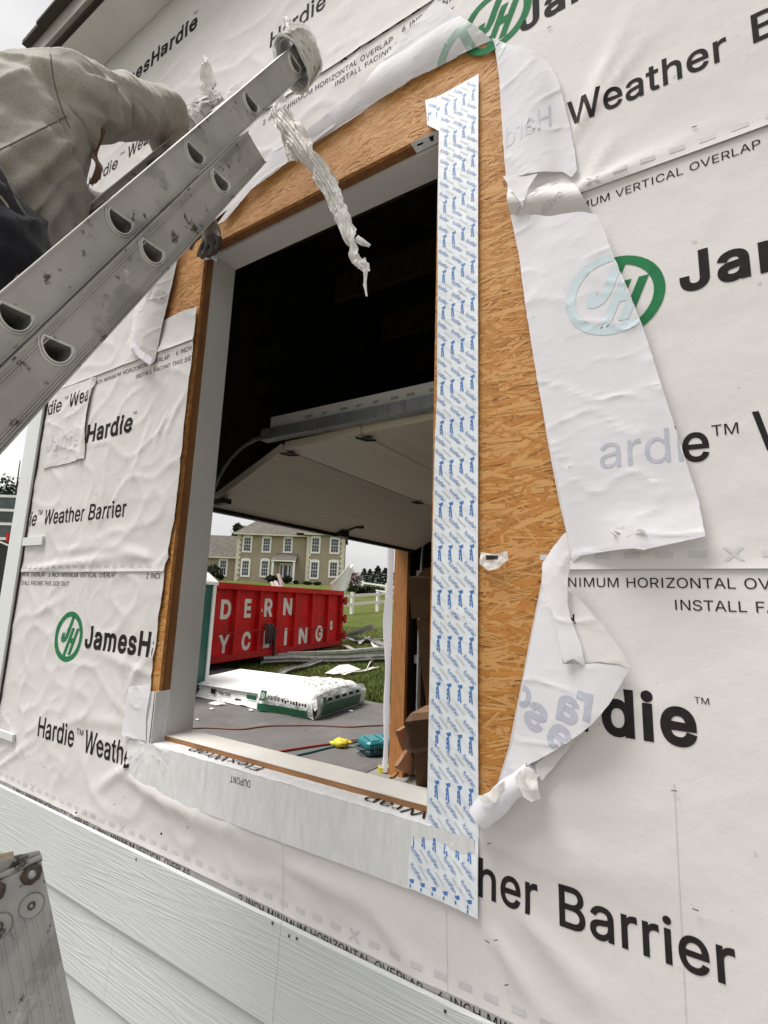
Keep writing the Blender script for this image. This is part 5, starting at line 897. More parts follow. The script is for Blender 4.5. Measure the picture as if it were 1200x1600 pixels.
for z in (1.05, 1.9):
    b = MB(); b.box((-2.535, 3.57, z), (-2.49, 3.60, z + .08)); b.build('outlet_box', 'white', gar)
# ================================================================ EXTENSION LADDER
LP, LU, LN = Vector((0, -.2336, 3.163)), Vector((0, -.4555, -.8902)), Vector((0, -.8902, .4555))   # rung line of the fly section
def LQ(x, s, n): return Vector((x, 0, 0)) + LP + LU * s + LN * n
XN, XF = -.905, -1.315                               # outer faces of the near and far rails
lad = thing('extension_ladder', 'long scuffed aluminium extension ladder leaning on the wall above the opening', 'ladder', LQ((XN + XF) / 2, 3.55, 0))
def dee(ys, zs, k=1.0):                              # rung section: flat tread up, round below
    pts = [(0, 0), (0, 0)] + [(.0195 * k * math.cos(a), .0075 * k - .026 * k * math.sin(a)) for a in [R(8 + 16.4 * i) for i in range(11)]]
    pts[0] = (-.0175 * k, .0105 * k); pts[1] = (.0175 * k, .0105 * k)
    return [(ys + p, zs + q) for p, q in pts]
def to_sn(y, z): d = Vector((0, y, z)) - LP; return (d.dot(LU), d.dot(LN))
def rail(xo, sgn, s0, s1, n0, n1, rungs, nr, name, ribs, mat='alu'):
    """web plate with D openings, two flanges; sgn = inward direction"""
    b = MB(); loops = [[(s0, n0), (s1, n0), (s1, n1), (s0, n1)]]
    for s in rungs:
        c = LQ(0, s, nr); loops.append([to_sn(y, z) for y, z in dee(c.y, c.z, 1.16)][::-1])
    b.prism(loops, lambda a, c, t: LQ(xo + sgn * t, a, c), .0025)
    for n in (n0, n1):
        e = 1 if n == n0 else -1
        b.prism([[(s0, n), (s1, n), (s1, n + e * .003), (s0, n + e * .003)]], lambda a, c, t: LQ(xo - sgn * .004 + sgn * t, a, c), .034)
    for n in ribs: b.prism([[(s0, n - .0012), (s1, n - .0012), (s1, n + .0012), (s0, n + .0012)]], lambda a, c, t: LQ(xo - sgn * .0018 + sgn * t, a, c), .0016)
    return b.build(name, mat, lad)
def rung_set(xa, xb, rungs, nr):
    for s in rungs:
        b = MB(); c = LQ(0, s, nr); o = dee(c.y, c.z, 1.17); i_ = dee(c.y, c.z, 1.09); n = len(o)
        vs = [Vector((x, y, z)) for x in (xa - .001, xb + .001) for lp in (o, i_) for y, z in lp]
        f = []
        for k in range(n):
            k2 = (k + 1) % n; f += [(k, k2, 2 * n + k2, 2 * n + k), (n + k, 3 * n + k, 3 * n + k2, n + k2)]
        b.add(vs, f, 0, False)
        b.build('rung', 'alu', lad)
        for xo, sg in ((xa, 1), (xb, -1)):           # swaged lips round the rung ends
            b = MB()
            for k_, t_ in ((1.58, .0026), (1.36, .0050)):
                a1, a2 = dee(c.y, c.z, k_), dee(c.y, c.z, k_ - .20); vs = []
                for lp, xx in ((a1, xo), (dee(c.y, c.z, k_ - .05), xo + sg * t_), (dee(c.y, c.z, k_ - .15), xo + sg * t_), (a2, xo)): vs += [Vector((xx, y, z)) for y, z in lp]
                b.add(vs, [(r * n + k, r * n + (k + 1) % n, (r + 1) * n + (k + 1) % n, (r + 1) * n + k) for r in range(3) for k in range(n)], 0, True)
            b.build('rung_lip', 'rim', lad)
fly = [.305 * k for k in range(0, 11)]; base = [.615 + .305 * k for k in range(0, 10)]
rail(XN, -1, -.055, 3.30, -.0315, .0345, fly, 0, 'fly_rail', ()); rail(XF, 1, -.055, 3.30, -.0315, .0345, fly, 0, 'fly_rail', ())
nb = -.066
rail(XN + .022, -1, .415, 3.56, -.1075, -.0335, base, nb, 'base_rail', (-.044, -.048, -.093, -.097, -.101), 'alud'); rail(XF - .022, 1, .415, 3.56, -.1075, -.0335, base, nb, 'base_rail', (), 'alud')
rung_set(XN, XF, fly, 0); rung_set(XN + .022, XF - .022, base, nb)
for xx in (XN + .02, XF - .02):
    b = MB(); c = LQ(xx, 3.60, -.07); b.box((c.x - .02, c.y - .06, .0), (c.x + .02, c.y + .06, .02)); b.bar(LQ(xx, 3.45, -.07), (c.x, c.y, .01), .012, .05); b.build('foot', 'black', lad)

# ================================================================ WHITE FILM WRAPPED ROUND THE RAIL ENDS
def ribbon(b, pts, ws, seed, tw=1.0, fold=.16, side=None):
    """crumpled hanging film: a band gathered into lengthwise pleats"""
    pts = [Vector(p) for p in pts]; n = len(pts); vs = []; K = 18
    for i, p in enumerate(pts):
        d = (pts[min(i + 1, n - 1)] - pts[max(i - 1, 0)]).normalized(); s_ = d.cross(Vector((0, -1, 0))).normalized(); s_ = side if side is not None else s_; u = s_.cross(d)
        a = tw * noise.noise((i * .16, seed, 0)) * 1.6
        for k in range(K + 1):
            t = k / K * 2 - 1; pl = .15 * noise.noise((k * .62, i * .13, seed)) + .07 * math.sin(k * 2.3 + i * .2) + .18 * noise.noise((i * .8, k * .35, seed + 4))
            q = s_ * (math.cos(a) * t) + u * (math.sin(a) * t + fold * math.cos(t * 2.4) + pl)
            vs.append(p + q * ws[i] * (1 + .22 * noise.noise((i * .55, (1 if t > 0 else 5), seed)) * abs(t)) + d * (ws[i] * .3 * noise.noise((i * .9, k * .5, seed))))
    b.add(vs, [(i * (K + 1) + k, i * (K + 1) + k + 1, (i + 1) * (K + 1) + k + 1, (i + 1) * (K + 1) + k) for i in range(n - 1) for k in range(K)], 0, False)
def along(px, y, sub=9):
    P3 = [at_y(a, c, y) for a, c in px]; o = []
    for a, c in zip(P3, P3[1:]): o += [a.lerp(c, t / sub) for t in range(sub)]
    return o + [P3[-1]]
def lerpw(ws, n): return [ws[min(int(i / (n - 1) * (len(ws) - 1)), len(ws) - 2)] * (1 - (i / (n - 1) * (len(ws) - 1)) % 1) + ws[min(int(i / (n - 1) * (len(ws) - 1)), len(ws) - 2) + 1] * ((i / (n - 1) * (len(ws) - 1)) % 1) if i < n - 1 else ws[-1] for i in range(n)]
wr = thing('film_wrapping', 'white plastic film round the near ladder rail end, its long torn tail hanging down', 'plastic wrap', LQ(XN, 0, 0))
def bands(b, x, s0, s1, nc, seed, m=7, cap=True):
    rn_ = random.Random(seed)
    for k in range(m):
        s = s0 + (s1 - s0) * (k + .5) / m; r1, r2 = .034 + .010 * rn_.random(), .056 + .012 * rn_.random(); tl = rn_.uniform(-.5, .5); n = 44; ph = rn_.uniform(0, 6)
        loop = [LQ(x + r1 * math.cos(t) * 1.1, s + .022 * math.sin(t + tl) * tl * 2, nc + r2 * math.sin(t)) for t in [6.2832 * 1.05 * i / n + ph for i in range(n + 1)]]
        ribbon(b, loop, [.022 + .006 * rn_.random()] * (n + 1), seed + k, .12, .12, LU)
    if cap:                                           # two bands drawn over the cut end
        for q in (-.008, .010):
            loop = [LQ(x + q + .012 * math.sin(t * 3), s0 + .10 - .135 * math.sin(t), nc + .062 * math.cos(t)) for t in [math.pi * i / 26 for i in range(27)]]
            ribbon(b, loop, [.024] * 27, seed + 20 + q * 100, .2, .15, Vector((1, 0, 0)))
b = MB(); bands(b, XN - .018, -.125, -.03, .002, 3); b.build('winding', 'plastic', wr, fixn=False)
b = MB(); P3 = along([(452, 118), (430, 150), (437, 180), (462, 212), (495, 262), (515, 292), (530, 330), (548, 372), (553, 402), (562, 412), (569, 418)], -.13); ribbon(b, P3, lerpw([.030, .034, .032, .036, .030, .026, .022, .020, .016, .012, .010], len(P3)), 3.0); 
P4 = along([(566, 405), (571, 425), (570, 445), (573, 463)], -.13); ribbon(b, P4, lerpw([.010, .006, .005, .002], len(P4)), 7.0)
P5 = along([(556, 372), (566, 378), (578, 384)], -.132, 3); ribbon(b, P5, lerpw([.010, .008, .004], len(P5)), 9.0); P5 = along([(566, 410), (574, 414), (576, 424)], -.132, 3); ribbon(b, P5, lerpw([.006, .006, .004], len(P5)), 11.0)
b.build('tail', 'plastic', wr, fixn=False)
b = MB(); P3 = along([(436, 165), (444, 200), (450, 232), (458, 252)], -.125); ribbon(b, P3, lerpw([.022, .018, .020, .014], len(P3)), 5.0); b.build('tail', 'plastic', wr, fixn=False)
b = MB(); P3 = along([(478, 60), (462, 58), (452, 42), (444, 26)], -.19); ribbon(b, P3, lerpw([.02, .022, .02, .006], len(P3)), 13.0); b.build('tail', 'plastic', wr, fixn=False)
wf = thing('film_wrapping', 'white plastic film knotted round the far ladder rail end, a short end sticking up', 'plastic wrap', LQ(XF, 0, 0))
b = MB(); bands(b, XF + .018, -.11, .10, .0, 9, 9); b.build('winding', 'plastic', wf, fixn=False)
def along_x(px, x, sub=9):
    P3 = [at_x(a, c, x) for a, c in px]; o = []
    for a, c in zip(P3, P3[1:]): o += [a.lerp(c, t / sub) for t in range(sub)]
    return o + [P3[-1]]
b = MB(); P3 = along_x([(326, 168), (326, 150), (322, 125), (318, 103), (319, 86)], XF + .05); ribbon(b, P3, lerpw([.03, .028, .032, .028, .004], len(P3)), 17.0, .5); b.build('tail', 'plastic', wf, fixn=False)
b = MB(); P3 = along_x([(300, 185), (310, 165), (325, 160), (340, 150), (372, 135)], XF + .045); ribbon(b, P3, lerpw([.01, .022, .03, .026, .012], len(P3)), 19.0); b.build('tail', 'plastic', wf, fixn=False)

# ================================================================ WORKER ON THE LADDER
def remeshed(chains, voxel, mats, name, parent, matf=None, wr=0.0, wseed=0.0, folds=()):
    """one continuous skin grown over joint chains [(point, radius), ...]; returns the object"""
    bm = bmesh.new()
    for ch in chains:
        mb = MB(); pts, rs = [], []
        for (p, r), (q, t) in zip(ch, ch[1:]):
            n = max(2, int((Vector(q) - Vector(p)).length / .012))
            for k in range(n): pts.append(Vector(p).lerp(Vector(q), k / n)); rs.append(r + (t - r) * k / n)
        pts.append(Vector(ch[-1][0])); rs.append(ch[-1][1])
        for p, r in list(zip(pts, rs))[::max(1, int(min(rs) / .016))] + [(pts[-1], rs[-1])]:
            mb.ball(p, r, 0, 14, 9)
        o = len(bm.verts); vs = [bm.verts.new(v) for v in mb.v]
        for f in mb.f:
            ff = []
            for i in f:
                if vs[i] not in ff: ff.append(vs[i])
            try: bm.faces.new(ff)
            except ValueError: pass
    bmesh.ops.remove_doubles(bm, verts=bm.verts, dist=1e-6)
    me = bpy.data.meshes.new(name); bm.to_mesh(me); bm.free()
    o = bpy.data.objects.new(name, me); COL.objects.link(o)
    md = o.modifiers.new('r', 'REMESH'); md.mode = 'VOXEL'; md.voxel_size = voxel
    ms = o.modifiers.new('s', 'SMOOTH'); ms.iterations = 10; ms.factor = .5
    dg = bpy.context.evaluated_depsgraph_get(); m2 = bpy.data.meshes.new_from_object(o.evaluated_get(dg)); o.modifiers.clear(); o.data = m2; bpy.data.meshes.remove(me)
    m2.name = name
    for m in mats: m2.materials.append(M[m])
    off = parent.location
    nrm = [v.normal.copy() for v in m2.vertices]
    for v, nn in zip(m2.vertices, nrm):
        p = v.co.copy()
        if wr: 
            al, ac = p.y * .76 + p.z * .65, -p.y * .65 + p.z * .76; wq = .5 * noise.noise(v.co * 5); r_ = 1 - abs(noise.noise((al * 3.2 + wq, ac * 12 + wq * 2, p.x * 3 + wseed))); r2 = 1 - abs(noise.noise((al * 9 + wseed, ac * 24, p.x * 8))); p += nn * (wr * r_ ** 4 * 2.2 + wr * .6 * r2 ** 5 + wr * .5 * noise.noise(v.co * 6 + Vector((wseed, 0, 0))))
        for a, c, amp, wd in folds:
            dd = c - a; t = (v.co - a).dot(dd) / dd.length_squared
            if -.1 < t < 1.1 and nn.x > .1: q = v.co - a - dd * t; s = math.hypot(q.y, q.z); p += nn * amp * smooth(.1, .5, nn.x) * math.exp(-(s / wd) ** 2) * smooth(-.1, .2, t) * (1 - smooth(.8, 1.1, t))
        v.co = p - off
    for pl in m2.polygons:
        pl.use_smooth = True
        if matf: pl.material_index = matf(m2.vertices[pl.vertices[0]].co + off)
    o.parent = parent
    return o
V = Vector
sh = at_x(108, 158, -1.19); el = at_x(256, 172, -1.30); fa = at_x(268, 236, -1.335); ha_ = V((-1.50, -.045, 2.985))
foot_s = 1.83
per = thing('person', 'worker in a beige fleece jacket and dark jeans leaning over from the aluminium extension ladder', 'person', LQ(-1.12, foot_s, .02))
hem = at_x(-30, 430, -1.26); chest = at_x(20, 254, -1.28); mid = at_x(-20, 340, -1.27)
hipc = at_x(-70, 400, -1.30)
sp = [(chest + V((0, -.02, .02)), .150), (mid, .150), (hem, .140)]
shl = V((-1.50, -.66, 2.76))
jk = [[(chest + V((.02, 0, .05)), .135), (chest, .16), (mid, .150), (hem, .135)], [(chest + V((-.02, -.04, .06)), .11), (sh + V((-.05, -.02, -.02)), .10), (sh, .086), (sh.lerp(el, .45), .068), (sh.lerp(el, .8), .062), (el, .054)], [(el, .058), (fa, .060), (fa.lerp(ha_, .55), .050)], [(chest + V((-.1, 0, .04)), .13), (shl, .10), (at_x(130, 330, -1.62), .07), (at_x(205, 345, -1.60), .05)],
      [(chest + V((-.10, .02, .0)), .15), (mid + V((-.1, 0, 0)), .145), (hem + V((-.08, -.02, 0)), .135)]]
fl = [(at_x(a, b_, -1.12), at_x(c, d, -1.12), am, wd) for a, b_, c, d, am, wd in (
    (-10, 330, 120, 205, .016, .016), (-10, 360, 135, 225, -.016, .012), (0, 385, 128, 240, .014, .014), (10, 405, 120, 262, -.013, .011), (20, 420, 112, 285, .013, .013), (0, 262, 92, 190, .012, .022), (-10, 285, 105, 205, -.010, .012),
    (118, 168, 175, 205, .012, .014), (128, 150, 190, 190, -.009, .012), (165, 190, 235, 205, -.011, .010), (205, 145, 228, 205, .010, .012), (225, 150, 245, 208, -.010, .009), (240, 150, 258, 205, .009, .010), (130, 112, 175, 124, -.007, .008), (140, 122, 185, 135, .006, .008),
    (82, 95, 88, 135, -.007, .005), (88, 135, 96, 180, -.007, .005), (96, 180, 112, 215, -.008, .005), (0, 225, 118, 178, -.003, .004))]
jko = remeshed(jk, .0065, ['fleece'], 'jacket', per, None, .0055, 2.0, [(a, c, am * 1.2, wd) for a, c, am, wd in fl])
from mathutils.bvhtree import BVHTree
bv = BVHTree.FromPolygons([v.co + per.location for v in jko.data.vertices], [list(p.vertices) for p in jko.data.polygons])
M['seam'] = simple('fleece_seam', (.13, .11, .085), .95)
for px_ in ([(79, 84), (80, 100), (83, 118), (87, 138), (93, 160), (101, 182), (110, 203)], [(-8, 238), (25, 222), (60, 204), (92, 188), (106, 180)]):
    P3 = []
    for i in range(len(px_) - 1):
        for k in range(6):
            t = k / 6; r_ = ray(px_[i][0] + (px_[i + 1][0] - px_[i][0]) * t, px_[i][1] + (px_[i + 1][1] - px_[i][1]) * t); h_ = bv.ray_cast(CAM, r_.normalized())
            if h_[0] is not None: P3.append(h_[0] + h_[1] * .0005)
    if len(P3) > 3: b = MB(); b.tube(P3, .0013, 6); b.build('seam', 'seam', per)
# brown lining hanging out under the arm
b = MB(); o_ = [(142, 284), (140, 250), (148, 215), (156, 203), (160, 208), (160, 225), (157, 240), (160, 256), (154, 268), (149, 272), (151, 282), (146, 287)]
P3 = [at_x(a, c, -1.17) for a, c in o_]; tr = tri_loops([[(p.y, p.z) for p in P3]])
add_sheet(b, tr, lambda y, z: V((-1.17 + .016 * math.sin(z * 60) + .02 * noise.noise((y * 20, z * 20, 0)), y, z)), 0, .008)
o = b.build('jacket_lining', 'brown', per, fixn=False); so = o.modifiers.new('t', 'SOLIDIFY'); so.thickness = .004
# trousers and boots
f1, f2 = LQ(-1.20, foot_s, .03), LQ(-1.03, foot_s, .03); kn1, kn2 = V((-1.27, f1.y - .05, 1.97)), V((-1.10, f2.y - .05, 1.97))
kn1 = f1.lerp(hipc, .52) + V((-.02, -.02, 0)); kn2 = f2.lerp(hipc, .52) + V((.03, -.02, 0))
hem2 = at_x(-30, 400, -1.24)
tr_ = [[(hipc + V((0, 0, .10)), .15), (hipc, .165), (hipc + V((.08, 0, -.02)), .15)], [(hipc + V((-.07, 0, -.04)), .125), (kn1, .082), (f1 + V((0, 0, .11)), .06)], [(hipc + V((.09, 0, -.04)), .125), (kn2, .082), (f2 + V((0, 0, .11)), .06)]]
remeshed(tr_, .013, ['denim'], 'trousers', per, None, .008, 5.0)
for f in (f1, f2): 
    remeshed([[(f + V((0, -.05, .05)), .05), (f + V((0, .06, .035)), .045), (f + V((0, .14, .03)), .036)], [(f + V((0, -.04, .05)), .05), (f + V((0, -.03, .14)), .052)]], .009, ['black'], 'boot', per)
# dark tool vest side panel with its pale edge
b = MB(); o_ = [(-40, 235), (0, 262), (10, 285), (18, 310), (33, 335), (44, 372), (46, 425), (30, 470), (-40, 480)]
P3 = [at_x(a, c, -1.09) for a, c in o_]; add_sheet(b, tri_loops([[(p.y, p.z) for p in P3]]), lambda y, z: V((-1.095 + .012 * noise.noise((y * 14, z * 9, 1)) + .03 * math.cos((z - 2.35) * 8) - .03, y, z)), 0, .012)
o = b.build('dark_vest', 'denim', per, fixn=False); so = o.modifiers.new('t', 'SOLIDIFY'); so.thickness = .012
b = MB(); P3 = [at_x(a, c, -1.085) for a, c in [(-6, 305), (8, 322), (18, 345), (27, 380), (29, 430), (20, 470)]]; P3 = [p + V((-.03 + .03 * math.cos((p.z - 2.35) * 8), 0, 0)) for p in P3]; b.tube(P3, .010, 8, flat=.6); b.build('vest_edge', 'fleece', per)
# head bowed forward behind the raised arm, body under the jacket
hc_ = at_x(160, 146, -1.60); nk = hc_.lerp(chest, .45)
def facial(c): return 1 if (c - hc_).z > .045 or (c - hc_).y < -.05 else 0
hd = [[(nk, .060), (hc_ + V((0, -.03, 0)), .07), (hc_, .070), (hc_ + V((-.01, .02, -.02)), .072), (hc_ + V((-.01, .045, -.05)), .045)], [(hc_ + V((.0, .075, -.005)), .016), (hc_ + V((.0, .088, -.025)), .014), (hc_ + V((.0, .08, -.032)), .012)], [(hc_ + V((.066, -.01, -.01)), .018), (hc_ + V((.072, -.015, -.03)), .012)], [(hc_ + V((-.066, -.01, -.01)), .018), (hc_ + V((-.072, -.015, -.03)), .012)], [(hc_ + V((.016, .074, -.055)), .010), (hc_ + V((-.016, .074, -.055)), .010)]]
hd.append([(nk, .06), (chest + V((-.06, .02, .02)), .12), (mid + V((-.04, 0, 0)), .12), (hipc + V((.02, .02, .02)), .12)])
remeshed(hd, .008, ['skin', 'hair'], 'body', per, facial)
# gloved hand gripping the corner of the sheathing: five fingers
def hand(root, wrist, palm, fing, thumb):
    ch = [[(wrist, .030), (palm, .034), (palm + (fing[1][0] - palm) * .5, .030)]]
    for k, f in enumerate(fing): ch.append([(palm.lerp(f[0], .5), .016), (f[0], .0115), (f[1], .0105), (f[2], .0095)])
    ch.append([(palm, .018), (thumb[0], .013), (thumb[1], .011), (thumb[2], .0095)])
    return remeshed(ch, .005, ['glove', 'gloveblk'], 'glove', root, lambda c: 1 if c.z < palm.z - .035 else 0)
pm = at_y(331, 362, -.055); wrs = ha_ + V((.03, -.05, .03)); wrs = pm + V((-.02, -.045, .085))
fg = []
for k, (a, c, e) in enumerate((((343, 372), (341, 386), (335, 396)), ((334, 378), (331, 392), (326, 401)), ((325, 381), (320, 394), (316, 402)), ((318, 380), (313, 391), (310, 399)))):
    fg.append((at_y(*a, -.060 + .003 * k), at_y(*c, -.050), at_y(*e, -.026)))
th = (at_y(312, 366, -.06), at_y(303, 376, -.055), at_y(298, 388, -.04))
hand(per, wrs, pm, fg, th)
remeshed([[(wrs, .034), (fa.lerp(ha_, .55), .046)]], .008, ['glove'], 'glove_cuff', per)
pm2 = at_y(238, 338, -.085); fg2 = [(pm2 + V((-.03 + .02 * k, .03, .03)), pm2 + V((-.03 + .02 * k, .05, .05)), pm2 + V((-.03 + .02 * k, .065, .045))) for k in range(4)]
hand(per, pm2 + V((.005, -.09, -.05)), pm2, fg2, (pm2 + V((.04, .0, .0)), pm2 + V((.05, .03, .02)), pm2 + V((.045, .05, .03))))
b = MB(); q = [at_y(a, c, -.022) for a, c in ((309, 398), (330, 398), (342, 392), (338, 409), (330, 404), (318, 407))]
b.add(q, [(0, 1, 2, 3, 4, 5)]); b.add([p + V((0, .002, 0)) for p in q], [(0, 1, 2, 3, 4, 5)]); tag(b.build('tape_scrap', ['tape']), 'torn end of white tape under the gloved hand at the opening corner', 'tape')

# ================================================================ STEP LADDER STANDING BESIDE THE SIDING
E0 = at_d(62, 1334, .80); E1 = at_d(118, 1600, .735)
ax_ = (E1 - E0).normalized(); fv = (E0 - CAM).normalized(); wv_ = ax_.cross(fv).normalized()
if wv_.dot(RIGHT) > 0: wv_ = -wv_                   # width of the leg runs to the left of the edge
th_ = wv_.cross(ax_).normalized()
if th_.dot(fv) < 0: th_ = -th_
LWD = .125
sl = thing('step_ladder', 'battered aluminium work platform with round rivet rosettes on its leg, before the grey siding', 'work platform', (E0.x - .3, E0.y, .0))
fdir = ax_ * ((E0.z - .0) / -ax_.z)
def SLP(u, s, t): return E0 + wv_ * u + ax_ * s + th_ * t
Ls = fdir.length
def leg(o3, nm='leg'):
    b = MB(); b.prism([[(.0, .012), (.012, 0), (LWD - .012, 0), (LWD, .012), (LWD, Ls), (0, Ls)]], lambda a, c, t: SLP(a, c, t) + o3, .004)
    b.prism([[(0, .02), (.004, .02), (.004, Ls), (0, Ls)]], lambda a, c, t: SLP(a, c, .004 + t) + o3, .03); b.prism([[(LWD - .004, .02), (LWD, .02), (LWD, Ls), (LWD - .004, Ls)]], lambda a, c, t: SLP(a, c, .004 + t) + o3, .03)
    for u in (.012, .022, .035, .048, .062, .076, .090, .105): b.prism([[(u - .0012, .075), (u + .0012, .075), (u + .0012, Ls), (u - .0012, Ls)]], lambda a, c, t: SLP(a, c, -.0016 + t) + o3, .0016)
    return b.build(nm, 'alud', sl)
leg(V((0, 0, 0)))
for u, s, r_ in ((.022, .062, .0165), (.062, .066, .0165), (.100, .060, .0165)):
    b = MB(); c = SLP(u, s, -.0005)
    for k0, k1, h, mt in ((1.0, .9, .0040, 0), (.9, .35, .0022, 0)):
        n = 28; vs = [c + (wv_ * math.cos(2 * math.pi * i / n) + ax_ * math.sin(2 * math.pi * i / n)) * r_ * kk - th_ * (h if j else .0) for j, kk in enumerate((k0, k1)) for i in range(n)]
        b.add(vs, [(i, (i + 1) % n, n + (i + 1) % n, n + i) for i in range(n)], mt)
    n = 28; b.add([c + (wv_ * math.cos(2 * math.pi * i / n) + ax_ * math.sin(2 * math.pi * i / n)) * r_ * .93 - th_ * .0036 for i in range(n)], [tuple(range(n))], 0)
    b.ball(c - th_ * .0045, .0055, 1, 9, 6, .3, u); b.ball(c - th_ * .0088, .0026, 0, 8, 5); b.build('rivet', ['alud', 'rust'], sl)
for u in (.014, .060, .105):
    b = MB(); c = SLP(u, .022, -.002); b.ball(c, (.013, .013, .013), 0, 10, 6, .5, u); b.ball(c - th_ * .010, .006, 1, 8, 5); b.build('bolt', ['rust', 'galv'], sl)
b = MB(); b.tube([SLP(-.002, .006, .002), SLP(LWD, .002, .002)], .006, 8); b.build('edge_bead', 'alud', sl)
M['deck'] = m_lumber('deck_ply', (.62, .47, .33), (.40, .27, .17), (3, 3, 30))
b = MB(); PW = 1.1; far = V((wv_.x, wv_.y, 0)).normalized(); dp = V((th_.x, th_.y, 0)).normalized()
for k in range(3):
    o3 = dp * (.012 + .017 * k) + V((0, 0, -.012)); b.bar(E0 + o3 + far * (.012 + .012 * k), E0 + o3 + far * PW, .015, .010, 0, bev=.003)
b.build('deck', 'deck', sl)
b = MB(); b.bar(E0 + dp * .008 + far * .0 + V((0, 0, -.018)), E0 + dp * .008 + far * PW + V((0, 0, -.018)), .012, .035); b.build('deck_edge', 'alud', sl)
st = SLP(LWD + .0, .215, .02)
b = MB()
for k in range(4): b.bar(st + ax_ * (.014 * k) + th_ * (.010 * k), st + far * .8 + ax_ * (.014 * k) + th_ * (.010 * k), .012, .012, 0, bev=.003)
b.build('tread', 'deck', sl)
leg(far * (PW - LWD), 'leg'); leg(dp * .3 + far * (PW - LWD), 'leg')
# ================================================================ YARD SEEN THROUGH THE OPENING
def m_redpaint(name, col):
    t = NT(name); c = t.ramp(t.noise(2.0, 6), [(.3, scl(col, .78)), (.7, scl(col, 1.1))])
    c = t.mix(t.rng(t.noise(3.2, 7, t.mapped((1, 1, .35)), .7), .57, .68, 0, .75), c, (.13, .030, .014)); c = t.mix(t.rng(t.noise(9, 6, None, .7), .63, .68, 0, .7), c, (.07, .028, .015)); c = t.mix(t.rng(t.noise(6, 6, t.mapped((3, 3, .15))), .58, .75, 0, .3), c, (.42, .20, .17))
    t.bump(t.noise(1.5, 4), .5, .12); return t.set(c, .6, 0, .2)
M['red'] = m_redpaint('red_paint', (.52, .006, .008)); M['redd'] = m_redpaint('red_paint_worn', (.38, .008, .010))
M['letter'] = simple('white_lettering', (.66, .62, .58), .6, var=.18, scale=7)
zd = crop(280, 780, 2.727)
gl, gr_ = at_z(324, 1051, .0), at_z(537, 1015, .0)
gl, gr_ = V((gl.x, gl.y, .02)), V((gr_.x, gr_.y, .02))
dv = (gr_ - gl); dv.z = 0; dv.normalize(); nv = V((dv.y, -dv.x, 0))
if nv.dot(CAM - gl) < 0: nv = -nv
def dpl(px, py, o=0.0): p = at_plane(px, py, gl + nv * o, nv); return ((p - gl).dot(dv), p.z)
def DP(t, z, o=0.0): return V((gl.x, gl.y, 0)) + dv * t + nv * o + V((0, 0, z))
tR = (gr_ - gl).dot(dv) - .25; tL = tR - 8.6; zb, ztop = .20, dpl(*zd([(400, 370)])[0])[1]
dm = thing('dumpster', 'red roll off dumpster with white block lettering on its ribbed side', 'dumpster', DP((tL + tR) / 2, 0, -1.2))
b = MB(); DW = 2.4; RB = .11
b.prism([[(tL, zb), (tR, zb), (tR, ztop), (tL, ztop)]], lambda a, c, t: DP(a, c, -RB - t), .04)
b.prism([[(tL, zb), (tR, zb), (tR, ztop), (tL, ztop)]], lambda a, c, t: DP(a, c, -DW + t), .04)
b.prism([[(-RB - .041, zb), (-DW + .041, zb), (-DW + .041, ztop), (-RB - .041, ztop)]], lambda a, c, t: DP(tR - t, c, a), .05)
b.prism([[(-RB - .041, zb), (-DW + .041, zb), (-DW + .041, ztop), (-RB - .041, ztop)]], lambda a, c, t: DP(tL + t, c, a), .05)
b.prism([[(tL + .05, -RB - .041), (tR - .05, -RB - .041), (tR - .05, -DW + .041), (tL + .05, -DW + .041)]], lambda a, c, t: DP(a, zb + .1 + t, c), .05)
LT = [('D', (175, 220, 435, 503)), ('E', (277, 305, 432, 497)), ('R', (362, 398, 430, 493)), ('N', (443, 480, 428, 487)), ('Y', (165, 212, 583, 650)), ('C', (265, 303, 570, 637)), ('L', (358, 385, 562, 627)), ('I', (447, 458, 555, 615)), ('N', (508, 545, 550, 610)), ('G', (580, 610, 543, 600))]
for ch, (xa, xb, ya, yb) in LT:
    t0, z0 = dpl(*zd([(xa, yb)])[0], -RB); t1, z1 = dpl(*zd([(xb, ya)])[0], -RB)
    for t in text2d(ch, BLK, t0 - .02, z0 - .02, z1 - z0 + .03, t1 + .03): b.add([DP(u, v, -RB + .006) for u, v in t], [(0, 1, 2)], 1)
for q0, q1, m in (((340, 480), (355, 468), 1), ((648, 406), (668, 390), 1), ((642, 538), (652, 518), 1), ((642, 556), (652, 540), 1)):
    t0, z0 = dpl(*zd([q0])[0], -RB); t1, z1 = dpl(*zd([q1])[0], -RB); b.add([DP(a, c, -RB + .007) for a, c in ((t0, z0), (t1, z0), (t1, z1), (t0, z1))], [(0, 1, 2, 3)], m)
b.build('body', ['red', 'letter'], dm)
b = MB(); b.box((0, 0, 0), (0, 0, 0)) if False else None
b.prism([[(tL, -RB - .05), (tR + .02, -RB - .05), (tR + .02, .03), (tL, .03)]], lambda a, c, t: DP(a, ztop - .14 + t, c), .14); b.prism([[(tL, -DW - .03), (tR + .02, -DW - .03), (tR + .02, -DW + .06), (tL, -DW + .06)]], lambda a, c, t: DP(a, ztop - .14 + t, c), .14); b.build('top_rail', 'red', dm)
b = MB(); b.prism([[(tL, -RB - .05), (tR, -RB - .05), (tR, .02), (tL, .02)]], lambda a, c, t: DP(a, zb - .02 + t, c), .14); b.build('bottom_rail', 'redd', dm)
ribs = [dpl(*zd([(x, 520)])[0], 0)[0] for x in (145, 243, 345, 420, 496, 568, 636)]
step = ribs[2] - ribs[1]; t = ribs[0]
while t - 1.15 > tL: t -= 1.15; ribs.append(t)
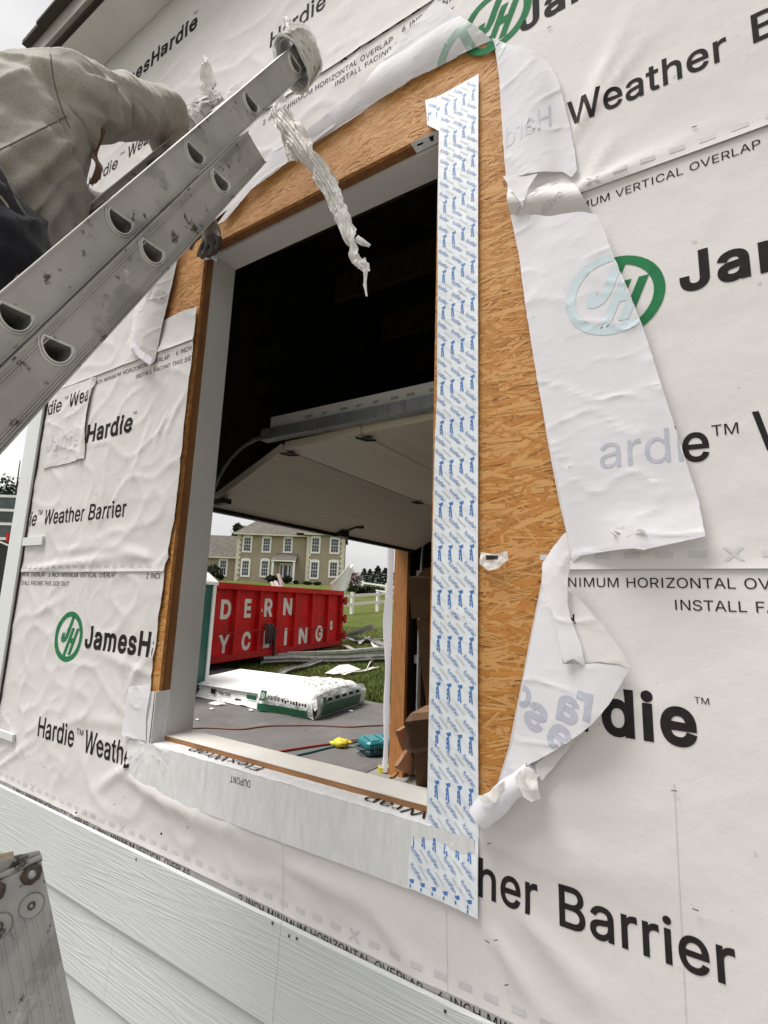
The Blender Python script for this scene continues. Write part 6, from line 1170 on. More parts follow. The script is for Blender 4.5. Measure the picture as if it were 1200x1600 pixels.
for t in ribs:
    b = MB(); b.prism([[(t - .05, -RB + .001), (t - .035, -.002), (t + .035, -.002), (t + .05, -RB + .001)]], lambda a, c, q: DP(a, zb + .12 + q, c), ztop - zb - .26); b.build('rib', 'red', dm)
b = MB(); b.prism([[(tR - .10, -RB + .001), (tR - .10, .012), (tR + .06, .012), (tR + .06, -RB + .001)]], lambda a, c, q: DP(a, zb + q, c), ztop - zb - .14); b.build('corner_post', 'redd', dm)
for z in (.42, .95, 1.55):
    b = MB(); b.box((0, 0, 0), (.001, .001, .001)) if False else None
    b.prism([[(tR + .0, -.02), (tR + .0, .09), (tR + .20, .09), (tR + .20, -.02)]], lambda a, c, q: DP(a, z + q, c), .16); b.tube([DP(tR + .13, z - .06, .05), DP(tR + .13, z + .22, .05)], .05, 8); b.build('hinge', 'redd', dm)
b = MB(); b.prism([[(tR - .0501, -DW + .06), (tR - .0501, -RB - .06), (tR + .05, -RB - .06), (tR + .05, -DW + .06)]], lambda a, c, q: DP(a + .10, zb + .05 + q, c), ztop - zb - .25); b.build('rear_door', 'redd', dm)
c0, c1 = dpl(*zd([(130, 572)])[0], .0), dpl(*zd([(640, 545)])[0], 0)
b = MB(); b.tube([DP(tL + .1, c0[1], .014)] + [DP(c0[0] + (c1[0] - c0[0]) * i / 12, c0[1] + (c1[1] - c0[1]) * i / 12 - .02 * math.sin(i * 1.3), .014) for i in range(13)], .012, 6); b.build('tie_cable', 'redd', dm)
for t in (tR - 1.2, tL + 1.2):
    for o in (-.25, -DW + .25): b = MB(); b.tube([DP(t, .11, o - .07), DP(t, .11, o + .07)], .11, 14); b.build('roller', 'black', dm)
# dark netting hung over its side, and what sticks out of the top
b = MB(); tq, zq = dpl(*zd([(386, 548)])[0], .03)
for k in range(7):
    a = random.uniform(-.24, .24); b.tube([DP(tq + a * .7, zq + .10, -.02), DP(tq + a, zq - .05, .05), DP(tq + a * .9, zq - .32 - random.random() * .12, .06), DP(tq + a * .5 + .06, zq - .28, .07)], .022, 7)
b.tube([DP(tq + .18, zq, .05), DP(tq + .22, zq - .5, .06), DP(tq + .20, zq - 1.2, .05)], [.035, .03, .02], 7); b.tube([DP(tq + .05, zq - .2, .06), DP(tq + .02, zq - .5, .06)], .02, 6)
tag(b.build('netting', 'black'), 'bunch of dark netting hanging on the red dumpster between its letters', 'netting')
M['vinyl'] = simple('white_vinyl', (.74, .73, .70), .45, var=.06)
deb = [((655, 368), (735, 282), .30, 'broad strip of white vinyl siding leaning out of the dumpster at its right end'), ((690, 372), (742, 280), .12, None), ((432, 368), (428, 318), .10, 'narrow white strip standing upright out of the dumpster'), ((412, 366), (416, 348), .16, None), ((398, 366), (400, 352), .10, None)]
def off_pt(q, o): p = at_plane(*zd([q])[0], gl + nv * o, nv); return p
p0_, p1_, w_ = [], [], 0
def strip_obj(name, pts, wd, label, cat, mat='vinyl', grp=None):
    b = MB(); a, c = pts; d = (c - a).normalized(); sd = d.cross(nv).normalized(); n = 6; vs = []
    for i in range(n + 1):
        p = a.lerp(c, i / n); ww = wd * (1 - .65 * i / n); cv = .06 * math.sin(i * .7)
        for k in range(4): vs.append(p + sd * (ww * (k / 3 - .5)) + nv * (cv + .05 * math.cos(k * 2.1)))
    b.add(vs, [(i * 4 + k, i * 4 + k + 1, (i + 1) * 4 + k + 1, (i + 1) * 4 + k) for i in range(n) for k in range(3)], 0)
    o = b.build(name, mat, None, fixn=False); so = o.modifiers.new('t', 'SOLIDIFY'); so.thickness = .012; return tag(o, label, cat, grp)
for q0, q1, wd, lb in deb:
    a, c = off_pt(q0, -.5), off_pt(q1, -.5); a = a + V((0, 0, -.3))
    strip_obj('siding_strip', (a, c), wd * (3.0 if wd == .30 else 1.4), lb or 'white siding offcut sticking up from the dumpster rim', 'siding strip', grp=None if lb else 'siding offcuts in the dumpster')

# ---- portable toilet beside the dumpster
M['teal'] = simple('green_toilet_plastic', (.008, .10, .075), .4, var=.15, scale=3)
pr = at_z(303, 1089, 0.0); pcx = pr + V((-.62, -.30, 0)); pt_ = thing('portable_toilet', 'dark green portable toilet with a white domed roof beside the dumpster', 'portable toilet', pcx)
hw = .56; zt_ = at_plane(332, 912, pcx + V((.4, .4, 0)), V((.7, -.7, 0)).normalized()).z
zt_ = 2.0
b = MB(); b.box((pcx.x - hw, pcx.y - hw, .12), (pcx.x + hw, pcx.y + hw, zt_ - .12))
for k in range(5):
    yy = pcx.y - .45 + .21 * k; b.box((pcx.x + hw + .001, yy - .03, .25), (pcx.x + hw + .018, yy + .03, zt_ - .2))
    b.box((pcx.x - .45 + .21 * k - .03, pcx.y - hw - .018, .25), (pcx.x - .45 + .21 * k + .03, pcx.y - hw - .001, zt_ - .2))
b.build('cabin', 'teal', pt_)
for sx, sy in ((1, 1), (1, -1), (-1, 1), (-1, -1)):
    b = MB(); b.box((pcx.x + sx * hw - .03, pcx.y + sy * hw - .03, .12), (pcx.x + sx * hw + .03, pcx.y + sy * hw + .03, zt_ - .1)); b.build('corner_strip', 'white' if (sx, sy) == (1, 1) else 'teal', pt_)
b = MB(); b.box((pcx.x - hw - .04, pcx.y - hw - .04, .0), (pcx.x + hw + .04, pcx.y + hw + .04, .12)); b.build('skid_base', 'black', pt_)
b = MB(); n = 10; vs = [(pcx.x + (i / n * 2 - 1) * (hw + .05), pcx.y + (j / n * 2 - 1) * (hw + .05), zt_ - .11 + .26 * (1 - (i / n * 2 - 1) ** 4) ** .5 * (1 - (j / n * 2 - 1) ** 4) ** .5) for j in range(n + 1) for i in range(n + 1)]
b.add(vs, [(j * (n + 1) + i, j * (n + 1) + i + 1, (j + 1) * (n + 1) + i + 1, (j + 1) * (n + 1) + i) for j in range(n) for i in range(n)], 0, True); b.box((pcx.x - hw - .05, pcx.y - hw - .05, zt_ - .16), (pcx.x + hw + .05, pcx.y + hw + .05, zt_ - .111)); b.build('roof', 'white', pt_)

# ---- wrapped stack of siding boards on the driveway
def m_film(name, col):
    t = NT(name); c = t.ramp(t.noise(4, 4), [(.3, scl(col, .9)), (.7, col)]); t.bump(t.noise(7, 5), .8, .08); return t.set(c, .3, 0, .5)
M['film'] = m_film('printed_white_film', (.78, .78, .76)); M['dgreen'] = simple('dark_green_print', (.008, .10, .04), .4, var=.2)
A = at_z(489, 1125, 0.0); ex_, ey_ = V((-1, .04, 0)).normalized(), V((-.10, 1, 0)).normalized()
pk = thing('board_stack', 'stack of siding boards in torn white printed film lying on the asphalt driveway', 'board stack', A + ex_ * 1.2 + ey_ * .7)
def PK(u, v, z): return A + ex_ * u + ey_ * v + V((0, 0, z))
HT = .39; W2, L2 = 1.42, 1.05
def pk_top(u, v): return HT * (.86 + .14 * math.sin(math.pi * min(1, max(0, v / W2)))) - .10 * smooth(.35, 1.15, u) * 0 + .02 * noise.noise((u * 5, v * 5, 1))
b = MB(); n = 26; m = 22; vs = []
for i in range(n + 1):                               # film draped over the right end
    u = -.02 + (L2 + .02) * i / n
    for j in range(m + 1):
        s = j / m * (W2 + 2 * HT) - HT
        if s < 0: v, z = -.02 - .02 * noise.noise((u * 7, s * 7, 2)), HT + s
        elif s > W2: v, z = W2 + .02, HT - (s - W2)
        else: v, z = s, pk_top(u, s)
        if i == 0 or u < .1: z *= smooth(-.25, .1, u + .0) if 0 < s < W2 else 1
        flare = .10 * smooth(.5, 1.05, u) * (1 - z / HT) if s < 0 else 0
        rz = .07 * (math.exp(-(s / .10) ** 2) + math.exp(-((s - W2) / .10) ** 2)) + .08 * math.exp(-((u + .02) / .10) ** 2); z = z - rz * (1 if z > .15 else 0) + .030 * (1 - abs(noise.noise((u * 5 + v * 2, v * 4 - u, 2.2)))) ** 5 - .05 * smooth(.55, 1.05, u) * (1 if 0 <= s <= W2 else z / HT)
        vs.append(PK(u + .035 * noise.noise((u * 4, v * 4, z * 4)), v - flare + .03 * noise.noise((u * 6, z * 9, 4)) - .035 * math.sin(min(1, max(0, z / HT)) * 3.1) * (1 if s < 0 else 0), max(.008, z)))
b.add(vs, [(i * (m + 1) + j, i * (m + 1) + j + 1, (i + 1) * (m + 1) + j + 1, (i + 1) * (m + 1) + j) for i in range(n) for j in range(m)], 0, True)
vs = []                                              # end face towards the right
for j in range(m + 1):
    v = W2 * j / m
    for k in range(9): z = k / 8; vs.append(PK(-.02 - .05 * math.sin(z * 3) + .03 * noise.noise((v * 5, z * 5, 7)), v, max(.008, z * pk_top(0, v) * .93)))
b.add(vs, [(j * 9 + k, j * 9 + k + 1, (j + 1) * 9 + k + 1, (j + 1) * 9 + k) for j in range(m) for k in range(8)], 0, True)
def quad(b, fn, u0, u1, v0, v1, mat, n=8): b.add([fn(u0 + (u1 - u0) * i / n, v) for i in range(n + 1) for v in (v0, v1)], [(2 * i, 2 * i + 1, 2 * i + 3, 2 * i + 2) for i in range(n)], mat)
front = lambda u, z: PK(u, -.066 - .040 * math.sin(min(1, z / HT) * 3.1) - .10 * smooth(.5, 1.05, u) * (1 - z / HT), z); endf = lambda v, z: PK(-.062 - .055 * math.sin(min(1, z / HT) * 3), v, z); topf = lambda u, v: PK(u, v, pk_top(u, v) + .022)
quad(b, front, .04, .98, .02, .12, 1); quad(b, endf, .10, 1.18, .05, .20, 1)
for t in text2d('HardieSiding' if False else 'Hardie', HVY, 0, .19, .07, .22): b.add([front(.80 - u, z) for u, z in t], [(0, 1, 2)], 2)
for t in tri_loops([[(.84, .16), (.96, .16), (.96, .30), (.84, .30)]]): b.add([front(*p) for p in t], [(0, 1, 2)], 1)
for t in emblem(.90, .23, .04, True): b.add([front(*p) + V((0, -.004, 0)) for p in t], [(0, 1, 2)], 0)
for k in range(9): u = .06 + .055 * k; quad(b, front, u, u + .03 + .015 * random.random(), .17 + .03 * random.random(), .21 + .02 * random.random(), 2, 1)
for k in range(5): v = .2 + .2 * k; quad(b, endf, v, v + .12, .235, .275, 2, 1)
for t in tri_loops([[(.08, .22), (.17, .22), (.17, .30), (.08, .30)]]): b.add([endf(*p) for p in t], [(0, 1, 2)], 1)
for k in range(60): u, v = .12 + .5 * random.random(), .25 + .9 * random.random(); w1 = .03 + .05 * random.random(); b.add([topf(a, c) for a, c in ((u, v), (u + .018, v), (u + .018, v + w1), (u, v + w1))], [(0, 1, 2, 3)], 3)
M['greyp'] = simple('grey_print', (.35, .36, .36), .5)
b.build('film_cover', ['film', 'dgreen', 'ink', 'greyp'], pk, fixn=False)
b = MB(); nb_ = 7
for k in range(nb_): z = .03 + .19 * k / nb_; b.prism([[(.4 + .02 * random.random(), .05 + .02 * random.random()), (2.9, .05), (2.9, 1.36), (.4, 1.36)]], lambda u, v, t: PK(u, v, z + t), .024)
b.build('boards', 'white', pk)
b = MB(); b.prism([[(.55, -.03), (3.0, -.03), (3.0, 1.42), (.45, 1.42)]], lambda u, v, t: PK(u, v, .235 + .045 * v - .02 * u + t), .012); b.build('top_board', 'white', pk)
b = MB(); n = 24; vs = []
for i in range(n + 1):
    u = 1.0 + 1.9 * i / n
    for k in range(5): z = .215 - .02 * u - k * .046; vs.append(PK(u, .02 - .05 * k / 4 - .06 * (k / 4) ** 2 + .03 * noise.noise((u * 5, k * .9, 1)), max(.01, z + .05 * noise.noise((u * 4, 0, 3)) * (k / 4))))
b.add(vs, [(i * 5 + k, i * 5 + k + 1, (i + 1) * 5 + k + 1, (i + 1) * 5 + k) for i in range(n) for k in range(4)], 0, True)
sidef = lambda u, z: PK(u, -.045, z)
for t in text2d('Hardie', HVY, 0, .10, .055, .28): b.add([sidef(2.0 - u, z) for u, z in t], [(0, 1, 2)], 2)
quad(b, sidef, 2.08, 2.2, .09, .17, 2, 1); quad(b, sidef, 1.12, 1.34, .12, .18, 1, 1); quad(b, sidef, 1.45, 1.6, .06, .09, 2, 1)
b.build('film_cover', ['film', 'dgreen', 'ink'], pk, fixn=False)
b = MB()
for u in (.5, 1.6, 2.6): b.bar(PK(u, .04, .014), PK(u, 1.36, .014), .09, .026)
b.build('bearer', 'stud', pk)
# scraps in front of it
for (q, sx, sy, lb) in ((((340, 1101)), .16, .05, 'white torn film scrap lying on the asphalt before the board stack'), ((331, 1109), .05, .03, 'small white foam offcut on the asphalt before the board stack'), ((308, 1126), .03, .02, 'tiny white chip alone on the asphalt near the jamb'), ((392, 1111), .05, .03, 'small white chip by the flared film of the board stack'), ((548, 1112), .05, .02, 'white sliver on the asphalt right of the board stack')):
    p = at_z(*q, 0.0); b = MB(); b.ball(p + V((0, 0, .012)), (sx, sx * .6, sy * .55), 0, 10, 6, .6, q[0]); tag(b.build('scrap', 'film'), lb, 'scrap')

# ---- pulled down gutters and trim in a heap on the grass
def gutter(a, c, w_, h_, label, mat='alu', grp=None, roll=0.0):
    b = MB(); a, c = V(a), V(c); kd = (a - CAM).length / 11.0; w_ *= kd; h_ *= kd; d = (c - a).normalized(); sd = d.cross(V((0, 0, 1))).normalized(); up = sd.cross(d)
    ca, sa = math.cos(roll), math.sin(roll); s2, u2 = sd * ca + up * sa, up * ca - sd * sa
    prof = [(-w_, h_), (-w_ * .95, h_ * .1), (-w_ * .6, 0), (w_ * .5, 0), (w_ * .6, h_ * .35), (w_ * .9, h_ * .55), (w_, h_), (w_ * .8, h_ * 1.02)]; n = 5; vs = []
    for i in range(n + 1): vs += [a.lerp(c, i / n) + s2 * p + u2 * q + V((0, 0, .02 * math.sin(i * 1.7))) for p, q in prof]
    k = len(prof); b.add(vs, [(i * k + j, i * k + j + 1, (i + 1) * k + j + 1, (i + 1) * k + j) for i in range(n) for j in range(k - 1)], 0)
    o = b.build('gutter', mat, None, fixn=False); so = o.modifiers.new('t', 'SOLIDIFY'); so.thickness = .006; return tag(o, label, 'gutter', grp)
M['gut'] = m_alu('white_gutter', (.62, .62, .60), .3); M['gutd'] = m_alu('grey_gutter', (.36, .355, .34), .4)
def solve_ground(px, py):
    v = ray(px, py); s = 3.0
    while s < 300:
        p = CAM + v * s
        if p.z <= terr(p.x, p.y) + .02: return V((p.x, p.y, terr(p.x, p.y)))
        s += .02 if s < 40 else .1
    return CAM + v * 60
gz = lambda q, h=.0: solve_ground(*zd([q])[0]) + V((0, 0, .04))
gutter(gz((350, 694), .18), gz((905, 655), .22), .10, .13, 'long pale gutter lying across the heap in front of the dumpster', 'gut')
gutter(gz((355, 706), .06), gz((905, 690), .10), .12, .10, 'long grey gutter under the pale one at the front of the heap', 'gutd', roll=.5)
gutter(gz((440, 745), .03), gz((600, 700), .08), .10, .05, 'short weathered trim board lying in the shade under the gutters', 'gutd')
gutter(gz((718, 594), .10), gz((720, 594)) + (at_d(*zd([(828, 552)])[0], (gz((720, 594)) - CAM).dot(FWD) - .3) - gz((720, 594))), .08, .09, 'open ended gutter tilted up above the heap on the lawn', 'gutd')
gutter(gz((712, 594), .10), gz((905, 610), .12), .05, .04, 'thin white trim lying along the lawn behind the heap', 'gut')
gutter(gz((700, 632), .08), gz((760, 655), .08), .05, .04, 'short white trim end beside the dumpster corner', 'vinyl')
gutter(gz((835, 610), .12), gz((862, 648), .05), .12, .02, 'flat white offcut lying across the grey trim', 'vinyl')
gutter(gz((715, 600), .06), gz((770, 615), .12), .04, .03, 'thin grey trim crossing behind the heap', 'gut')
gutter(gz((770, 618), .06), gz((805, 595), .10), .035, .03, 'thin white trim crossing under the tilted gutter', 'vinyl')
gutter(gz((800, 606), .05), gz((905, 640), .06), .10, .06, 'wide grey gutter half hidden behind the door post', 'gutd')
gutter(gz((380, 757), .03), gz((465, 762), .02), .05, .03, 'short pale board end on the grass behind the board stack', 'gutd')
gutter(gz((700, 752), .02), gz((840, 724), .03), .06, .02, 'crumpled white strip lying on the grass', 'vinyl')
b = MB(); P3 = [gz(q, h) for q, h in (((620, 745), .02), ((680, 710), .14), ((720, 706), .16), ((775, 728), .03), ((720, 742), .05), ((660, 750), .02))]
cen = sum(P3, V()) / 6 + V((0, 0, .08)); b.add(P3 + [cen], [(i, (i + 1) % 6, 6) for i in range(6)], 0, True); o = b.build('film_sheet', ['film', 'ink'], None, fixn=False)
tag(o, 'white film sheet with torn corners lying on the gutter heap', 'film sheet')
b = MB(); ribbon(b, [gz((800, 735), .02), gz((806, 715), .12), gz((812, 700), .25), gz((830, 692), .3)], [.05, .08, .07, .03], 31.0); tag(b.build('film_sheet', 'film', None, fixn=False), 'small twisted white film strip standing up from the heap', 'film sheet')

# ---- hoses, tool case, yellow reel, tape
def hose(px, r, col, label, z=.012):
    P3 = [at_z(*zd([q])[0], z) for q in px]; pts = []
    for i in range(len(P3) - 1):
        p_1, p0, p1, p2 = P3[max(i - 1, 0)], P3[i], P3[i + 1], P3[min(i + 2, len(P3) - 1)]
        for k in range(6):
            t = k / 6; pts.append(.5 * ((2 * p0) + (p1 - p_1) * t + (2 * p_1 - 5 * p0 + 4 * p1 - p2) * t * t + (3 * p0 - p_1 - 3 * p1 + p2) * t ** 3))
    b = MB(); b.tube(pts + [P3[-1]], r, 7); nm = simple('hose_' + label.split()[1], col, .5); return tag(b.build('hose', nm), label, 'hose')
hose([(-20, 972), (50, 976), (130, 974), (260, 980), (330, 972), (400, 965), (480, 964), (600, 964), (720, 970), (800, 966), (905, 962)], .010, (.16, .055, .04), 'thin brownish cord running right across the asphalt behind the hoses', .010)
hose([(380, 1088), (430, 1075), (520, 1060), (600, 1048), (690, 1036), (780, 1022), (905, 1000)], .013, (.26, .035, .03), 'bright red air hose stretched over the asphalt to the yellow knot', .014)
hose([(440, 1112), (500, 1092), (560, 1078), (640, 1058), (720, 1040), (800, 1024), (905, 1004)], .012, (.03, .12, .11), 'dull green air hose beside the red one', .012)
b = MB(); P3 = [at_z(*zd([(685, 1040)])[0], .04)]; b.ball(P3[0], (.10, .08, .05), 0, 12, 8, .7, 3); b.ball(P3[0] + V((.08, .06, .01)), (.06, .03, .02), 0, 8, 6, .5, 5); b.ball(P3[0] + V((-.07, -.03, -.01)), (.05, .04, .03), 0, 8, 6, .5, 8)
tag(b.build('caution_tape', simple('yellow_plastic', (.62, .50, .03), .4, var=.2, scale=20)), 'crumpled yellow bundle of plastic tape lying on the two hoses', 'yellow tape')
c0_, c1_ = at_z(574, 1185, .0), at_z(604, 1182, .0)
ux = (c1_ - c0_); ux.z = 0; ux.normalize(); uy = V((-ux.y, ux.x, 0)); tcm = thing('tool_case', 'teal plastic tool case lying flat on the floor by the door post', 'tool case', c0_ + ux * .2 + uy * .15)
M['mteal'] = simple('teal_case', (.015, .17, .19), .4, var=.1); M['mteald'] = simple('dark_case', (.02, .06, .07), .5)
TC = lambda u, v, z: c0_ + ux * u + uy * v + V((0, 0, z))
def rbox(b, u0, u1, v0, v1, z0, z1, r, mat=0):
    o1 = [(u0 + r, v0), (u1 - r, v0), (u1, v0 + r), (u1, v1 - r), (u1 - r, v1), (u0 + r, v1), (u0, v1 - r), (u0, v0 + r)]; cu, cv = (u0 + u1) / 2, (v0 + v1) / 2; k = .93
    rings = [(k, z0), (1, z0 + r * .6), (1, z1 - r * .6), (k, z1)]; vs = [TC(cu + (p - cu) * s, cv + (q - cv) * s, z) for s, z in rings for p, q in o1]
    b.add(vs, [(i * 8 + j, i * 8 + (j + 1) % 8, (i + 1) * 8 + (j + 1) % 8, (i + 1) * 8 + j) for i in range(3) for j in range(8)] + [tuple(range(7, -1, -1)), tuple(range(24, 32))], mat)
b = MB(); rbox(b, 0, .40, 0, .30, .008, .075, .03); b.build('lower_shell', 'mteald', tcm); b = MB(); rbox(b, -.005, .405, -.005, .305, .077, .155, .03); rbox(b, .05, .16, .03, .27, .155, .168, .01); rbox(b, .19, .24, .03, .27, .155, .168, .01); rbox(b, .27, .36, .03, .27, .155, .168, .01); b.build('lid', 'mteal', tcm)
for u in (.07, .28): b = MB(); rbox(b, u, u + .06, -.022, -.005, .05, .11, .005); b.build('latch', 'mteald', tcm)
b = MB(); rbox(b, .28, .36, -.0075, -.0055, .095, .12, .0005); b.build('label_plate', 'letter', tcm)
b = MB(); b.tube([TC(-.005, .06, .07), TC(-.05, .07, .07), TC(-.05, .23, .07), TC(-.005, .24, .07)], .014, 8); b.build('handle', 'mteald', tcm)
p = at_z(599, 1207, .0); p = V((XC + .10, p.y - .03, .006)) if p.x > XC + .3 else p
tr2 = thing('tape_roll', 'roll of yellow tape standing on the floor at the foot of the door post', 'tape roll', p)
b = MB(); n = 28
for r0, r1, mt in ((.055, .038, 0),):
    vs = [(p.x + r * math.cos(2 * math.pi * i / n), p.y + r * math.sin(2 * math.pi * i / n), z) for r, z in ((.055, .008), (.055, .056), (.040, .056), (.040, .008)) for i in range(n)]
    b.add(vs, [(k * n + i, k * n + (i + 1) % n, ((k + 1) % 4) * n + (i + 1) % n, ((k + 1) % 4) * n + i) for k in range(4) for i in range(n)], 0)
b.build('roll', simple('yellow_tape', (.50, .42, .03), .4), tr2)
b = MB(); vs = [(p.x + r * math.cos(2 * math.pi * i / n), p.y + r * math.sin(2 * math.pi * i / n), z) for r, z in ((.0395, .007), (.0395, .057), (.037, .057), (.037, .007)) for i in range(n)]
b.add(vs, [(k * n + i, k * n + (i + 1) % n, ((k + 1) % 4) * n + (i + 1) % n, ((k + 1) % 4) * n + i) for k in range(4) for i in range(n)], 0); b.build('core', 'letter', tr2)

# ---- cardboard inside the garage right of the door post
def m_card(name, col):
    t = NT(name); c = t.ramp(t.noise(4, 5), [(.3, scl(col, .85)), (.7, scl(col, 1.1))]); wv = t.n('ShaderNodeTexWave', bands_direction='X', Scale=40.0); t.l(t.tc.outputs['Object'], wv.inputs[0]); t.bump(wv.outputs['Fac'], .1, .002); return t.set(c, .8, 0, .2)
M['card'] = m_card('cardboard', (.55, .35, .22)); M['cardd'] = m_card('cardboard_dark', (.40, .24, .15))
zb_ = crop(600, 840, 4)
cbx = -2.36
def card(name, px, xpl, label, depth=.35, mat='card', tape=None, top=None):
    P3 = [at_x(*q, xpl) for q in zb_(px)]; b = MB(); n = len(P3)
    bk = [q + V((-.02, .0, 0)) + V((depth * .55, depth, 0)) for q in P3]
    b.add(P3 + bk, [tuple(range(n)), tuple(range(2 * n - 1, n - 1, -1))] + [(i, n + i, n + (i + 1) % n, (i + 1) % n) for i in range(n)])
    t = thing(name, label, 'cardboard box', (P3[0].x, P3[0].y, min(q.z for q in P3))); b.build('carton', mat, t)
    return t, P3
t1, P1 = card('cardboard_box', [(147, 245), (312, 230), (312, 498), (172, 505)], cbx, 'plain cardboard box on top of the stack behind the door post')
b = MB(); Q = [at_x(*q, cbx) for q in zb_([(205, 242), (250, 195), (312, 178), (312, 240)])]; b.add(Q + [q + V((.1, .2, 0)) for q in Q], [(0, 1, 2, 3), (7, 6, 5, 4), (0, 4, 5, 1), (1, 5, 6, 2), (2, 6, 7, 3)]); b.build('flap', 'card', t1)
t2, P2_ = card('cardboard_box', [(203, 512), (316, 500), (316, 1130), (290, 1160), (265, 1050), (240, 850)], cbx + .01, 'tall slanting cardboard sheet standing below the top box', .25, 'card')
t3, P3_ = card('cardboard_box', [(130, 1150), (165, 1100), (265, 1048), (300, 1070), (300, 1590), (205, 1590), (185, 1350), (140, 1330)], cbx + .03, 'cardboard box wrapped in shiny clear film at the bottom of the stack', .4, 'cardd')
M['clear'] = None
def m_clear():
    t = NT('clear_film'); t.bump(t.noise(9, 4, t.mapped((2, 2, .7))), .9, .03); tr = t.n('ShaderNodeBsdfTransparent'); mxs = t.n('ShaderNodeMixShader'); mxs.inputs[0].default_value = .28
    t.set((.75, .72, .68), .18, 0, .8); o = t.t.nodes['Material Output']; t.l(tr.outputs[0], mxs.inputs[1]); t.l(t.b.outputs[0], mxs.inputs[2]); t.l(mxs.outputs[0], o.inputs[0]); return t.m
M['clear'] = m_clear()
Q = wq = [at_x(*q, cbx + .05) for q in zb_([(125, 1150), (160, 1095), (265, 1040), (305, 1060), (305, 1340), (240, 1330), (185, 1360), (138, 1330)])]
b = MB(); add_sheet(b, tri_loops([[(q.y, q.z) for q in Q]]), lambda y, z: V((cbx + .055 + .015 * noise.noise((y * 12, z * 9, 2)) + .012 * math.sin(y * 40 + z * 25), y, z)), 0, .02); b.build('film', 'clear', t3, fixn=False)
for px, lb, mt in (([(70, 1210), (115, 1180), (128, 1290), (112, 1330)], 'torn dark cardboard flap against the door post', 'cardd'), ([(58, 1430), (132, 1322), (192, 1470), (190, 1500), (140, 1480)], 'crushed brown carton with two hand slots on the floor by the post', 'card'), ([(30, 1500), (62, 1470), (68, 1475), (40, 1510)], 'splinter of pale wood on the floor beside the yellow roll', 'post')):
    P3 = [at_x(*q, -2.52) for q in zb_(px)]; b = MB(); n = len(P3); bk = [q + V((.02, .05, 0)) for q in P3]
    b.add(P3 + bk, [tuple(range(n)), tuple(range(2 * n - 1, n - 1, -1))] + [(i, n + i, n + (i + 1) % n, (i + 1) % n) for i in range(n)])
    if 'slots' in lb:
        for s0 in ([(108, 1425), (150, 1478), (148, 1488), (104, 1434)], [(130, 1400), (186, 1462), (184, 1474), (126, 1410)]): b.add([at_x(*q, -2.512) for q in zb_(s0)], [(0, 1, 2, 3)], 1)
    tag(b.build('wood_splinter' if 'splinter' in lb else 'cardboard_piece', [mt, 'dark']), lb, 'wood' if 'splinter' in lb else 'cardboard')
# board lying on the door rail
a_ = at_y(430, 676, .86); c_ = at_y(684, 628, .86)
b = MB(); b.box((a_.x, .82, 2.562), (.0, .90, 2.632))
for k in range(14): x = a_.x + .25 + .10 * k + random.uniform(0, .03); b.add([(x, .8194, 2.585), (x + random.uniform(.02, .07), .8194, 2.585), (x + .04, .8194, 2.60), (x, .8194, 2.60)], [(0, 1, 2, 3)], 1)
tag(b.build('trim_board', ['vinyl', 'greyp']), 'white printed trim board resting along the top of the garage door rail', 'board')

# ================================================================ HOUSE ACROSS THE LAWN
M['stucco'] = simple('tan_stucco', (.33, .28, .205), .9, var=.07, scale=1.5, bump=.2); M['quoin'] = simple('pale_quoin', (.60, .56, .44), .8, var=.12, scale=2)
M['hroof'] = m_roof('grey_brown_shingles', (.125, .115, .10), .9); M['glass'] = simple('window_glass', (.035, .042, .055), .12, var=.5, scale=.7)
def m_brick():
    t = NT('tan_brick'); br = t.n('ShaderNodeTexBrick', Scale=3.0); br.inputs['Color1'].default_value = (.30, .20, .13, 1); br.inputs['Color2'].default_value = (.40, .30, .20, 1); br.inputs['Mortar'].default_value = (.42, .38, .32, 1); br.inputs['Mortar Size'].default_value = .03; br.inputs['Row Height'].default_value = .35
    t.l(t.tc.outputs['UV'], br.inputs[0]); return t.set(br.outputs[0], .9, 0, .2)
M['brick'] = m_brick()
zh = crop(320, 800, 5)
hv = ray(455, 870); hv = V((hv.x, hv.y, 0)).normalized(); HD = 62.0
fn_ = (Matrix.Rotation(R(-7), 3, 'Z') @ -hv); fd = V((-fn_.y, fn_.x, 0)); 
if fd.dot(RIGHT) < 0: fd = -fd
FP = CAM + ray(455, 870) * (HD / ray(455, 870).dot(hv)); FP = V((FP.x, FP.y, 0))
def fpl(px, py, o=0.0): p = at_plane(px, py, FP + fn_ * o, fn_); return ((p - FP).dot(fd), p.z)
def HP(t, z, o=0.0): return FP + fd * t + fn_ * o + V((0, 0, z))
hz = lambda q, o=0.0: fpl(*zh([q])[0], o)
tl, tm, tr_2 = hz((252, 300))[0], hz((796, 300))[0], hz((1088, 300))[0]; ze = hz((500, 184))[1]; zg = min(terr(HP(tl, 0).x, HP(tl, 0).y), terr(HP(tr_2, 0).x, HP(tr_2, 0).y)) - .6
twl = tl - 11.0; zwe = hz((140, 355))[1]; DPT = 10.0
ho = thing('house', 'tan stucco two storey house with arched white windows and pale corner quoins across the lawn', 'house', HP((tl + tr_2) / 2, zg, -5))
def hbox(b, t0, t1, z0, z1, o0, o1, mat=0):
    vs = [HP(t, z, o) for z in (z0, z1) for t, o in ((t0, o0), (t1, o0), (t1, o1), (t0, o1))]; b.add(vs, [(0, 3, 2, 1), (4, 5, 6, 7), (0, 1, 5, 4), (1, 2, 6, 5), (2, 3, 7, 6), (3, 0, 4, 7)], mat)
b = MB(); hbox(b, tl, tm, zg, ze, -DPT, 0); hbox(b, tm, tr_2, zg, ze + .25, -DPT - .01, .45); hbox(b, twl, tl - .001, zg, zwe, -DPT + 1.5, -.8); b.build('wall', 'stucco', ho)
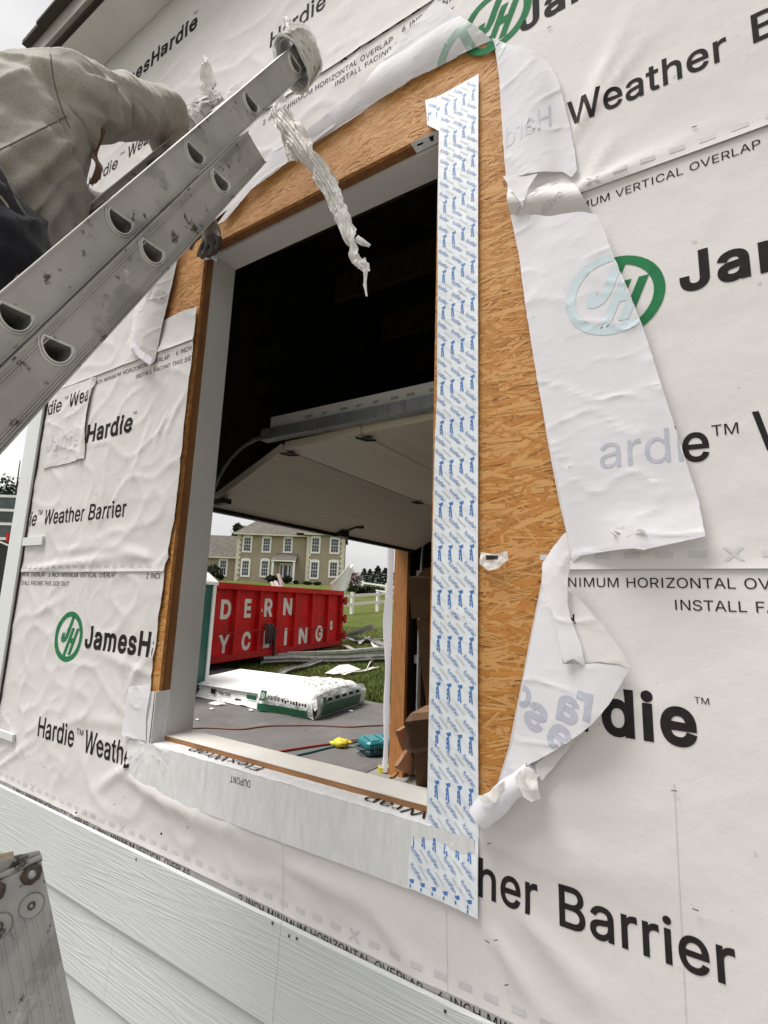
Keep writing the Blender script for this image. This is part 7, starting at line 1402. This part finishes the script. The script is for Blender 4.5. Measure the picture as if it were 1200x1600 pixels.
b = MB(); o0 = len(b.v); b.add([HP(tr_2 + .03, zg, .45), HP(tr_2 + .03, zg, -DPT), HP(tr_2 + .03, ze + .25, -DPT), HP(tr_2 + .03, ze + .25, .45)], [(0, 1, 2, 3)]); hbox(b, tr_2 + .0005, tr_2 + .029, zg, ze + .25, -DPT, .449)
o = b.build('side_wall', 'brick', ho)
def uvbox(o, k=1.0):
    uvl = o.data.uv_layers.new(name='UVMap')
    for pl in o.data.polygons:
        for li in pl.loop_indices: c = o.matrix_world @ o.data.vertices[o.data.loops[li].vertex_index].co + (o.parent.location if o.parent else V()); uvl.data[li].uv = ((c.x + c.y) * k, c.z * k)
uvbox(o)
def roof_hip(name, t0, t1, z, of, ob, rise, ov=.45, hip=None):
    b = MB(); t0 -= ov; t1 += ov; of += ov; ob -= ov; mid = (of + ob) / 2; hip = (of - ob) / 2 if hip is None else hip
    P4 = [HP(t0, z, of), HP(t1, z, of), HP(t1, z, ob), HP(t0, z, ob), HP(t0 + hip, z + rise, mid), HP(t1 - hip, z + rise, mid)]
    b.add(P4, [(0, 1, 5, 4), (2, 3, 4, 5), (1, 2, 5), (3, 0, 4), (3, 2, 1, 0)]); o = b.build(name, 'hroof', ho); uvbox(o); return o
rise = hz((360, 55), -5)[1] - ze
roof_hip('roof', tl, tm + .3, ze + .12, 0, -DPT, max(2.4, rise), .45, max(2.0, hz((358, 55), -5)[0] - tl)); roof_hip('roof', tm - 1.0, tr_2, ze + .37, .45, -DPT, max(2.4, rise) + .3, .35, 3.0)
zw2 = hz((140, 192), -5)[1]; roof_hip('roof', twl, tl - .5, zwe + .1, -.8, -DPT + 1.5, zw2 - zwe, .35, .2)
b = MB(); hbox(b, tl - .45, tm + .3, ze - .04, ze + .115, .38, .5); hbox(b, tm - .35, tr_2 + .3, ze + .21, ze + .365, .78, .9); hbox(b, twl, tl - .02, zwe - .05, zwe + .095, -.5, -.38); b.build('eave_trim', 'quoin', ho)
def window(cx, cy, w_, h_, o, arch=True, grid=True):
    (t0, z0), (t1, z1) = hz((cx - w_ / 2, cy + h_ / 2), o), hz((cx + w_ / 2, cy - h_ / 2), o); s = .20; tc_ = (t0 + t1) / 2
    fo_ = [(t0, z0), (t1, z0), (t1, z1 - .10)] + ([(tc_ + (t1 - t0) / 2 * math.cos(a), z1 - .10 + .16 * math.sin(a)) for a in [R(20 * i) for i in range(1, 9)]] if arch else [(t1, z1), (t0, z1)]) + [(t0, z1 - .10)]
    fi = [(t0 + s, z0 + s), (t1 - s, z0 + s), (t1 - s, z1 - s - .08), (t0 + s, z1 - s - .08)]
    b = MB(); b.prism([fo_, fi[::-1]], lambda a, c, t: HP(a, c, o + .001 + t), .06)
    zm = (fi[0][1] + fi[2][1]) / 2; hbox(b, t0 + s, t1 - s, zm - .03, zm + .03, o + .022, o + .035)
    for k in (1, 2): tt_ = t0 + s + (t1 - t0 - 2 * s) * k / 3; hbox(b, tt_ - .014, tt_ + .014, fi[0][1], fi[2][1], o + .02, o + .028)
    for k in (1, 3): zz = fi[0][1] + (fi[2][1] - fi[0][1]) * k / 4; hbox(b, t0 + s, t1 - s, zz - .014, zz + .014, o + .02, o + .028)
    wn = b.build('window', 'white', ho)
    b = MB(); b.add([HP(a, c, o + .015) for a, c in fi], [(0, 1, 2, 3)]); g = b.build('pane', 'glass'); 
    for v in g.data.vertices: v.co = v.co - ho.location
    g.parent = wn; return wn
for cx, cy, w_, h_, o in ((333, 250, 86, 130, 0), (483, 254, 84, 126, 0), (650, 256, 82, 126, 0), (317, 436, 86, 140, 0), (468, 438, 84, 142, 0), (865, 256, 86, 134, .45), (1015, 262, 86, 130, .45), (855, 450, 84, 146, .45), (1005, 445, 86, 134, .45), (142, 433, 84, 140, -.8)): window(cx, cy, w_, h_, o)
for tq_, o in ((tl, 0), (tm + .1, .45), (tr_2, .45)):
    z = zg; i = 0; b = MB()
    while z < ze - .1: wq_ = .52 if i % 2 else .34; c0q = tq_ if tq_ != tr_2 else tq_ - wq_ + .06; hbox(b, c0q - (.06 if tq_ != tr_2 else 0), c0q + wq_ - (.06 if tq_ != tr_2 else 0) , z - .001, z + .299, o + .001, o + .06 + .004 * (i % 2)); z += .30; i += 1
    b.build('quoin_strip', 'quoin', ho)
(pt0, pz0), (pt1, pz1) = hz((535, 380), 1.2), hz((700, 380), 1.2)
b = MB(); pzr = hz((620, 322), .1)[1]; a_ = [HP(pt0 - .2, pz1, 1.5), HP(pt1 + .2, pz1, 1.5), HP(pt1 + .2, pz1, .02), HP(pt0 - .2, pz1, .02), HP(pt0 + .2, pzr, .02), HP(pt1 + .2, pzr, .02)]; b.add(a_, [(0, 1, 5, 4), (1, 2, 5), (3, 0, 4), (0, 3, 2, 1)]); o = b.build('porch_roof', 'hroof', ho); uvbox(o)
b = MB(); hbox(b, pt0 - .2, pt1 + .2, pz1 - .16, pz1 - .01, 1.38, 1.5); b.build('porch_beam', 'white', ho)
for t in (pt0, pt1):
    b = MB(); hbox(b, t - .12, t + .12, zg, pz1 - .161, 1.2, 1.44); b.build('porch_post', 'white', ho)
(q0, qz0), (q1, qz1) = hz((578, 530)), hz((682, 402)); b = MB(); hbox(b, q0, q1, zg, qz1, .002, .08)
do = b.build('front_door', 'white', ho)
for a0, a1 in ((.08, .22), (.36, .64), (.78, .92)):
    b = MB(); t0, t1 = q0 + (q1 - q0) * a0, q0 + (q1 - q0) * a1; b.add([HP(t, z, .085) for t, z in ((t0, zg + 1.2), (t1, zg + 1.2), (t1, qz1 - .25), (t0, qz1 - .25))], [(0, 1, 2, 3)]); g = b.build('pane', 'glass')
    for v in g.data.vertices: v.co = v.co - ho.location
    g.parent = do
(s0, sz0), (s1, sz1) = hz((1160, 360)), hz((1180, 258)); b = MB(); hbox(b, tr_2 + .031, tr_2 + .07, sz0, sz1, -4.6, -3.5); wn = b.build('side_window', 'white', ho); b = MB(); hbox(b, tr_2 + .071, tr_2 + .075, sz0 + .15, sz1 - .15, -4.45, -3.65); g = b.build('pane', 'glass')
for v in g.data.vertices: v.co = v.co - ho.location
g.parent = wn

# ================================================================ PLANTS
def leaf_cloud(mb, tones, c, r, n, size, seed, shape=None):
    rn_ = random.Random(seed)
    for _ in range(n):
        while True:
            d = V((rn_.uniform(-1, 1), rn_.uniform(-1, 1), rn_.uniform(-1, 1)))
            if .15 < d.length < 1: break
        k = .75 + .45 * noise.noise(d.normalized() * 2.4 + V((seed, 0, 0)))
        if rn_.random() < .75: d = d.normalized() * rn_.uniform(.7, 1.0)
        p = V(c) + V((d.x * r[0], d.y * r[1], d.z * r[2])) * k
        if shape: p = shape(p)
        a = V((rn_.gauss(0, 1), rn_.gauss(0, 1), rn_.gauss(0, 1))).normalized(); q = a.cross(V((rn_.gauss(0, 1), rn_.gauss(0, 1), rn_.gauss(0, 1)))).normalized(); s = size * rn_.uniform(.6, 1.3)
        mb.add([p - a * s, p + q * s * .5, p + a * s, p - q * s * .5], [(0, 1, 2, 3)]); tones += [min(1, max(0, rn_.gauss(.5, .25)))] * 4
def tone(o, tones):
    ca_ = o.data.color_attributes.new('tone', 'FLOAT_COLOR', 'CORNER')
    for i, t in enumerate(tones): ca_.data[i].color = (t, t, t, 1)
M['conif'] = m_leaf('conifer_needles', (.010, .022, .010), (.035, .055, .022)); M['shrub'] = m_leaf('shrub_leaves', (.008, .014, .006), (.03, .042, .018)); M['twig'] = m_leaf('bare_twigs', (.09, .06, .045), (.20, .145, .115)); M['bark'] = simple('bark', (.07, .05, .035), .9, var=.3, scale=8, bump=.6)
def ground_at(px, py, d): p = at_d(px, py, d); return V((p.x, p.y, terr(p.x, p.y)))
def conifer(px, d, top_py, wd, label, seed, grp=None):
    g = ground_at(px, 900, d); h = at_d(px, top_py, d).z - g.z; t = thing('conifer', label, 'tree', g, grp)
    b = MB(); b.tube([g, g + V((0, 0, h * .5)), g + V((0, 0, h * .97))], [wd * .10, wd * .06, .02], 7); b.build('trunk', 'bark', t)
    b = MB(); tn = []; rn_ = random.Random(seed)
    for i in range(int(1100)):
        f = rn_.random() ** .8; z = h * (.06 + .94 * f); rr = wd * (1 - f) ** .8 * (.65 + .5 * rn_.random()) * (1 + .25 * math.sin(f * 40 + seed)); a = rn_.uniform(0, 6.28); p = g + V((math.cos(a) * rr, math.sin(a) * rr, z)); o_ = V((math.cos(a), math.sin(a), -.25)); s = wd * .16 * rn_.uniform(.6, 1.4); q = V((-math.sin(a), math.cos(a), rn_.uniform(-.4, .4)))
        b.add([p - o_ * s, p + q * s * .5, p + o_ * s, p - q * s * .5], [(0, 1, 2, 3)]); tn += [min(1, max(0, rn_.gauss(.4, .25)))] * 4
    o = b.build('crown', 'conif', t, fixn=False); tone(o, tn)
for i, (px, tp, wd, d) in enumerate(((569, 888, 1.15, 80), (578, 889, 1.1, 78), (590, 884, 1.35, 76), (602, 887, 1.3, 75), (611, 890, 1.3, 75))):
    conifer(px, d, tp, wd, ['narrow conifer nearest the brick side of the house', 'small pointed conifer second in the row beside the house', 'tallest pointed conifer of the row right of the house', 'dark conifer just left of the door post', 'conifer half hidden behind the door post'][i], i + 3, 'conifers right of the house')
def broad(px, d, py0, py1, wpx, label, seed, mat='conif', n=2600, leaf=.22):
    g = ground_at(px, 900, d); zt2, zb2 = at_d(px, py0, d).z, at_d(px, py1, d).z; r = wpx / FPX * d / 2; t = thing('tree', label, 'tree', g); cz = (zt2 + zb2) / 2
    b = MB(); b.tube([g, g + V((.1, 0, (cz - g.z) * .6)), V((g.x, g.y, cz))], [r * .12, r * .09, r * .05], 8); rn_ = random.Random(seed)
    for k in range(7): a = rn_.uniform(0, 6.28); b.tube([V((g.x, g.y, cz - (zt2 - zb2) * .25)), V((g.x + math.cos(a) * r * .7, g.y + math.sin(a) * r * .7, cz + rn_.uniform(-.1, .4) * (zt2 - zb2)))], [r * .05, r * .015], 6)
    b.build('trunk', 'bark', t); b = MB(); tn = []
    for k in range(9): a = rn_.uniform(0, 6.28); q = rn_.uniform(.1, .65); leaf_cloud(b, tn, (g.x + math.cos(a) * r * q, g.y + math.sin(a) * r * q, cz + rn_.uniform(-.38, .30) * (zt2 - zb2)), (r * .5, r * .5, (zt2 - zb2) * .25), n // 9, leaf, seed * 10 + k)
    o = b.build('crown', mat, t, fixn=False); tone(o, tn)
broad(366, 95, 814, 850, 34, 'dark bushy tree rising behind the left end of the house roof', 21, n=2800, leaf=.30)
broad(6, 62, 690, 905, 85, 'dark spiky evergreen rising behind the parked truck left of the corner trim', 23, n=5200, leaf=.24)
broad(-45, 64, 735, 905, 90, 'dark evergreen at the far left edge behind the truck', 25, n=3000, leaf=.28)
def bush(px, py, d, wpx, hpx, label, seed, mat='shrub', n=900, leaf=.12, nm='shrub', grp=None):
    g = ground_at(px, py, d); r = wpx / FPX * d / 2; h = hpx / FPX * d; t = thing(nm, label, 'shrub', g, grp); b = MB(); b.tube([g - V((0, 0, .1)), g + V((0, 0, h * .5))], r * .08, 6); b.build('stem', 'bark', t); b = MB(); tn = []
    leaf_cloud(b, tn, g + V((0, 0, h * .55)), (r, r * .8, h * .5), n, leaf, seed); o = b.build('foliage', mat, t, fixn=False); tone(o, tn)
for i, (q, wp, hp_) in enumerate((((60, 500), 34, 26), ((120, 540), 14, 10), ((520, 530), 26, 13), ((640, 540), 24, 13), ((560, 555), 16, 8), ((710, 560), 10, 6), ((800, 568), 18, 5), ((880, 572), 16, 5))):
    bush(*zh([q])[0], 58, wp, hp_, ['big dark shrub before the left wing of the house', 'small dark shrub right of the big one before the left wing', 'dark clipped shrub left of the porch', 'dark clipped shrub right of the porch post', 'low shrub in the middle before the porch', 'tiny dark shrub right of the porch steps', 'low hedge piece under the right front windows', 'low hedge end near the siding strip'][i], 40 + i, grp='shrubs along the house front')
bush(548, 906, 50, 44, 34, 'bare twiggy brown bush at the right corner of the house', 61, 'twig', 1500, .10)
bush(562, 918, 45, 50, 14, 'dark hedge below the bare bush behind the white fence', 62, 'shrub', 1500, .14); bush(585, 914, 46, 44, 12, 'dark hedge behind the white fence near the door post', 64, 'shrub', 1300, .14)

# ================================================================ WHITE RAIL FENCES
def fence(p0, p1, nposts, h, rails, label, pw=.13):
    t = thing('rail_fence', label, 'fence', p0.lerp(p1, .5)); pts = []
    for i in range(nposts):
        p = p0.lerp(p1, i / (nposts - 1)); p = V((p.x, p.y, terr(p.x, p.y))); pts.append(p)
        b = MB(); b.box((p.x - pw / 2, p.y - pw / 2, p.z - .1), (p.x + pw / 2, p.y + pw / 2, p.z + h)); b.box((p.x - pw * .6, p.y - pw * .6, p.z + h + .001), (p.x + pw * .6, p.y + pw * .6, p.z + h + .04)); b.build('post', 'vinyl', t)
    for a, c in zip(pts, pts[1:]):
        for z in rails:
            d = (c - a).normalized() * (pw / 2 + .002); b = MB(); b.bar(a + V((0, 0, z)) + d, c + V((0, 0, z)) - d, .04, .15); b.build('rail', 'vinyl', t)
f0, f1_ = solve_ground(549.5, 959), solve_ground(589.6, 954.5)
dst = (f1_ - f0); hf_ = 33 / FPX * (f0 - CAM).dot(FWD)
fence(f0 - dst * 3, f0 + dst * 3, 7, hf_, (hf_ * .46, hf_ * .86), 'white two rail fence crossing the lawn behind the dumpster', hf_ * .14)
g0, g1 = solve_ground(567, 920), solve_ground(604, 924); g0 = ground_at(567, 915, 48); g1 = ground_at(604, 917, 43)
fence(g0, g0 + (g1 - g0) * 2.0, 3, 1.15, (.45, .95), 'far white fence by the dark hedge near the door post', .15)

# ================================================================ PARKED TRUCK BEYOND THE BUILDING CORNER
M['clearglass'] = simple('dark_glass', (.05, .065, .06), .1, var=.6, scale=1.2)
d_ = 21.0; tk0 = ground_at(38, 900, d_); tvec = -V((RIGHT.x, RIGHT.y, 0)).normalized(); tnv = V((-tvec.y, tvec.x, 0)); tnv = tnv if tnv.dot(CAM - tk0) > 0 else -tnv
zt3 = at_d(15, 768, d_).z; zm3 = at_d(15, 843, d_).z
tk = thing('box_truck', 'tall white framed truck with dark glass panes and a red lamp beyond the building corner', 'truck', tk0)
TK = lambda u, z, o: V((tk0.x, tk0.y, tk0.z)) + tvec * u + tnv * o + V((0, 0, z))
def tbox(b, u0, u1, z0, z1, o0, o1, mat=0):
    vs = [TK(u, z, o) for z in (z0, z1) for u, o in ((u0, o0), (u1, o0), (u1, o1), (u0, o1))]; b.add(vs, [(0, 3, 2, 1), (4, 5, 6, 7), (0, 1, 5, 4), (1, 2, 6, 5), (2, 3, 7, 6), (3, 0, 4, 7)], mat)
H_, B_ = zt3 - tk0.z, zm3 - tk0.z
b = MB(); tbox(b, 0, 6.2, B_ + .1, H_ - .12, -2.3, -.03); b.build('body', 'clearglass', tk)
b = MB(); 
for z in (B_, B_ + (H_ - B_) * .32, B_ + (H_ - B_) * .62, H_ - .14): tbox(b, -.03, 6.23, z, z + .11, -2.34, .0)
for u in (-.03, .62, 1.9, 3.2, 4.5, 6.1): tbox(b, u, u + .10, B_ + .111, H_ - .141, -.029, .01)
b.build('frame', 'white', tk); b = MB(); tbox(b, 0, 6.2, .9, B_ - .001, -2.2, -.1); tbox(b, .1, 6.1, .55, .899, -2.0, -.2); b.build('chassis', 'black', tk)
for u in (1.0, 4.9):
    b = MB(); b.tube([TK(u, .5, -.35), TK(u, .5, -.05)], .5, 20); b.build('wheel', 'black', tk)
b = MB(); p = at_d(17, 838, d_ - .2); b.box((p.x - .12, p.y - .12, p.z - .22), (p.x + .12, p.y + .12, p.z + .18)); b.build('tail_lamp', 'redd', tk)
b = MB(); b.bar(TK(.1, B_ - .5, .02), TK(1.4, B_ - .02, .02), .06, .06); b.build('strut', 'white', tk)
# ---- grass blades on the near lawn
b = MB(); rn_ = random.Random(77); tn = []
for _ in range(30000):
    q = rn_.random(); s = 6.0 + 14 * rn_.random() ** 1.3; px = rn_.uniform(380, 640); v = ray(px, 936); v = V((v.x, v.y, 0)).normalized(); p = CAM + v * (s + 2.6); x, y = p.x, p.y
    ye = 6.5 if x > -5.2 else 6.5 + (-5.2 - x) * .29
    if y < ye + rn_.uniform(-.1, .15): continue
    z = terr(x, y); hgt = rn_.uniform(.03, .09); a = rn_.uniform(0, 6.28); w2 = rn_.uniform(.006, .014); dx, dy = math.cos(a) * w2, math.sin(a) * w2
    b.add([(x - dx, y - dy, z - .01), (x + dx, y + dy, z - .01), (x + rn_.uniform(-.05, .05), y + rn_.uniform(-.05, .05), z + hgt)], [(0, 1, 2)]); tn += [min(1, max(0, rn_.gauss(.5, .28)))] * 3
M['blade'] = m_leaf('grass_blades', (.035, .055, .010), (.13, .15, .035)); o = b.build('grass', 'blade', None, fixn=False); tone(o, tn); tag(o, 'short green grass of the lawn behind the driveway', 'grass', kind='stuff')
